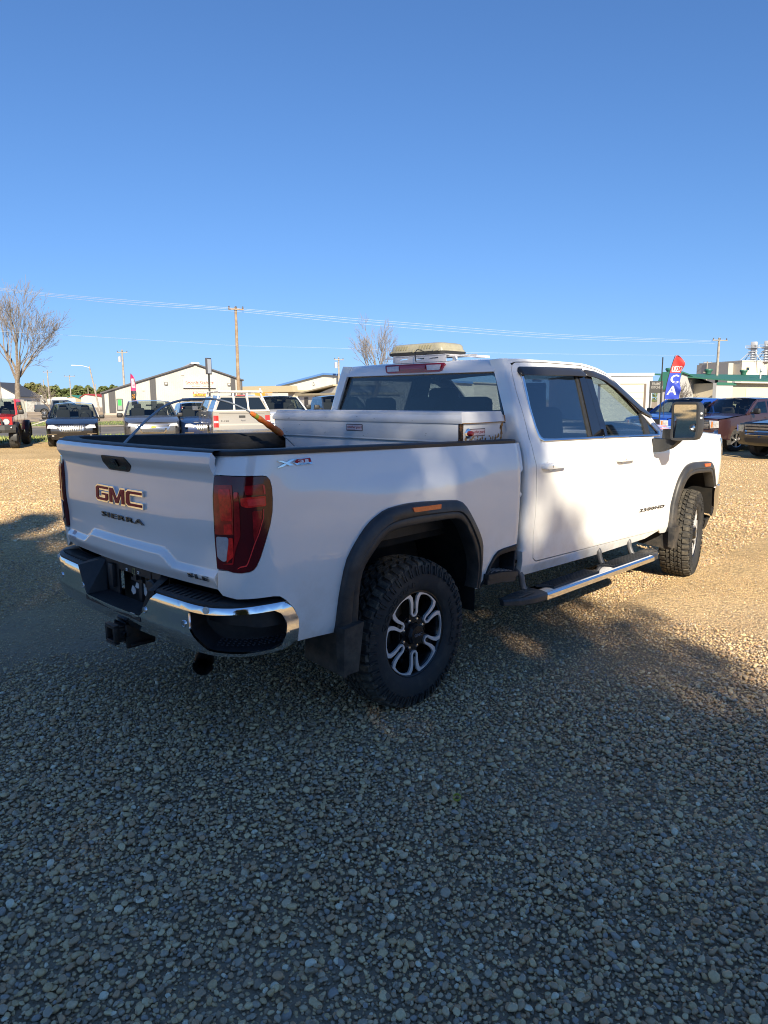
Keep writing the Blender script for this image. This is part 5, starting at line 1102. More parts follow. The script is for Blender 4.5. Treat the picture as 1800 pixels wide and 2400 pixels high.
def wheel_bg(parent, x, y, r, w_, sx, rimm=None, rr=.66, spokes=6, st=0.):
    e = empty('wheel', (x, y, r)); e.parent = parent; e.rotation_euler = (0, 0, (0 if sx > 0 else pi)+st); h = w_/2
    MB().lathe([(-h,r*rr),(-h*1.02,r*.86),(-h*.8,r*.985),(0,r),(h*.8,r*.985),(h*1.02,r*.86),(h,r*rr)], 36).build('tyre', CTY, e, 45)
    mb = MB(); mb.lathe([(-h*.9,r*rr),(-.02,r*rr*.92),(h*.75,r*rr*.94),(h*.96,r*rr),(h*.9,r*rr*.97)], 32); mb.lathe([(h*.1,0),(h*.1,r*rr*.95)], 28); mb.build('rim', CBK, e, 40)
    mb = MB()
    for k in range(spokes):
        a = 2*pi*k/spokes; M = Matrix.Rotation(a, 4, 'X'); mb.add([M @ Vector(p) for p in ((h*.45,-r*.07,r*.05),(h*.45,r*.07,r*.05),(h*.55,r*.10,r*rr*.95),(h*.55,-r*.10,r*rr*.95),(h*.80,-r*.045,r*.05),(h*.80,r*.045,r*.05),(h*.90,r*.075,r*rr*.95),(h*.90,-r*.075,r*rr*.95))], [(3,2,1,0),(4,5,6,7),(0,1,5,4),(1,2,6,5),(2,3,7,6),(3,0,4,7)])
    mb.lathe([(h*.5,r*.13),(h*.85,r*.12),(h*.9,0)], 14); mb.lathe([(h*.9,r*rr*.93),(h*.99,r*rr*.99),(h*.9,r*rr*1.0)], 32); mb.build('rim_face', rimm or CRM, e, 30)
def vehicle(name, loc, rz, label, cat, P, sp, group=None):
    """sp: dimensions and outlines (metres, nose +y, origin midway between the axles)"""
    E = empty(name, loc, rz, label, cat, group); W = sp['W']/2; wb = sp['wb']/2; r = sp['r']; yf, yr_ = sp['yf'], sp['yr']; z0 = sp.get('z0', .30); zb = sp['belt']; H = sp['H']; ins = sp.get('ins', .33)
    lowk = sp.get('boxy', 0)
    def xs(y, z):
        x = W-.05*((z-.75)/.55)**2*(1-.7*lowk)-.012*sst(.75,.95,z)*0
        e = max(0., (y-(yf-.55))/.55); x -= sp.get('fr', .22)*e**2.2
        e = max(0., ((yr_+.45)-y)/.45); x -= sp.get('rr', .12)*e**2.2
        return x
    def fl(y, z): return (xs(y, z), y, z)
    def gx(y, z): return (xs(max(yr_+.2, min(yf-.9, y)), zb)-.02-ins*(z-zb), y, z)
    ra = r*sp.get('arch', 1.16)
    def archpts(yc): return [(yc+ra*cos(a), max(z0, r+ra*sin(a))) for a in frange(-.45, pi+.45, 15)]
    top = sp['top']      # from rear to front: belt/hood edge line [(y,z)]
    bot = [(yf-.02, z0+.08)]+archpts(wb)+archpts(-wb)+[(yr_+.02, z0+.08)]
    out = [(yr_+.02, top[0][1]-.1)]+top+[(yf-.02, top[-1][1]-.08)]+bot
    for sx in (1, -1):
        b_ = panel('body_side', out, fl, P, E, step=.16, thick=.03, sx=sx)
        if sp.get('clad'):
            c_ = sp['clad']; panel('lower_trim', [(yr_+.03,z0+.10+c_),(-wb-ra*1.02,z0+.10+c_),(-wb-ra*1.02,z0),(yr_+.05,z0)][::1], fl, CBK, E, step=.2, thick=.02, off=.006, sx=sx)
            panel('sill_trim', [(-wb+ra*1.0,z0+c_),(wb-ra*1.0,z0+c_),(wb-ra*1.0,z0-.02),(-wb+ra*1.0,z0-.02)], fl, CBK, E, step=.3, thick=.03, off=.006, sx=sx)
        for yc in (wb, -wb):
            mb = MB(); A = archpts(yc); n = len(A); mb.grid(lambda i, x: Vector((sx*(x if x < .9 else xs(A[i][0], A[i][1])-.01), A[i][0], A[i][1])), list(range(n)), [W-.45, .95]); mb.add([Vector((sx*(W-.45), a, b)) for a, b in A], [tuple(range(n))]); mb.build('wheel_house', CBK if not lowk else CBK, E, 40)
            if sp.get('flare'):
                mb = MB(); B = [(yc+(ra*1.14)*cos(a), r+(ra*1.14)*sin(a)) for a in frange(-.2, pi+.2, 15)]; A2 = [(yc+(ra*.98)*cos(a), r+(ra*.98)*sin(a)) for a in frange(-.2, pi+.2, 15)]; fd_ = sp['flare']
                for i in range(15): mb.v += [Vector((sx*(xs(*B[i])-.005), *B[i])), Vector((sx*(xs(*B[i])+fd_*.8), *B[i])), Vector((sx*(xs(*A2[i])+fd_), *A2[i])), Vector((sx*(xs(*A2[i])-.1), *A2[i]))]
                for i in range(14): mb.f += [(i*4+k, i*4+k+1, i*4+k+5, i*4+k+4) for k in range(3)]
                mb.build('wheel_flare', sp.get('flarem', CBK), E, 40)
            wheel_bg(E, sx*(W-sp.get('tw',.24)/2-.02+sp.get('out',0)), yc, r, sp.get('tw',.24), sx, sp.get('rimm'), sp.get('rimr',.66), sp.get('spk',6), sp.get('steer',0) if yc > 0 else 0)
        # greenhouse side + panes
        panel('cab_side', sp['gh'], gx, P, E, step=.2, thick=.03, sx=sx, holes=[inset2(rnd(pn, .04), .015) for pn in sp['panes']])
        for pn in sp['panes']: panel('side_window', rnd(pn, .04), gx, sp.get('gm', CGT), E, step=.2, thick=.01, off=.004, sx=sx)
        for (y, z) in sp.get('handles', ()): MB().box((sx*(xs(y, z)+.012), y, z), (.03,.20,.03), .01).build('door_handle', sp.get('hm', P), E)
        for y in sp.get('seams', ()): MB().box((sx*(xs(y, .85)+.0005), y, (z0+zb)/2+.1), (.004,.008,zb-z0-.25)).build('door_seam', CBK, E)
        my, mz, mw, mh = sp['mirror']; mb = MB(); mb.box((sx*(W+.10+mw/2-.08), my, mz), (mw, .12, mh), min(mh, .12)*.4, None, 3); mb.box((sx*(W-.02), my+.02, mz-mh*.3), (.22,.06,.06), .02); mb.build('side_mirror', sp.get('mm', P), E, 50)
        mb = MB(); mb.box((sx*(W+.10+mw/2-.08), my-.062, mz), (mw*.85,.004,mh*.8), .0); mb.build('mirror_glass', CHR, E)
    rt = sp['roof']   # (y_rear, y_front, z) edge, crown
    def roofp(u, v):
        y = rt[0]+(rt[1]-rt[0])*v; z = rt[2]-rt[3]*(2*v-1)**2; x = gx(y, z)[0]-.0; return Vector((u*x, y+(.06*(1-u*u) if v > .5 else -.03*(1-u*u)*(1-2*v)), z+.05*(1-abs(u)**2.6)))
    mb = MB(); mb.grid(roofp, frange(-1,1,17), frange(0,1,9)); mb.build('roof', sp.get('roofm', P), E, 50)
    def loft(name, A, B, m_, bulge, n=13, k=6, off=0.):
        # A,B: (halfwidth,y,z) top / bottom lines
        mb = MB(); mb.grid(lambda u, v: Vector((u*(A[0]+(B[0]-A[0])*v), A[1]+(B[1]-A[1])*v+bulge*(1-u*u)+off, A[2]+(B[2]-A[2])*v+(.05*(1-abs(u)**2.6) if v == 0 else .03*(1-u*u)*(1-v)))), frange(-1,1,n), frange(0,1,k)); return mb.build(name, m_, E, 50)
    ws = sp['ws']; loft('windscreen', (gx(rt[1], rt[2])[0]-.03, rt[1]+.005, rt[2]-rt[3]-.004), (gx(ws[0], zb)[0]-.02, ws[0], ws[1]), sp.get('gm', CGT), .10)
    for sx in (1, -1):
        a = roofp(sx*1, 1); b = Vector((sx*(gx(ws[0], zb)[0]+.01), ws[0]-.02, ws[1])); MB().tube([a-Vector((0,.02,.02)), a.lerp(b, .5)+Vector((0,-.01,0)), b], .034, 8).build('windscreen_pillar', P, E, 60)
    rw = sp['rw']; loft('rear_glass', (gx(rt[0], rt[2])[0]-.05, rt[0]-.004, rt[2]-rt[3]-.03), (gx(rw[0], zb)[0]-.05, rw[0], rw[1]), CGT, -.05)
    if sp.get('rearwall'): loft('rear_wall', (gx(rt[0], rt[2])[0], rt[0], rt[2]-rt[3]), (gx(rw[0], zb)[0], rw[0]+.006, sp['rearwall']), P, -.045, off=.012)
    hz = sp['hood']   # (y0,z0)->(y1,z1)
    def hoodp(u, v):
        y = hz[0]+(hz[2]-hz[0])*v; x = xs(min(y, yf-.02), hz[1])-.01; z = hz[1]+(hz[3]-hz[1])*v**1.6; return Vector((u*x, y+sp.get('hb',.12)*(1-u*u)*v, z+sp.get('hc',.06)*(1-abs(u)**3)*(1-.45*v)))
    mb = MB(); mb.grid(hoodp, frange(-1,1,21), frange(0,1,10)); mb.build('bonnet', P, E, 50)
    # faces
    fb = sp.get('fb', .12)
    fz = sp['front']     # profile z -> y offset from yf
    def front(x, z): u = x/W; return (x, yf+fz(z)+fb*(1-u*u)-.5*max(0,abs(u)-.82)**1.5, z)
    wf = xs(yf-.02, .8)
    panel('front_face', rnd([(-wf,z0),(wf,z0),(wf,hz[3]+.01),(-wf,hz[3]+.01)], .03), front, P, E, step=.10, thick=.06, ref=(0,1,0))
    bf = sp['back']
    def back(x, z): u = x/W; return (x, yr_+bf(z)-.04*(1-u*u)+.5*max(0,abs(u)-.82)**1.5, z)
    wr = xs(yr_+.02, .8); zt = sp.get('ztail', zb)
    panel('rear_face', rnd([(-wr,z0),(wr,z0),(wr,zt),(-wr,zt)], .03), back, P, E, step=.12, thick=.06, ref=(0,-1,0))
    for (nm, pts, m_, off, both) in sp.get('fd', ()):
        for sx in ((1,-1) if both else (1,)): panel(nm, rnd(pts, .012), front, m_, E, step=.12, thick=.02, off=off, ref=(0,1,0), sx=sx)
    for (nm, pts, m_, off, both) in sp.get('bd', ()):
        for sx in ((1,-1) if both else (1,)): panel(nm, rnd(pts, .012), back, m_, E, step=.12, thick=.02, off=off, ref=(0,-1,0), sx=sx)
    for n_, zc, h_, x0, x1, m_ in sp.get('slats', ()):      # grille bars
        for k in range(n_): 
            z = zc+h_*k; panel('grille_bar', [(x0,z-h_*.22),(x1,z-h_*.22),(x1,z+h_*.22),(x0,z+h_*.22)], front, m_, E, step=.15, thick=.015, off=.024, ref=(0,1,0))
    for xx, z1, z2, wd, m_ in sp.get('vbars', ()): panel('grille_bar', [(xx-wd,z1),(xx+wd,z1),(xx+wd,z2),(xx-wd,z2)], front, m_, E, step=0, thick=.015, off=.024, ref=(0,1,0))
    MB().box((0,(yf+yr_)/2,z0+.10),(W*1.5,(yf-yr_)*.9,.16)).build('underbody', CBK, E)
    yfs = ws[0]-1.05; ys2 = yfs-.95
    for x in (-W*.44, W*.44):
        mb = MB(); mb.box((x,yfs+.22,zb-.28),(.50,.5,.16),.05); mb.box((x,yfs-.06,zb+.02),(.50,.14,.60),.05); mb.box((x,yfs-.10,zb+.40),(.27,.10,.18),.04); mb.build('front_seat', SEATB, E)
    mb = MB(); mb.box((0,ys2+.2,zb-.28),(W*1.5,.5,.16),.05); mb.box((0,ys2-.05,zb-.02),(W*1.5,.14,.52),.05)
    for x in (-W*.44, W*.44): mb.box((x,ys2-.08,zb+.32),(.26,.10,.16),.04)
    mb.build('rear_seat', SEATB, E); MB().box((0,ws[0]-.28,zb-.12),(W*1.7,.50,.20),.05).build('dashboard', SEATB, E); MB().box((0,yfs-.2,zb-.42),(W*1.75,2.4,.05)).build('cabin_floor', SEATB, E)
    mb = MB(); mb.lathe([(-.012,.17),(0,.185),(.012,.17),(0,.155)], 20, (0,0,0), 'y', True); mb.xf(Matrix.Translation((-W*.44, ws[0]-.62, zb+.06)) @ Matrix.Rotation(-.4, 4, 'X')); mb.build('steering_wheel', CBK, E); MB().box((0,rt[1]+.0,rt[2]-.16),(.24,.03,.07),.015).build('interior_mirror', CBK, E)
    return E, front, back, fl
def T_(s_, fn, x0, z0, w_, h, m_, par, d=.012, sgn=1): return text_mesh('lettering', s_, m_, par, (lambda a, b, q: Vector(fn(x0-a if sgn > 0 else x0+a, z0+b))+Vector((0, .012+q if sgn > 0 else -.012-q, 0))), w_, h, .006)
def plc(px, dp, py=None):
    d = ray(px, 1000); p = CAM+d*(dp/d.dot(FW2)); p.z = 0; t, n = tn(p); p.z = gz(t, n)+und(t, n); return p
FACE = ROT+pi      # nose towards the lot
GRP = 'vehicles parked along the verge'
lin = lambda *p: pchip(list(p))
# ---- dark SUV, left
suv = dict(W=1.84, wb=2.75, r=.36, yf=2.30, yr=-2.36, H=1.70, belt=1.06, tw=.235, top=[(-2.3,1.02),(-1.2,1.05),(.6,1.05),(1.1,1.02),(1.7,.97),(2.2,.84)], gh=[(-2.2,1.04),(-1.95,1.50),(-1.5,1.60),(-.2,1.62),(.15,1.58),(.95,1.06)],
  panes=[[(-1.25,1.09),(-1.20,1.48),(-.35,1.54),(-.28,1.09)],[(-.20,1.09),(-.25,1.54),(.12,1.52),(.78,1.09)],[(-1.95,1.12),(-1.75,1.44),(-1.33,1.48),(-1.36,1.10)]], roof=(-1.75,.12,1.615,.03), ws=(1.02,1.07), rw=(-2.25,1.08), hood=(1.0,1.06,2.18,.85), hc=.05,
  front=lin((.25,-.10),(.45,-.01),(.6,.03),(.8,.0),(.9,-.10)), back=lin((.25,.10),(.5,0),(.8,0),(1.06,.10)), mirror=(.62,1.10,.20,.15), mm=CBK, handles=((-.2,.93),(-1.05,.95)), seams=(-.25,.95,-1.3), clad=.05,
  fd=(('headlamp', [(.50,.70),(.84,.72),(.80,.83),(.62,.84),(.46,.76)], CHL, .010, True),('grille_surround', [(-.46,.84),(.46,.84),(.40,.62),(.25,.575),(-.25,.575),(-.40,.62)], CHR, .010, False),('grille', [(-.43,.82),(.43,.82),(.37,.63),(.23,.59),(-.23,.59),(-.37,.63)], CBK, .016, False),('lower_grille', [(-.40,.40),(.40,.40),(.34,.33),(-.34,.33)], CBK, .008, False),('fog_trim', [(.52,.52),(.84,.52),(.86,.49),(.52,.49)], CHR, .012, True),('fog_lamp', [(.56,.485),(.74,.485),(.72,.40),(.58,.41)], CBK, .008, True),('fog_bulb', [(.61,.47),(.68,.47),(.68,.42),(.61,.42)], CHL, .012, True),('lower_chrome', [(-.45,.385),(.45,.385),(.42,.365),(-.42,.365)], CHR, .012, False)), vbars=[(x*.062,.60+.02*(abs(x) > 4)+.02*(abs(x) > 5),.81,.012,CHR) for x in range(-6,7)], spk=5)
NAVY = cpaint('black_blue', (.012,.012,.015)); GREYB = cpaint('grey_blue', (.105,.105,.11), .4)
E1, fr1, bk1, _ = vehicle('suv', plc(176,28.7), FACE+.0, 'black-blue SUV with chrome waterfall grille, parked beside the red off-road 4x4', 'suv', NAVY, suv, GRP)
panel('grille_badge', rnd([(-.07,.745),(0,.775),(.07,.745),(.05,.69),(0,.665),(-.05,.69)], .02), fr1, CHR, E1, step=0, thick=.015, off=.034, ref=(0,1,0))
s2 = dict(suv); s2.update(W=1.97, wb=3.05, yf=2.45, yr=-2.6, H=1.78, r=.37, belt=1.12, top=[(-2.5,1.06),(-1.2,1.11),(.6,1.11),(1.2,1.08),(1.8,1.03),(2.3,.90)], gh=[(-2.4,1.1),(-2.2,1.6),(-1.8,1.69),(-.2,1.71),(.2,1.67),(1.05,1.12)],
  panes=[[(-1.3,1.15),(-1.28,1.58),(-.35,1.63),(-.28,1.15)],[(-.20,1.15),(-.25,1.63),(.15,1.61),(.86,1.15)],[(-2.2,1.18),(-2.05,1.55),(-1.42,1.58),(-1.42,1.16)]], roof=(-2.1,.15,1.70,.03), ws=(1.12,1.13), rw=(-2.45,1.14), hood=(1.1,1.12,2.33,.91), front=lin((.25,-.12),(.45,-.02),(.6,.03),(.85,.0),(.95,-.10)), mirror=(.72,1.17,.22,.17), mm=CBK,
  fd=(('headlamp', [(.50,.78),(.88,.80),(.84,.90),(.52,.865)], CHL, .010, True),('grille_surround', [(-.66,.86),(.66,.86),(.56,.70),(.40,.545),(-.40,.545),(-.56,.70)], CHR, .010, False),('grille', [(-.50,.725),(.50,.725),(.36,.575),(-.36,.575)], CBK, .017, False),('upper_grille', [(-.58,.84),(.58,.84),(.54,.775),(-.54,.775)], CBK, .017, False),('lower_grille', [(-.55,.48),(.55,.48),(.5,.38),(-.5,.38)], CBK, .008, False),('fog_lamp', [(.66,.50),(.86,.52),(.84,.42),(.66,.42)], CBK, .008, True)), vbars=[], slats=[(3,.61,.045,-.40,.40,CHR),(2,.795,.03,-.5,.5,CHR)])
E2, fr2, bk2, _ = vehicle('suv', plc(352,28.4), FACE, 'grey SUV with wide chrome grille and gold badge, seen over the tailgate', 'suv', GREYB, s2, GRP)
panel('grille_badge', rnd([(-.10,.745),(-.04,.745),(-.04,.725),(.05,.725),(.05,.745),(.11,.745),(.09,.785),(.05,.785),(.05,.805),(-.05,.805),(-.05,.785),(-.11,.785)], .004), fr2, mat('badge_gold', (.65,.45,.05), rough=.25, metal=.6), E2, step=0, thick=.015, off=.036, ref=(0,1,0))
s3 = dict(suv); s3.update(W=1.86)
vehicle('suv', plc(468,29.5), FACE+.02, 'dark blue SUV half hidden behind the silver pickup with a ladder rack', 'suv', cpaint('mid_blue', (.012,.03,.10), .3), s3, GRP)
# ---- pickups
def pick(W=2.03, wb=3.68, yf=2.92, yr=-2.98, H=1.94, belt=1.30, r=.40):
    return dict(W=W, wb=wb, r=r, yf=yf, yr=yr, H=H, belt=belt, tw=.27, boxy=.6, z0=.42, fr=.14, rr=.03, arch=1.20, top=[(yr+.03,belt+.04),(-1.06,belt+.04),(-1.02,belt),(1.0,belt-.01),(1.55,belt-.03),(yf-.10,1.14)], gh=[(-1.0,belt-.02),(-.96,H-.10),(-.5,H-.08),(.42,H-.10),(.75,H-.18),(1.42,belt-.02)],
    panes=[[(-.78,belt+.04),(-.78,H-.18),(-.02,H-.17),(.02,belt+.04)],[(.10,belt+.04),(.06,H-.17),(.55,H-.20),(1.15,belt+.04)]], roof=(-.97,.55,H-.075,.02), ws=(1.45,belt-.01), rw=(-1.03,belt+.02), rearwall=belt-.3, hood=(1.42,belt-.02,yf-.08,1.16), hc=.07, hb=.10,
    front=lin((.35,-.12),(.55,.05),(.75,.06),(.80,-.02),(1.1,-.02),(1.2,-.08)), back=lin((.35,.02),(.6,-.02),(1.25,0),(1.34,.0)), ztail=belt+.04, mirror=(1.08,belt+.12,.24,.20), mm=CBK, handles=((.22,belt-.13),(-.72,belt-.13)), seams=(.06,1.15,-.92), fb=.10, spk=6, rimr=.62)
FB = (('bumper', [(-.96,.78),(.96,.78),(.98,.52),(.60,.46),(-.60,.46),(-.98,.52)], CHR, .03, False),('lower_valance', [(-.90,.50),(.90,.50),(.86,.40),(-.86,.40)], CBK, .034, False),('grille', [(-.62,1.13),(.62,1.13),(.62,.81),(-.62,.81)], CBK, .012, False),('headlamp', [(.62,1.11),(.93,1.10),(.95,.86),(.66,.84)], CHL, .014, True),('turn_lamp', [(.70,1.08),(.75,1.08),(.75,.87),(.70,.87)], CAM_, .018, True),('fog_lamp', [(.60,.66),(.86,.66),(.84,.55),(.62,.55)], CBK, .036, True))
# silver truck with canopy and ladder rack, tail towards us
SILV = cpaint('silver_beige', (.30,.285,.26), .3)
sf = pick(); sf['bd'] = (('tail_lamp', [(.80,1.20),(.965,1.20),(.965,.80),(.80,.80)], CRL, .008, True),('lamp_clear', [(.81,1.02),(.955,1.02),(.955,.95),(.81,.95)], CHL, .012, True),('tailgate_band', [(-.76,.92),(.76,.92),(.76,.86),(-.76,.86)], mat('band_grey', (.35,.34,.32), rough=.4), .004, False),('tailgate_handle', [(-.11,1.20),(.11,1.20),(.11,1.12),(-.11,1.12)], CBK, .010, False),('rear_bumper', [(-.98,.72),(.98,.72),(.98,.52),(-.98,.52)], CHR, .10, False),('tailgate_line', [(-.78,1.275),(.78,1.275),(.78,1.265),(-.78,1.265)], CBK, .003, False))
d0 = plc(568,24.6); E3, fr3, bk3, _ = vehicle('pickup_truck', d0+NN*2.98, ROT, 'silver pickup with rear canopy and white ladder rack, tail towards the camera', 'truck', SILV, sf, GRP)
mb = MB(); mb.lathe([(0,.10),(.010,.095),(.012,0)], 28, (0,0,0), 'y'); mb.xf(Matrix.Translation((.02,-2.995,1.03)) @ Matrix.Rotation(pi, 4, 'Z') @ Matrix.Diagonal((1.25,1,.50,1))); mb.build('tailgate_badge', mat('oval_navy', (.03,.04,.09), rough=.25, coat=.6), E3, 40)
text_mesh('badge_script', 'Ford', CHR, E3, lambda a, b, d: Vector((-.055+a, -3.046-d, 1.01+b)), .15, .045, .006, shear=.25)
text_mesh('model_badge', 'F-150', CBK, E3, lambda a, b, d: Vector((-.72+a, bk3(-.72+a, 1.0)[1]-.004-d, .985+b)), .26, .055, .006)
cw = lambda x, y, z: Vector((x, y, z)); mb = MB(); V0 = [(-.94,-2.96,1.33),(.94,-2.96,1.33),(.94,-1.05,1.33),(-.94,-1.05,1.33)]; V1 = [(-.68,-2.72,1.86),(.68,-2.72,1.86),(.70,-1.05,1.90),(-.70,-1.05,1.90)]; mb.hexa(V0+V1); can = mb.build('canopy', SILV, E3)
def bil(A, B, Cc, D, u, v): return (Vector(A)*(1-u)+Vector(B)*u)*(1-v)+(Vector(D)*(1-u)+Vector(Cc)*u)*v
def quadp(nm, A, B, Cc, D, u0, u1, v0, v1, m_, par, o_=Vector((0,-.008,.003))):
    mb = MB(); P_ = [bil(A, B, Cc, D, u, v)+o_ for u, v in ((u0,v0),(u1,v0),(u1,v1),(u0,v1))]; mb.hexa([p-o_*.9 for p in P_]+P_); return mb.build(nm, m_, par)
for u0, u1 in ((.03,.34),(.37,.63),(.66,.97)): quadp('canopy_window', V0[0], V0[1], V1[1], V1[0], u0, u1, .10, .90, CGL, can)
quadp('canopy_side_window', V0[1], V0[2], V1[2], V1[1], .1, .9, .2, .85, CGL, can, Vector((.008,0,.003))); quadp('canopy_side_window', V0[3], V0[0], V1[0], V1[3], .1, .9, .2, .85, CGL, can, Vector((-.008,0,.003)))
MB().box((0,-2.78,1.885),(.34,.05,.03),.01).build('canopy_brake_lamp', CRL, can)
RKW = mat('rack_white', (.78,.76,.72), rough=.5); rk = MB()
for y in (-2.80,-1.5,-.2,.6): rk.tube([(-.76,y,2.02),(.76,y,2.02)], .025, 8)
for sx in (1,-1):
    rk.tube([(sx*.72,-2.85,2.02),(sx*.72,.7,2.02)], .025, 8); rk.tube([(sx*.95,-2.96,1.34),(sx*.72,-2.74,1.92),(sx*.70,-2.72,2.12)], .028, 8); rk.tube([(sx*.24,-2.96,1.34),(sx*.24,-2.74,1.90),(sx*.24,-2.75,2.02)], .03, 8); rk.tube([(sx*.74,.6,1.84),(sx*.72,.6,2.02)], .025, 6)
rk.tube([(-.92,-2.99,1.36),(.92,-2.99,1.36)], .03, 8); rk.build('ladder_rack', RKW, E3, 50)
# white pickup facing us, dark pickup next to it
sw = pick(); sw['fd'] = FB
vehicle('pickup_truck', plc(668,30.6)+NN*1.5, FACE, 'white pickup facing the lot, only windscreen and roof showing behind the tool box', 'truck', cpaint('plain_white', (.72,.73,.74)), sw, GRP)
sw2 = pick(); sw2['fd'] = FB
vehicle('pickup_truck', plc(812,30.0)+NN*1.5, FACE, 'dark grey pickup just left of the cab, mostly hidden by it', 'truck', cpaint('slate', (.035,.045,.06), .4), sw2, GRP)
# ---- red 4x4 at the left edge
RED = cpaint('red', (.52,.012,.014))
jp = dict(W=1.66, wb=2.95, r=.415, yf=2.02, yr=-2.15, H=1.86, belt=1.22, tw=.29, out=.11, boxy=1, z0=.62, fr=.02, rr=.02, arch=1.18, flare=.14, top=[(-2.1,1.22),(1.0,1.22),(1.05,1.20),(1.95,1.14)], gh=[(-2.1,1.2),(-2.05,1.78),(.52,1.80),(.82,1.2)],
  panes=[[(-2.0,1.26),(-1.98,1.70),(-1.05,1.72),(-1.05,1.26)],[(-.95,1.26),(-.95,1.72),(-.15,1.72),(-.15,1.26)],[(-.05,1.26),(-.05,1.72),(.50,1.72),(.70,1.26)]], roof=(-2.08,.50,1.80,.01), ins=.10, ws=(.80,1.22), rw=(-2.12,1.25), hood=(.85,1.22,1.98,1.15), hc=.05, hb=.04, front=lin((.5,0),(1.2,0)), back=lin((.5,0),(1.3,0)), mirror=(.72,1.32,.20,.18), mm=CBK, fb=.04, spk=5, rimm=CBK, rimr=.5, seams=(-.1,-1.0,.78), flarem=CBK,
  fd=tuple([('headlamp_ring', [(.62+.125*cos(a), .99+.125*sin(a)) for a in frange(0, 5.9, 14)], CBK, .006, True),('headlamp', [(.62+.105*cos(a), .99+.105*sin(a)) for a in frange(0, 5.9, 14)], CHL, .014, True)]+[('grille_slot', [(x-.028,1.10),(x+.028,1.10),(x+.028,.82),(x-.028,.82)], CBK, .006, False) for x in (-.39,-.26,-.13,0,.13,.26,.39)]))
E4, fr4, _, _ = vehicle('off_road_vehicle', plc(-8,27.2)+NN*.2, FACE-.02, 'red off-road 4x4 with black winch bumper, cut by the left edge', 'off-road car', RED, jp, GRP)
mb = MB(); BP = [(-.93,2.14),(-.60,2.34),(.60,2.34),(.93,2.14)]
for (z, o_) in ((.60,-.05),(.70,.0),(.86,.0),(.88,-.03)): mb.v += [Vector((x*(1+o_*.3), y+o_, z)) for x, y in BP]+[Vector((x*.9, y-.2, z)) for x, y in reversed(BP)]
for k in range(3): mb.f += [(k*8+i, k*8+(i+1) % 8, (k+1)*8+(i+1) % 8, (k+1)*8+i) for i in range(8)]
mb.f += [tuple(range(7,-1,-1)), tuple(range(24,32))]; BM = mat('bumper_steel_grey', (.045,.047,.05), rough=.55); bj = mb.build('winch_bumper', BM, E4, 25)
for x in (-.45,-.15,.15,.45): MB().lathe([(2.30,.035),(2.345,.035)], 12, (x,0,.66), 'y').build('bumper_hole', CBK, bj)
MB().tube(spl([(-.52,2.28,.88),(-.50,2.30,1.05),(-.42,2.30,1.10),(.42,2.30,1.10),(.50,2.30,1.05),(.52,2.28,.88)], 4), .03, 10).build('bumper_hoop', BM, bj, 50)
for sx in (1,-1): MB().box((sx*.80,2.22,.78),(.05,.10,.08),.02).build('shackle', CHR, bj)
MB().box((0,2.345,.76),(.20,.02,.05),.01).build('winch_slot', CBK, bj)
# ---- right-hand row
MAR = cpaint('maroon', (.050,.022,.025), .35); HR = YAW+radians(59.5)*1.0
sm = pick(); sm['fd'] = FB; sm['slats'] = [(5,.85,.06,-.60,.60,CHR)]
hd_ = Vector((-sin(radians(59.5)), -cos(radians(59.5)))); dirw = RT2*hd_.x+FW2*hd_.y; rzr = atan2(-dirw.x, dirw.y); hw = plc(1724,25.3)
sm['steer'] = -.30
axl = hw-dirw*1.84; rgt = Vector((dirw.y, -dirw.x, 0)); cen = axl-(-rgt)*(.88); cen = hw-dirw*1.84+rgt*.88
E5, fr5, _, fl5 = vehicle('pickup_truck', cen, rzr, 'maroon pickup with chrome grille parked behind the mirror', 'truck', MAR, sm, 'vehicles parked at the right')
panel('grille_band', [(-.62,1.0),(.62,1.0),(.62,.93),(-.62,.93)], fr5, CHR, E5, step=.2, thick=.02, off=.03, ref=(0,1,0))
mb = MB(); mb.lathe([(0,.10),(.012,.095),(.014,0)], 28, (0,0,0), 'y'); mb.xf(Matrix.Translation((0,fr5(0,.96)[1]+.032,.965)) @ Matrix.Diagonal((1.25,1,.50,1))); mb.build('grille_badge', MATS['oval_navy'], E5, 40)
MB().box((-.70,.80,1.40),(.30,.004,.16),.0, Matrix.Rotation(.3, 3, 'X')).build('window_sticker', mat('sticker_redwhite', (.75,.70,.70), rough=.6, col2=(.6,.05,.05), vscale=4, mixlo=.48, mixhi=.5), E5)
for yy in (-1.9,): pass
MB().box((-1.0,.2,.47),(.14,2.2,.05),.02).build('running_board', CHR, E5); MB().box((1.0,.2,.47),(.14,2.2,.05),.02).build('running_board', CHR, E5)
sb = pick(); sb['fd'] = FB
BLU = cpaint('bright_blue', (.012,.06,.36), .2)
vehicle('pickup_truck', plc(1585,27.2)-dirw*1.3+rgt*.3, rzr+.06, 'bright blue pickup half hidden behind the mirror and pillar', 'truck', BLU, sb, 'vehicles parked at the right')
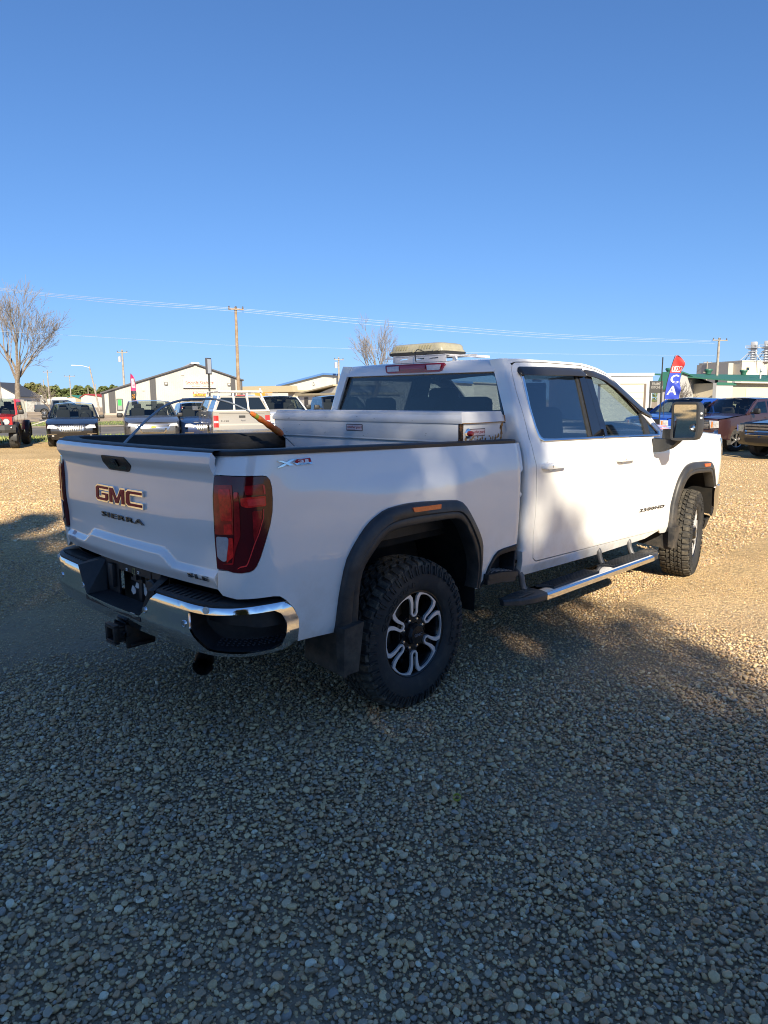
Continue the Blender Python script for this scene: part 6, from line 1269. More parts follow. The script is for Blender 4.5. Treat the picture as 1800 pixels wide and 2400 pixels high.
sx5 = dict(s2); sx5.update(W=2.0, r=.40, tw=.27, H=1.95, belt=1.22, roofm=None, z0=.42, top=[(-2.5,1.18),(-1.2,1.21),(.6,1.21),(1.2,1.19),(1.8,1.17),(2.3,1.10)], gh=[(-2.45,1.2),(-2.3,1.75),(-1.9,1.86),(-.2,1.88),(.2,1.84),(1.05,1.2)], roof=(-2.2,.15,1.87,.03), ws=(1.12,1.23), rw=(-2.5,1.24), hood=(1.1,1.21,2.33,1.10), front=lin((.35,-.10),(.5,.03),(.72,.05),(.76,0),(1.1,0),(1.2,-.05)), mirror=(.80,1.30,.24,.2), vbars=[], spk=6,
  panes=[[(-1.3,1.25),(-1.28,1.72),(-.35,1.78),(-.28,1.25)],[(-.20,1.25),(-.25,1.78),(.15,1.76),(.86,1.25)],[(-2.3,1.28),(-2.2,1.68),(-1.42,1.72),(-1.42,1.26)]],
  fd=(('grille', [(-.55,1.08),(.55,1.08),(.52,.74),(-.52,.74)], CHR, .012, False),('headlamp', [(.58,1.06),(.94,1.05),(.92,.86),(.60,.84)], CHL, .014, True),('lower_grille', [(-.5,.66),(.5,.66),(.45,.52),(-.45,.52)], CBK, .012, False),('fog_ring', [(.74+.065*cos(a), .60+.065*sin(a)) for a in frange(0,5.9,12)], CBK, .008, True),('fog_lamp', [(.74+.05*cos(a), .60+.05*sin(a)) for a in frange(0,5.9,12)], CHL, .014, True)), slats=[(3,.82,.095,-.5,.5,CBK)])
sx5.pop('roofm'); rz6 = rzr-.20; d6 = Vector((-sin(rz6), cos(rz6), 0)); r6 = Vector((d6.y, -d6.x, 0))
vehicle('suv', plc(1786,23.3)-d6*1.52-r6*.84, rz6, 'black full-size SUV cut by the right edge', 'suv', cpaint('black', (.008,.008,.009)), sx5, 'vehicles parked at the right')
# ---- far vehicles across the road
sr = pick(); sr['rimm'] = CRM; sr['bd'] = (('tail_lamp', [(.80,1.25),(.96,1.25),(.96,.90),(.80,.90)], CRL, .01, True),('rear_bumper', [(-.98,.75),(.98,.75),(.98,.55),(-.98,.55)], CHR, .08, False))
pr_ = plc(150,88); vehicle('pickup_truck', Vector((pr_.x, pr_.y, .02)), atan2(-RT2.x, RT2.y)+.10, 'dark grey pickup standing sideways across the road, far left', 'truck', cpaint('dark_grey', (.06,.065,.075), .4), sr, None)
sv = dict(suv); sv.update(H=1.75, bd=(('tail_lamp', [(.66,1.02),(.86,1.02),(.86,.84),(.70,.84)], CRL, .01, True),('plate', [(-.16,.86),(.16,.86),(.16,.76),(-.16,.76)], PLT, .01, False),('bumper', [(-.85,.62),(.85,.62),(.85,.42),(-.85,.42)], CBK, .03, False)))
pv = plc(439,84); vehicle('minivan', Vector((pv.x, pv.y, .02)), ROT+.05, 'brown minivan parked nose-in at the white shop', 'minivan', cpaint('brown', (.12,.095,.075), .3), sv, None)
# ================================================================== buildings, poles and the rest of the background
def wallmat(nm, c, c2=None, rib=0., sc=1.): return mat(nm, c, rough=.75, col2=c2, vscale=sc, mixlo=.4, mixhi=.75) if c2 else mat(nm, c, rough=.75, var=.05, vscale=sc)
WSID = wallmat('white_siding', (.44,.435,.41), (.38,.375,.35), sc=.4); DSID = mat('dark_siding', (.055,.055,.062), rough=.6); TRIMD = mat('dark_roof_edge', (.06,.06,.07), rough=.6)
LWOOD = mat('pole_wood', (.24,.17,.11), rough=.95, col2=(.32,.25,.18), vscale=3); GREYW = mat('pole_grey', (.34,.31,.27), rough=.9, col2=(.26,.23,.20), vscale=2)
def frame(o, x, up=Vector((0,0,1))):        # local frame: x along the wall, y away from the viewer, z up
    x = x.normalized(); y = Vector((-x.y, x.x, 0)); return lambda a, b, z: o+x*a+y*b+up*z
def wallbox(fr, nm, x0, x1, y0, y1, z0, z1, m_, par, bev=0.):
    mb = MB(); mb.hexa([fr(a, b, z) for z in (z0, z1) for a, b in ((x0,y0),(x1,y0),(x1,y1),(x0,y1))]); return put(mb, nm, m_, par)
def put(mb, nm, m_, par, ang=30):
    o_ = par.location if par is not None else Vector((0,0,0)); mb.v = [p-o_ for p in mb.v]; return mb.build(nm, m_, par, ang)
def fprism(fr, nm, poly, y0, y1, m_, par):  # polygon in wall (x,z), from y0 to y1 deep
    n = len(poly); mb = MB(); V = [fr(a, y0, z) for a, z in poly]+[fr(a, y1, z) for a, z in poly]
    mb.add(V, [tuple(range(n)), tuple(range(2*n-1, n-1, -1))]+[(i, (i+1) % n, n+(i+1) % n, n+i) for i in range(n)]); return put(mb, nm, m_, par)
def ftext(fr, nm, s_, x, z, w_, h, m_, par, y=-.06, bold=.01): 
    o_ = par.location
    return text_mesh(nm, s_, m_, par, lambda a, b, d: fr(x+a, y-d, z+b)-o_, w_, h, .02, bold=bold)
# ---- the shop across the road
Ng = 96.3
def wx(px, n=Ng): return tn(onN(px, 938, n))[0]
T0 = wx(240.5); org = nt(T0, Ng, 0); GX = lambda px: wx(px)-T0
def GZ(px, py): return onN(px, py, Ng).z
fr = frame(org, TT); SHOP = empty('shop_building', org, 0, 'white metal-clad gabled shop with dark vertical stripes and a long sign', 'building')
g = [(0,0),(GX(568),0),(GX(568),GZ(568,892)),(GX(464),GZ(464,856)),(GX(457),GZ(457,856)),(0,GZ(240,922))]
fprism(fr, 'front_wall', g, 0, 24, WSID, SHOP)
def rtop(a): 
    x1, z1, x2, z2 = (g[5][0], g[5][1], g[4][0], g[4][1]) if a < g[4][0] else (g[3][0], g[3][1], g[2][0], g[2][1]); return z1+(z2-z1)*(a-x1)/(x2-x1)
mb = MB(); a = .15
while a < g[1][0]-.1:
    z = rtop(a)-.12; mb.hexa([fr(a+dx, dy, zz) for zz in (.02, z) for dx, dy in ((-.028,-.035),(.028,-.035),(.028,-.001),(-.028,-.001))]); a += .235
rb_ = put(mb, 'siding_ribs', WSID, SHOP, 0); rb_['kind'] = 'stuff'
for (l, r_) in ((255,271),(353,367),(542,553)):
    a, b = GX(l), GX(r_); fprism(fr, 'dark_stripe', [(a,.02),(b,.02),(b,rtop(b)-.1),(a,rtop(a)-.1)], -.06, -.036, DSID, SHOP)
    mb = MB(); q = a+.06
    while q < b: mb.hexa([fr(q+dx, dy, zz) for zz in (.03, rtop(q)-.12) for dx, dy in ((-.025,-.09),(.025,-.09),(.025,-.061),(-.025,-.061))]); q += .235
    put(mb, 'stripe_ribs', DSID, SHOP, 0)
for (p1, p2) in ((g[5], g[4]), (g[3], g[2])):
    a = Vector(p1); b = Vector(p2); dd = (b-a).normalized(); e0 = a-dd*(.25 if p1 is g[5] else 0); e1 = b+dd*(.25 if p2 is g[2] else 0)
    fprism(fr, 'roof_slope', [tuple(e0+Vector((0,.02))), tuple(e1+Vector((0,.02))), tuple(e1+Vector((0,.20))), tuple(e0+Vector((0,.20)))], -.35, 24.2, TRIMD, SHOP)
fprism(fr, 'ridge_cap', [(g[4][0]-.35,g[4][1]+.15),(g[3][0]+.35,g[3][1]+.15),(g[3][0]+.3,g[3][1]+.34),(g[4][0]-.3,g[4][1]+.34)], -.40, 24, mat('cap_white', (.7,.7,.68), rough=.6), SHOP)
wallbox(fr, 'base_board', 0, GX(568), -.10, -.001, 0, .22, mat('base_grey', (.38,.34,.30), rough=.9), SHOP)
wallbox(fr, 'corner_trim', -.08, .22, -.10, .3, 0, GZ(240,922)-.1, DSID, SHOP)
wallbox(fr, 'corner_trim', GX(568)-.2, GX(568)+.06, -.10, .3, 0, GZ(568,892)-.1, DSID, SHOP)
a, b = GX(273), GX(287.5); z0_, z1_ = GZ(280,962), GZ(280,934.5)
dw = wallbox(fr, 'window', a, b, -.14, -.03, z0_, z1_, DSID, SHOP); wallbox(fr, 'pane', a+.10, b-.10, -.16, -.141, z0_+.1, z1_-.1, mat('shop_glass', (.25,.27,.27), rough=.2), SHOP); wallbox(fr, 'green_poster', a+.16, b-.16, -.18, -.162, z0_+.62, z1_-.12, mat('poster_green', (.03,.45,.08), rough=.6), SHOP)
wallbox(fr, 'blue_door', GX(318), GX(324), -.12, -.03, 0, 1.7, mat('door_blue', (.03,.10,.40), rough=.6), SHOP)
for l, r_, t, b in ((428,445,934,968),(452,476,940,968)): d_ = wallbox(fr, 'shop_door', GX(l), GX(r_), -.12, -.03, .0, GZ(440,t), mat('door_shadow', (.09,.09,.10), rough=.6), SHOP); wallbox(fr, 'door_pane', GX(l)+.15, GX(r_)-.15, -.14, -.121, .3, GZ(440,t)-.25, CGL, SHOP)
wallbox(fr, 'door_awning', GX(426), GX(478), -.5, -.03, GZ(440,936), GZ(440,933), TRIMD, SHOP)
SGN = mat('sign_cream', (.60,.57,.50), rough=.6); SGR = mat('sign_red', (.30,.015,.012), rough=.6); SGD = mat('sign_brown', (.20,.12,.09), rough=.7)
a, b = GX(430.5), GX(506); z0_, z1_ = GZ(465,909), GZ(465,890.5); wallbox(fr, 'sign_board', a, b, -.35, -.05, z0_, z1_, SGN, SHOP)
ftext(fr, 'sign_lettering', 'Goods Galore', a+.30, z0_+(z1_-z0_)*.53, (b-a)-.55, (z1_-z0_)*.36, SGR, SHOP, -.352, .015)
ftext(fr, 'sign_lettering', 'Housewares - Giftware - Sporting Goods', a+.35, z0_+(z1_-z0_)*.32, (b-a)-.7, (z1_-z0_)*.14, SGD, SHOP, -.352); ftext(fr, 'sign_lettering', 'Mattresses - Coffee Shop', a+1.1, z0_+(z1_-z0_)*.10, (b-a)*.58, (z1_-z0_)*.14, SGD, SHOP, -.352)
a, b = GX(453.5), GX(485.5); z0_, z1_ = GZ(470,928.5), GZ(470,918); zm = (z0_+z1_)/2
wallbox(fr, 'sale_banner', a, b, -.12, -.05, zm, z1_, mat('banner_red', (.62,.06,.05), rough=.6), SHOP); wallbox(fr, 'sale_banner', a, b, -.12, -.05, z0_, zm-.004, mat('banner_yellow', (.75,.48,.04), rough=.6), SHOP)
ftext(fr, 'banner_lettering', 'BLOWOUT', a+.1, zm+.05, b-a-.2, (z1_-zm)*.75, mat('banner_white', (.8,.76,.7), rough=.6), SHOP, -.121, .03); ftext(fr, 'banner_lettering', 'SALE', a+.2, z0_+.04, b-a-.4, (zm-z0_)*.78, mat('banner_dark', (.16,.07,.03), rough=.6), SHOP, -.121, .03)
for l, r_, t, b in ((387,395,896,902),(534.5,541.5,898,904)): wallbox(fr, 'wall_lamp', GX(l), GX(r_), -.22, -.03, GZ(l,b), GZ(l,t), DSID, SHOP); wallbox(fr, 'lamp_lens', GX(l)+.07, GX(r_)-.07, -.24, -.221, GZ(l,b)+.06, GZ(l,t)-.06, SGN, SHOP)
for l, r_, t, b in ((427.5,434,870,880),(334.5,341,906,916)):
    wallbox(fr, 'wall_vent', GX(l), GX(r_), -.12, -.03, GZ(l,b), GZ(l,t), mat('vent_beige', (.52,.50,.44), rough=.7), SHOP)
    for k in range(5): z = GZ(l,b)+.06+(GZ(l,t)-GZ(l,b)-.1)*k/4.5; wallbox(fr, 'vent_slat', GX(l)+.03, GX(r_)-.03, -.15, -.121, z, z+.04, SGN, SHOP)
# ---- generic helpers for the farther buildings
def hall(name, px0, px1, dp0, dp1, zb, ze, zr, depth, wall, roof, label, rfrac=.5, over=.3):
    """gable or flat hall: front runs from the point at (px0,dp0) to (px1,dp1); zr None = flat"""
    A = at(px0, 938, dp0); B = at(px1, 938, dp1); A.z = B.z = 0; L = (B-A).length; f_ = frame(A, B-A); E = empty(name, A, 0, label, 'building')
    if zr is None: wallbox(f_, 'wall', 0, L, 0, depth, zb, ze, wall, E); wallbox(f_, 'roof', -over, L+over, -over, depth+over, ze+.001, ze+.25, roof, E)
    else:
        fprism(f_, 'wall', [(0,zb),(L,zb),(L,ze),(L*rfrac,zr),(0,ze)], 0, depth, wall, E)
        for p1, p2 in (((-over,ze-over*(zr-ze)/(L*rfrac)),(L*rfrac,zr)),((L*rfrac,zr),(L+over,ze-over*(zr-ze)/(L*(1-rfrac))))): fprism(f_, 'roof', [(p1[0],p1[1]+.01),(p2[0],p2[1]+.01),(p2[0],p2[1]+.16),(p1[0],p1[1]+.16)], -over, depth+over, roof, E)
    return E, f_, L
def zat(py, dp): return CAM.z-(py-938)/1698*dp
TAN = mat('tan_roof', (.42,.36,.24), rough=.8); CREAM = wallmat('cream_wall', (.50,.46,.38)); WHT2 = wallmat('white_wall', (.54,.53,.49)); BLUT = mat('blue_trim', (.08,.19,.45), rough=.5); GRYR = mat('grey_roof', (.45,.46,.46), rough=.6); GRN = mat('green_roof', (.03,.13,.09), rough=.55); BEIGE = mat('beige_door', (.62,.56,.42), rough=.7)
# tan low building
E_, f_, L_ = hall('low_building', 560, 692, 118, 112, 0, zat(918,115), None, 14, CREAM, TAN, 'long low cream building with tan roof, right of the white shop')
fprism(f_, 'mansard', [(-.3,zat(918,115)),(L_+.3,zat(918,115)),(L_+.1,zat(904,115)),(-.3,zat(904,115))], -.9, .4, TAN, E_)
for k in range(3): wallbox(f_, 'window', L_*(.55+.14*k), L_*(.62+.14*k), -.06, .01, 1.0, 1.9, CGL, E_)
# delivery boxes in front
for i, (l, r_, t, m_, lb_) in enumerate(((566,590,921,WHT2,'white box trailer beside the shop corner'),(588,617,918,mat('orange_box', (.62,.30,.06), rough=.7),'orange storage box on the yard behind the ladder rack'),(614,628,920,mat('grey_tan', (.38,.33,.27), rough=.8),'small grey-tan box trailer near the orange box'),(628,652,920,WHT2,'white cube trailer in front of the low tan-roofed building'))):
    A = at(l, 938, 100); B = at(r_, 938, 99); A.z = B.z = 0; f2 = frame(A, B-A); L = (B-A).length; e = empty('box_trailer', A, 0, lb_, 'trailer'); z1 = zat(t, 100)
    wallbox(f2, 'box', .03, L-.03, 0, 2.2, .55, z1, m_, e); wallbox(f2, 'chassis', .1, L-.1, .3, 1.9, .32, .54, CBK, e); wallbox(f2, 'rail', 0, L, -.03, 0, z1-.1, z1+.02, GRYR, e)
    for q in (.25, .75):
        mb = MB(); mb.lathe([(-.12,.32),(.12,.32)], 16, f2(L*q, .3, .32), 'y'); mb.lathe([(-.125,0),(-.125,.32)], 16, f2(L*q, .3, .32), 'y'); put(mb, 'wheel', CTY, e)
    if i in (0, 3): ftext(f2, 'lettering', 'RENT' if 0 else 'U-MOVE' if 0 else '', 0, 0, 1, 1, BLUT, e) if 0 else None
# white shed with blue trim
Ea, fa, La = hall('metal_shed', 652, 1110, 128, 110, 0, zat(903,124), zat(876,122), 26, WHT2, GRYR, 'large white metal shed with blue roof edge, left of the cab', .27)
for p1, p2 in (((0,zat(903,124)),(La*.27,zat(876,122))),((La*.27,zat(876,122)),(La,zat(903,124)))): fprism(fa, 'roof_edge', [(p1[0],p1[1]-.12),(p2[0],p2[1]-.12),(p2[0],p2[1]+.2),(p1[0],p1[1]+.2)], -.5, -.32, BLUT, Ea)
wallbox(fa, 'overhead_door', La*.12, La*.22, -.08, .01, 0, zat(912,122), BEIGE, Ea); wallbox(fa, 'downpipe', .05, .25, -.2, 0, 0, zat(903,124), BLUT, Ea)
mb = MB(); mb.lathe([(-.1,.25),(.1,.25)], 16, fa(La*.21, -.1, zat(903,124)+.3), 'y'); put(mb, 'wall_fan', GRYR, Ea)
Eb, fb_, Lb = hall('shed_annex', 698, 812, 92, 80, 0, zat(926,88), None, 7, WHT2, TAN, 'small white annex with flat tan roof and dark doorway, in front of the metal shed')
fprism(fb_, 'gable', [(Lb*.45,zat(926,88)+.26),(Lb*1.02,zat(926,88)+.26),(Lb*.8,zat(906,86))], .1, 6.8, WHT2, Eb); fprism(fb_, 'lean_roof', [(-.4,zat(924,88)),(Lb*.8,zat(905,86)),(Lb*.8,zat(905,86)+.15),(-.4,zat(924,88)+.15)], -.3, 7, TAN, Eb)
wallbox(fb_, 'doorway', Lb*.16, Lb*.24, -.06, .01, 0, 2.1, DSID, Eb); wallbox(fb_, 'dark_panel', Lb*.40, Lb*.52, -.06, .01, 0, zat(926,88)-.1, DSID, Eb)
# buildings at right
Ec, fc, Lc = hall('block_building', 1380, 1527, 62, 62, -.3, zat(884,62), None, 15, mat('pale_block', (.44,.45,.46), rough=.8), mat('parapet_grey', (.44,.45,.46), rough=.7), 'pale grey flat-roofed building with beige garage door, above the windscreen pillar', over=.1)
wallbox(fc, 'garage_frame', Lc*.14, Lc*.90, -.10, .01, -.3, zat(902,62), mat('frame_brown', (.13,.10,.08), rough=.7), Ec); wallbox(fc, 'garage_door', Lc*.17, Lc*.86, -.14, -.101, -.3, zat(904,62), BEIGE, Ec)
for k in range(5): wallbox(fc, 'door_groove', Lc*.17, Lc*.86, -.145, -.141, .25+.5*k, .28+.5*k, mat('groove', (.45,.40,.30), rough=.8), Ec)
Ed, fd_, Ld = hall('green_roof_hall', 1578, 1690, 88, 100, -.3, zat(912,94), zat(879,92), 2, mat('pale_lilac_wall', (.42,.42,.42), rough=.8), GRN, 'white hall with green metal roof, behind the parked trucks at right', .10)
A = at(1590, 938, 90); B = at(1990, 938, 116); A.z = B.z = 0; f3 = frame(A, B-A); L3 = (B-A).length
fprism(frame(A, Vector((-(B-A).y, (B-A).x, 0))), 'dummy', [(0,0),(1,0),(1,1)], 0, .01, GRN, Ed) if 0 else None
mb = MB(); zr_, ze_ = zat(878,92), zat(900,98); mb.hexa([f3(0,4.5,zr_-.1),f3(L3,4.5,zr_+.3),f3(L3,-5,ze_-.0),f3(3.5,-5,ze_-.1),f3(0,4.5,zr_+.05),f3(L3,4.5,zr_+.45),f3(L3,-5,ze_+.15),f3(3.5,-5,ze_+.05)]); put(mb, 'roof', GRN, Ed)
wallbox(f3, 'fascia', 3.5, L3, -5.2, -4.8, zat(904,96), ze_-.12, mat('fascia_lilac', (.44,.42,.44), rough=.8), Ed); wallbox(f3, 'wall', 3.8, L3, -4.4, 4, -.3, zat(904,96), mat('cream_wall2', (.52,.46,.35), rough=.8), Ed)
wallbox(f3, 'green_band', 0, 4.2, -5.0, -4.95, zat(909,94), zat(903,94), GRN, Ed); wallbox(f3, 'gable_wall', .0, 3.6, -4.94, -4.5, -.3, zat(904,94), MATS['pale_lilac_wall'], Ed)
for q0, q1, m_ in ((.16,.33,BEIGE),(.40,.53,mat('door_white', (.70,.70,.68), rough=.6)),(.60,.70,BEIGE)):
    wallbox(f3, 'overhead_door', L3*q0, L3*q1, -4.48, -4.39, -.3, zat(915,96), m_, Ed)
    for k in range(4): wallbox(f3, 'door_groove', L3*q0, L3*q1, -4.485, -4.481, .3+.55*k, .33+.55*k, MATS['groove'], Ed)
for k in range(3): mb = MB(); mb.lathe([(0,.35),(.3,.4),(.5,.55),(.7,.5),(.75,0)], 14, f3(4+9*k, 4.2, zr_+.1+.06*k), 'z'); put(mb, 'roof_vent', GRN, Ed)
for k in range(6): mb = MB(); mb.tube(spl([f3(17+2.2*k,-1,zat(892,96)),f3(17+2.2*k,-1,zat(892,96)+1.2),f3(16.6+2.2*k,-1.2,zat(892,96)+1.35),f3(16.4+2.2*k,-1.4,zat(892,96)+1.0)], 3), .12, 8); put(mb, 'vent_pipe', GRYR, Ed, 50)
mb = MB(); mb.lathe([(0,.4),(3.4,.4),(3.4,.55),(3.8,.55),(3.8,0)], 14, f3(24.5,-1,zat(893,96)), 'z'); put(mb, 'chimney', WHT2, Ed, 50)
# grain elevator
Ee, fe_, Le = hall('grain_elevator', 1733, 1880, 190, 196, 0, zat(852,192), None, 16, mat('elevator_cream', (.62,.56,.44), rough=.85, col2=(.55,.50,.40), vscale=.2), GRYR, 'cream grain elevator block rising behind the green roof', over=.1)
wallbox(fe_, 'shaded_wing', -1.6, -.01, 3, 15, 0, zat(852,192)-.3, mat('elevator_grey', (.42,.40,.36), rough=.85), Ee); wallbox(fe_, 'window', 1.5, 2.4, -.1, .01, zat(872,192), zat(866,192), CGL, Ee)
STL = mat('galvanised', (.55,.57,.60), rough=.5, metal=.4)
for i, (px, tp) in enumerate(((1756,812),(1787,810))):
    b = at(px, 938, 192); b.z = zat(852,192); e = empty('grain_leg_tower', b, 0, ['galvanised grain leg tower with guy struts, left of the pair','galvanised grain leg tower, right of the pair at the photo edge'][i], 'tower'); h = zat(tp,192)-b.z
    mb = MB(); mb.tube([(0,0,0),(0,0,h)], .55, 8); mb.tube([(.9,0,0),(.7,0,h*.9)], .18, 6); put2 = mb.build('leg_casing', STL, e, 40)
    for k in range(7): MB().box((0,0,h*k/7),(2.0,1.6,.12)).build('lattice_ring', STL, e)
    MB().box((0,0,h*.78),(3.0,2.4,.15)).build('platform', STL, e); mb = MB()
    for sx in (-1,1): mb.tube([(sx*1.5,-1.2,h*.78),(sx*1.5,-1.2,h*.92)], .06, 5); 
    mb.tube([(-1.5,-1.2,h*.92),(1.5,-1.2,h*.92)], .06, 5); mb.tube([(-1.5,-1.2,h*.85),(1.5,-1.2,h*.85)], .05, 5); mb.build('railing', STL, e)
    MB().box((.2,0,h*1.02),(1.5,1.2,1.1),.2).build('head_house', STL, e)
    mb = MB()
    for q in ((-6.5,-2,-3.5),(-4.5,2,-2.5),(3.5,-1,-1.5)): mb.tube([(0,0,h*.72),q], .11, 5)
    mb.build('guy_strut', STL, e)
# far left houses, trailers, fence
Ef, ff, Lf = hall('house', -40, 46, 150, 150, 0, zat(925,150), zat(893,150), 9, WHT2, mat('slate_roof', (.05,.055,.07), rough=.7), 'white house with dark slate roof behind the bare tree at left', .35)
for k in range(3): wallbox(ff, 'window', 3+3*k, 4.2+3*k, -.06, .01, 1.0, 2.0, CGL, Ef)
Eg, fg, Lg_ = hall('cottage', 190, 246, 210, 205, 0, zat(928,208), zat(921,208), 8, WHT2, mat('red_roof', (.38,.04,.03), rough=.6), 'small white house with bright red roof, left of the shop', .22)
Eh, fh, Lh = hall('farm_shed', 148, 192, 260, 255, 0, zat(932,258), zat(924,258), 8, mat('wood_tan', (.45,.36,.24), rough=.9), mat('teal_roof', (.03,.20,.16), rough=.6), 'long low shed with teal roof at the far left', .5)
for i, (l, r_, t, dp_) in enumerate(((47,82,922,170),(118,142,927,200),(146,160,930,220),(86,112,931,190))):
    A = at(l, 938, dp_); B = at(r_, 938, dp_-2); A.z = B.z = 0; f2 = frame(A, B-A); L = (B-A).length; e = empty('travel_trailer', A, 0, ['white travel trailer beside the dark-roofed house','white travel trailer with dark windows above the grey pickup','small white camper right of the travel trailers','low white camper between two utility poles'][i], 'trailer', 'white trailers far left'); z1 = zat(t, dp_)
    fprism(f2, 'shell', rnd([(0,.6),(L,.6),(L,z1-.5),(L*.93,z1),(L*.05,z1),(0,z1-.4)], .3), 0, 2.4, WHT2, e)
    for q in (.15,.4,.68): wallbox(f2, 'window', L*q, L*(q+.13), -.05, .01, 1.4, 2.1, CGL, e)
    wallbox(f2, 'stripe', .1, L-.1, -.03, .001, 1.0, 1.12, mat('stripe_grey', (.35,.36,.40), rough=.6), e)
    for q in (.45,.58): mb = MB(); mb.lathe([(-.1,.38),(.1,.38)], 14, f2(L*q,.1,.38), 'y'); put(mb, 'wheel', CTY, e)
fe0 = at(-60, 938, 115); fe1 = at(88, 938, 120); fe0.z = fe1.z = 0; f2 = frame(fe0, fe1-fe0); Lq = (fe1-fe0).length; FE = empty('chain_fence', fe0, 0, 'chain-link fence with privacy slats at far left', 'fence')
for k in range(int(Lq/1.5)+1):
    mb = MB(); mb.tube([f2(1.5*k,0,0), f2(1.5*k,0,1.9)], .05, 6); put(mb, 'post', STL, FE)
    if 1.5*k+1.5 < Lq: wallbox(f2, 'mesh_panel', 1.5*k+.06, 1.5*k+1.44, -.01, .01, .05, 1.75, mat('mesh_grey', (.30,.30,.29), rough=.8, var=.3, vscale=3) if k % 4 else mat('mesh_tan', (.5,.45,.34), rough=.8), FE)
# ---- wood on the horizon
def wood(name, px0, px1, dp_, zlo, tops, cnt, m_, label, seed):
    r = random.Random(seed); V = []; F = []
    for i in range(cnt):
        u = r.random(); px = px0+(px1-px0)*u; d = dp_*r.uniform(.96,1.08); h = zat(tops(px), dp_); z = zlo+(h-zlo)*(r.random()**.75)*(.93+.07*sin(px*.13)*sin(px*.31))
        p = at(px, 938, d); p.z = z; s_ = r.uniform(.3,.8); a = Vector((r.gauss(0,1), r.gauss(0,1), r.gauss(0,1))).normalized(); b = a.orthogonal().normalized(); c_ = a.cross(b); k = len(V); V += [p+b*s_, p+c_*s_*.7, p-b*s_, p-c_*s_*.7]; F.append((k,k+1,k+2,k+3))
    return tag(mesh(name, V, F, m_, None, 0), label, 'trees', kind='stuff')
SPG = mat('spring_leaf', (.085,.115,.035), rough=.9, col2=(.13,.15,.055), vscale=.12, mixlo=.4, mixhi=.6)
wood('woodland', 40, 290, 330, 0, lambda px: 903+4*sin(px*.09)+3*sin(px*.23), 34000, SPG, 'band of fresh green woodland on the horizon at left', 3)
wood('thicket', 55, 108, 230, 0, lambda px: 893+((px-80)/27)**2*12, 8000, mat('spring_leaf2', (.12,.13,.04), rough=.9, col2=(.17,.16,.06), vscale=.3), 'rounded yellow-green thicket behind the bare tree', 4)
wood('woodland', 560, 1000, 420, 0, lambda px: 920+3*sin(px*.05), 5000, SPG, 'low green woodland behind the sheds', 8); wood('woodland', 1300, 2300, 420, 0, lambda px: 918+4*sin(px*.02), 9000, SPG, 'low green woodland behind the buildings at right', 9); wood('woodland', -700, 40, 380, 0, lambda px: 905+5*sin(px*.03), 9000, SPG, 'green woodland beyond the left edge', 10)
# ---- poles
def upole(px, top, dp_, label, r0=.17, m_=GREYW, arm=None, lamp=0, transformer=0, lean=0., base=0.):
    b = at(px, 938, dp_); b.z = base; h = zat(top, dp_)-base; e = empty('utility_pole' if not lamp else 'street_lamp', b, ROT-SA*0, label, 'utility pole' if not lamp else 'street lamp', 'poles along the streets'); MB().tube([(0,0,0),(lean*.5,0,h*.5),(lean,0,h)], [r0,r0*.85,r0*.65], 10).build('pole', m_, e, 50)
    for (z, w_) in (arm or ()):
        MB().box((lean,-.16,h-z),(w_,.12,.14),.01).build('crossarm', m_, e)
        for q in (-.45,0,.45): MB().lathe([(0,.05),(.05,.09),(.12,.06),(.2,.08),(.24,0)], 10, (lean+w_*q,-.16,h-z+.07), 'z').build('insulator', mat('insulator_dark', (.10,.08,.07), rough=.4), e, 40)
    if transformer: MB().lathe([(0,.0),(0,.26),(.9,.26),(1.0,.1),(1.0,0)], 16, (lean-.5,-.1,h*.80), 'z').build('transformer', STL, e, 40)
    if lamp:
        MB().tube(spl([(lean,0,h-.25),(lean-lamp*.5,0,h+.05),(lean-lamp,0,h+.12)], 4), .05, 8).build('lamp_arm', STL, e, 50)
        mb = MB(); mb.box((0,0,0),(.75,.3,.16),.06); mb.v = [p+Vector((lean-lamp-.3,0,h+.10)) for p in mb.v]; mb.build('lamp_head', mat('lamp_head', (.62,.64,.66), rough=.4), e, 40)
    return e
upole(560,722,72,'tall brown wooden utility pole rising behind the silver pickup', .20, LWOOD, ((.25,1.5),)); upole(293,818,130,'utility pole with transformer behind the white shop roof', .22, GREYW, ((.5,1.8),), 0, 1); upole(232,856,125,'leaning street lamp with one long arm, left of the white shop', .15, GREYW, None, 2.2, 0, -1.2)
upole(167,876,230,'distant wooden utility pole with crossarm above the teal roof', .2, GREYW, ((.4,3.2),)); upole(116,864,200,'distant utility pole right of the bare tree', .2, GREYW, ((.6,2.2),)); upole(105,886,240,'shorter distant pole right of the bare tree', .2); upole(2,860,120,'utility pole at the left edge', .2, GREYW); upole(208,905,300,'faint far pole above the woodland', .2); upole(226,897,290,'faint far pole beside the street lamp', .2)
upole(795,838,120,'utility pole with transformer left of the cab', .2, GREYW, ((.4,1.6),), 0, 1); upole(1676,797,100,'utility pole with crossarm behind the right-hand trucks', .23, GREYW, ((.35,2.6),)); upole(1652,851,200,'far utility pole with two crossarms behind the green roof', .22, GREYW, ((.35,3.0),(3.0,3.0)))
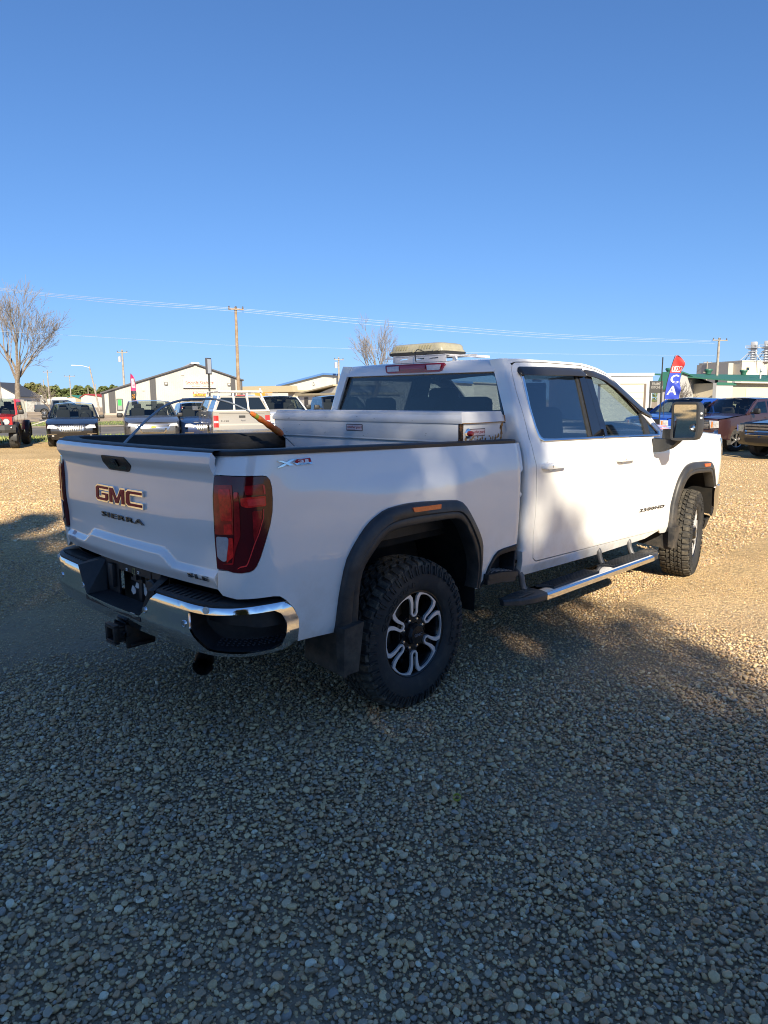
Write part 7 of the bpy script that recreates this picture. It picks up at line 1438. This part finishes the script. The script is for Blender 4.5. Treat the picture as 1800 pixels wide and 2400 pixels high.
# wires
WIR = mat('wire_bright', (.55,.60,.68), rough=.5, metal=.2)
def wire(pts, nm='overhead_wire', label='', r=.012):
    o = MB().tube(spl([at(*p) for p in pts], 8), r, 5).build(nm, WIR, None, 60); return tag(o, label, 'wire', 'overhead wires')
for k, dy in enumerate((0,5,12)):
    wire([(-260,640+dy*.4,46),(60,682+dy*.5,55),(320,705+dy*.8,65),(557,723+dy*.6,72),(900,752+dy,80),(1300,783+dy*.8,90),(1676,799+dy*.5,100)], label=['topmost of the three long wires across the sky','middle one of the three long wires across the sky','lowest of the three long wires across the sky'][k])
wire([(-200,765,50),(200,788,59),(400,800,66),(557,810,72),(790,816,80),(1100,826,86),(1500,832,93),(1676,833,100)], label='single wire lower down, crossing behind the light bar', r=.009)
# ---- feather flags, signs and posts
def flag(px, top, bot, dp_, wpx, cols, texts, label, tilt=.0):
    b = at(px, 938, dp_); t_, n_ = tn(b); b.z = gz(t_, n_); h = zat(top, dp_)-b.z; zb_ = zat(bot, dp_)-b.z; wd = wpx*dp_/1677; e = empty('feather_flag', b, atan2(RT2.y, RT2.x), label, 'flag')
    n = 26; edge = lambda v: .015+tilt*v**1.6; MB().tube([(0,0,0),(.012,0,zb_)]+[(edge(v)-.004,0,zb_+(h-zb_)*v) for v in frange(.1,1,8)], .014, 8).build('flag_pole', CBK, e, 60)
    wid = lambda v: wd*(1-.25*v)*(1 if v < .80 else max(.08, 1-((v-.80)/.20)**1.8*.9))
    def fp(u, v): return Vector((edge(v)+wd*.35*max(0, v-.75)**1.5*1.4+u*wid(v), .10*sin(v*9+u*3)*u+.05*sin(v*23+u*6)*u, zb_+(h-zb_)*v))
    for (v0, v1, m_) in cols:
        mb = MB(); mb.grid(fp, frange(0,1,9), frange(v0, v1, max(3, int(n*(v1-v0))))); k = len(mb.v); mb.v += [p+Vector((0,.006,0)) for p in mb.v[:k]]; mb.f += [tuple(i+k for i in reversed(q)) for q in mb.f[:]]; mb.build('flag_cloth', m_, e, 60, fix=False)
    for (s_, u0, u1, v0, v1, m_) in texts:
        text_mesh('flag_lettering', s_, m_, e, lambda a, b_, d: fp(u0+(u1-u0)*a, v0+(v1-v0)*b_)+Vector((0,-.008-d*.3,0)), 1, 1, .01, bold=.015)
    return e
FR = mat('flag_red', (.55,.04,.04), rough=.7); FBL = mat('flag_blue', (.02,.05,.40), rough=.7); FWH = mat('flag_white', (.72,.72,.74), rough=.7); FMG = mat('flag_magenta', (.45,.02,.12), rough=.7); FBK = mat('flag_black', (.02,.02,.03), rough=.7); FYL = mat('flag_orange', (.75,.32,.03), rough=.7)
flag(1556,837,938,27,34,((0,.60,FBL),(.60,1,FR)),(('USED',.10,.95,.62,.76,FWH),('C',.18,.85,.36,.56,FWH),('A',.12,.80,.10,.30,FWH)),'red and blue feather flag reading USED CARS above the blue pickup', .32)
flag(308,873,948,60,13,((0,.46,FBK),(.46,1,FMG)),(('OPEN',.15,.9,.55,.85,FWH),('S',.2,.8,.22,.36,FYL)),'thin magenta and black feather flag in front of the white shop', .02)
b = at(1548,938,25); b.z = -.2; e = empty('thin_post', b, 0, 'thin black post standing left of the red and blue flag', 'post'); MB().tube([(0,0,0),(0,0,zat(841,25)+.2)], .022, 8).build('post', CBK, e)
b = at(1530,938,26); MB().tube([(0,0,0),(0,0,zat(860,80))], .05, 6) if 0 else None
# dark shop sign on posts
A = at(1522,938,56); B = at(1552,938,56); A.z = B.z = -.2; f2 = frame(A, B-A); L = (B-A).length; e = empty('shop_sign', A, 0, 'black sign with pale letters left of the red and blue flag', 'sign'); SGB = mat('sign_black', (.03,.03,.03), rough=.6)
wallbox(f2, 'sign_panel', 0, L, 0, .12, zat(918,56), zat(890,56), SGB, e); wallbox(f2, 'sign_post', 0, .12, .02, .1, 0, zat(918,56)-.001, SGB, e); wallbox(f2, 'sign_post', L-.12, L, .02, .1, 0, zat(918,56)-.001, SGB, e)
SGT = mat('sign_pale_text', (.32,.31,.29), rough=.7); ftext(f2, 'sign_lettering', 'FRAMES', .15, zat(900,56), L-.25, .22, SGT, e, -.002); ftext(f2, 'sign_lettering', 'KITCHEN', .1, zat(907.5,56), L-.15, .2, SGT, e, -.002)
# tall narrow framed sign by the road
A = at(492,938,52); e = empty('framed_sign', Vector((A.x, A.y, 0)), ROT+.9, 'tall narrow framed sign on a post, seen nearly edge-on', 'sign'); h0, h1 = zat(876,52), zat(838,52)
MB().tube([(0,0,0),(0,0,h0+.05)], .07, 10).build('sign_post', CBK, e); MB().box((0,0,(h0+h1)/2),(.62,.14,h1-h0),.01).build('sign_frame', mat('frame_dark_grey', (.06,.06,.07), rough=.5), e); MB().box((0,-.074,(h0+h1)/2),(.46,.01,h1-h0-.16)).build('sign_face', mat('sign_grey_face', (.42,.45,.50), rough=.5), e)
# small street things at left
b = at(47,938,112); b.z = .0; e = empty('fire_hydrant', b, 0, 'yellow fire hydrant across the road at far left', 'hydrant'); HY = mat('hydrant_yellow', (.70,.42,.03), rough=.6); MB().lathe([(0,.22),(.08,.22),(.1,.15),(.62,.15),(.66,.2),(.74,.2),(.85,.12),(.92,.05),(.94,0)], 16, (0,0,0), 'z').build('barrel', HY, e, 40); MB().lathe([(-.26,.09),(.26,.09)], 12, (0,0,.55), 'x').build('outlets', HY, e)
b = at(55,938,57); b.z = .04; o = MB().tube([(0,0,0),(-.05,0,1.25)], .045, 8).build('marker_stake', mat('stake_wood', (.62,.42,.24), rough=.9)); o.location = b; tag(o, 'pale wooden marker stake on the grass, right of the bare tree', 'stake')
pr0 = at(70,1000,50); o = MB().tube([at(70,998,46)-Vector((0,0,0)), at(112,985,48)], .03, 6).build('barrier_rail', mat('rail_cream', (.7,.66,.55), rough=.7)); tag(o, 'low cream barrier rail beside the black-blue SUV', 'rail')
b = at(412,938,40); e = empty('recycling_bin', Vector((b.x,b.y,0)), ROT, 'blue wheeled bin beside the grey SUV', 'bin'); mb = MB(); mb.hexa([(-.26,-.3,.08),(.26,-.3,.08),(.26,.3,.08),(-.26,.3,.08),(-.32,-.36,1.0),(.32,-.36,1.0),(.32,.36,1.0),(-.32,.36,1.0)]); BB = mat('bin_blue', (.02,.14,.50), rough=.5); mb.build('bin_body', BB, e); MB().box((0,0,1.04),(.70,.80,.06),.02).build('bin_lid', BB, e); MB().lathe([(-.3,.1),(.3,.1)], 12, (0,.28,.1), 'x').build('bin_wheels', CBK, e)
# ---- bare trees
b = at(34,938,58); tree('bare_tree', Vector((b.x,b.y,0)), zat(652,58), 1.0, 21, 'large leafless tree at the left edge', trunk_r=.18, split=.22, levels=5, nl=5)
b = at(868,938,76); tree('bare_tree', Vector((b.x,b.y,0)), zat(734,76), .95, 8, 'leafless tree standing behind the cab and light bar', trunk_r=.20, split=.20, levels=5, nl=4)
b = at(120,938,75); tree('bare_shrub', Vector((b.x,b.y,0)), zat(890,75), 1.3, 33, 'thin leafless shrub right of the large bare tree', 'shrub', trunk_r=.07, split=.2, levels=4)
b = at(1606,938,45); tree('sapling', Vector((b.x,b.y,-.2)), zat(893,45)+.2, 1.0, 12, 'slender pale sapling in front of the green-roofed hall', 'sapling', trunk_r=.05, split=.25, levels=4)
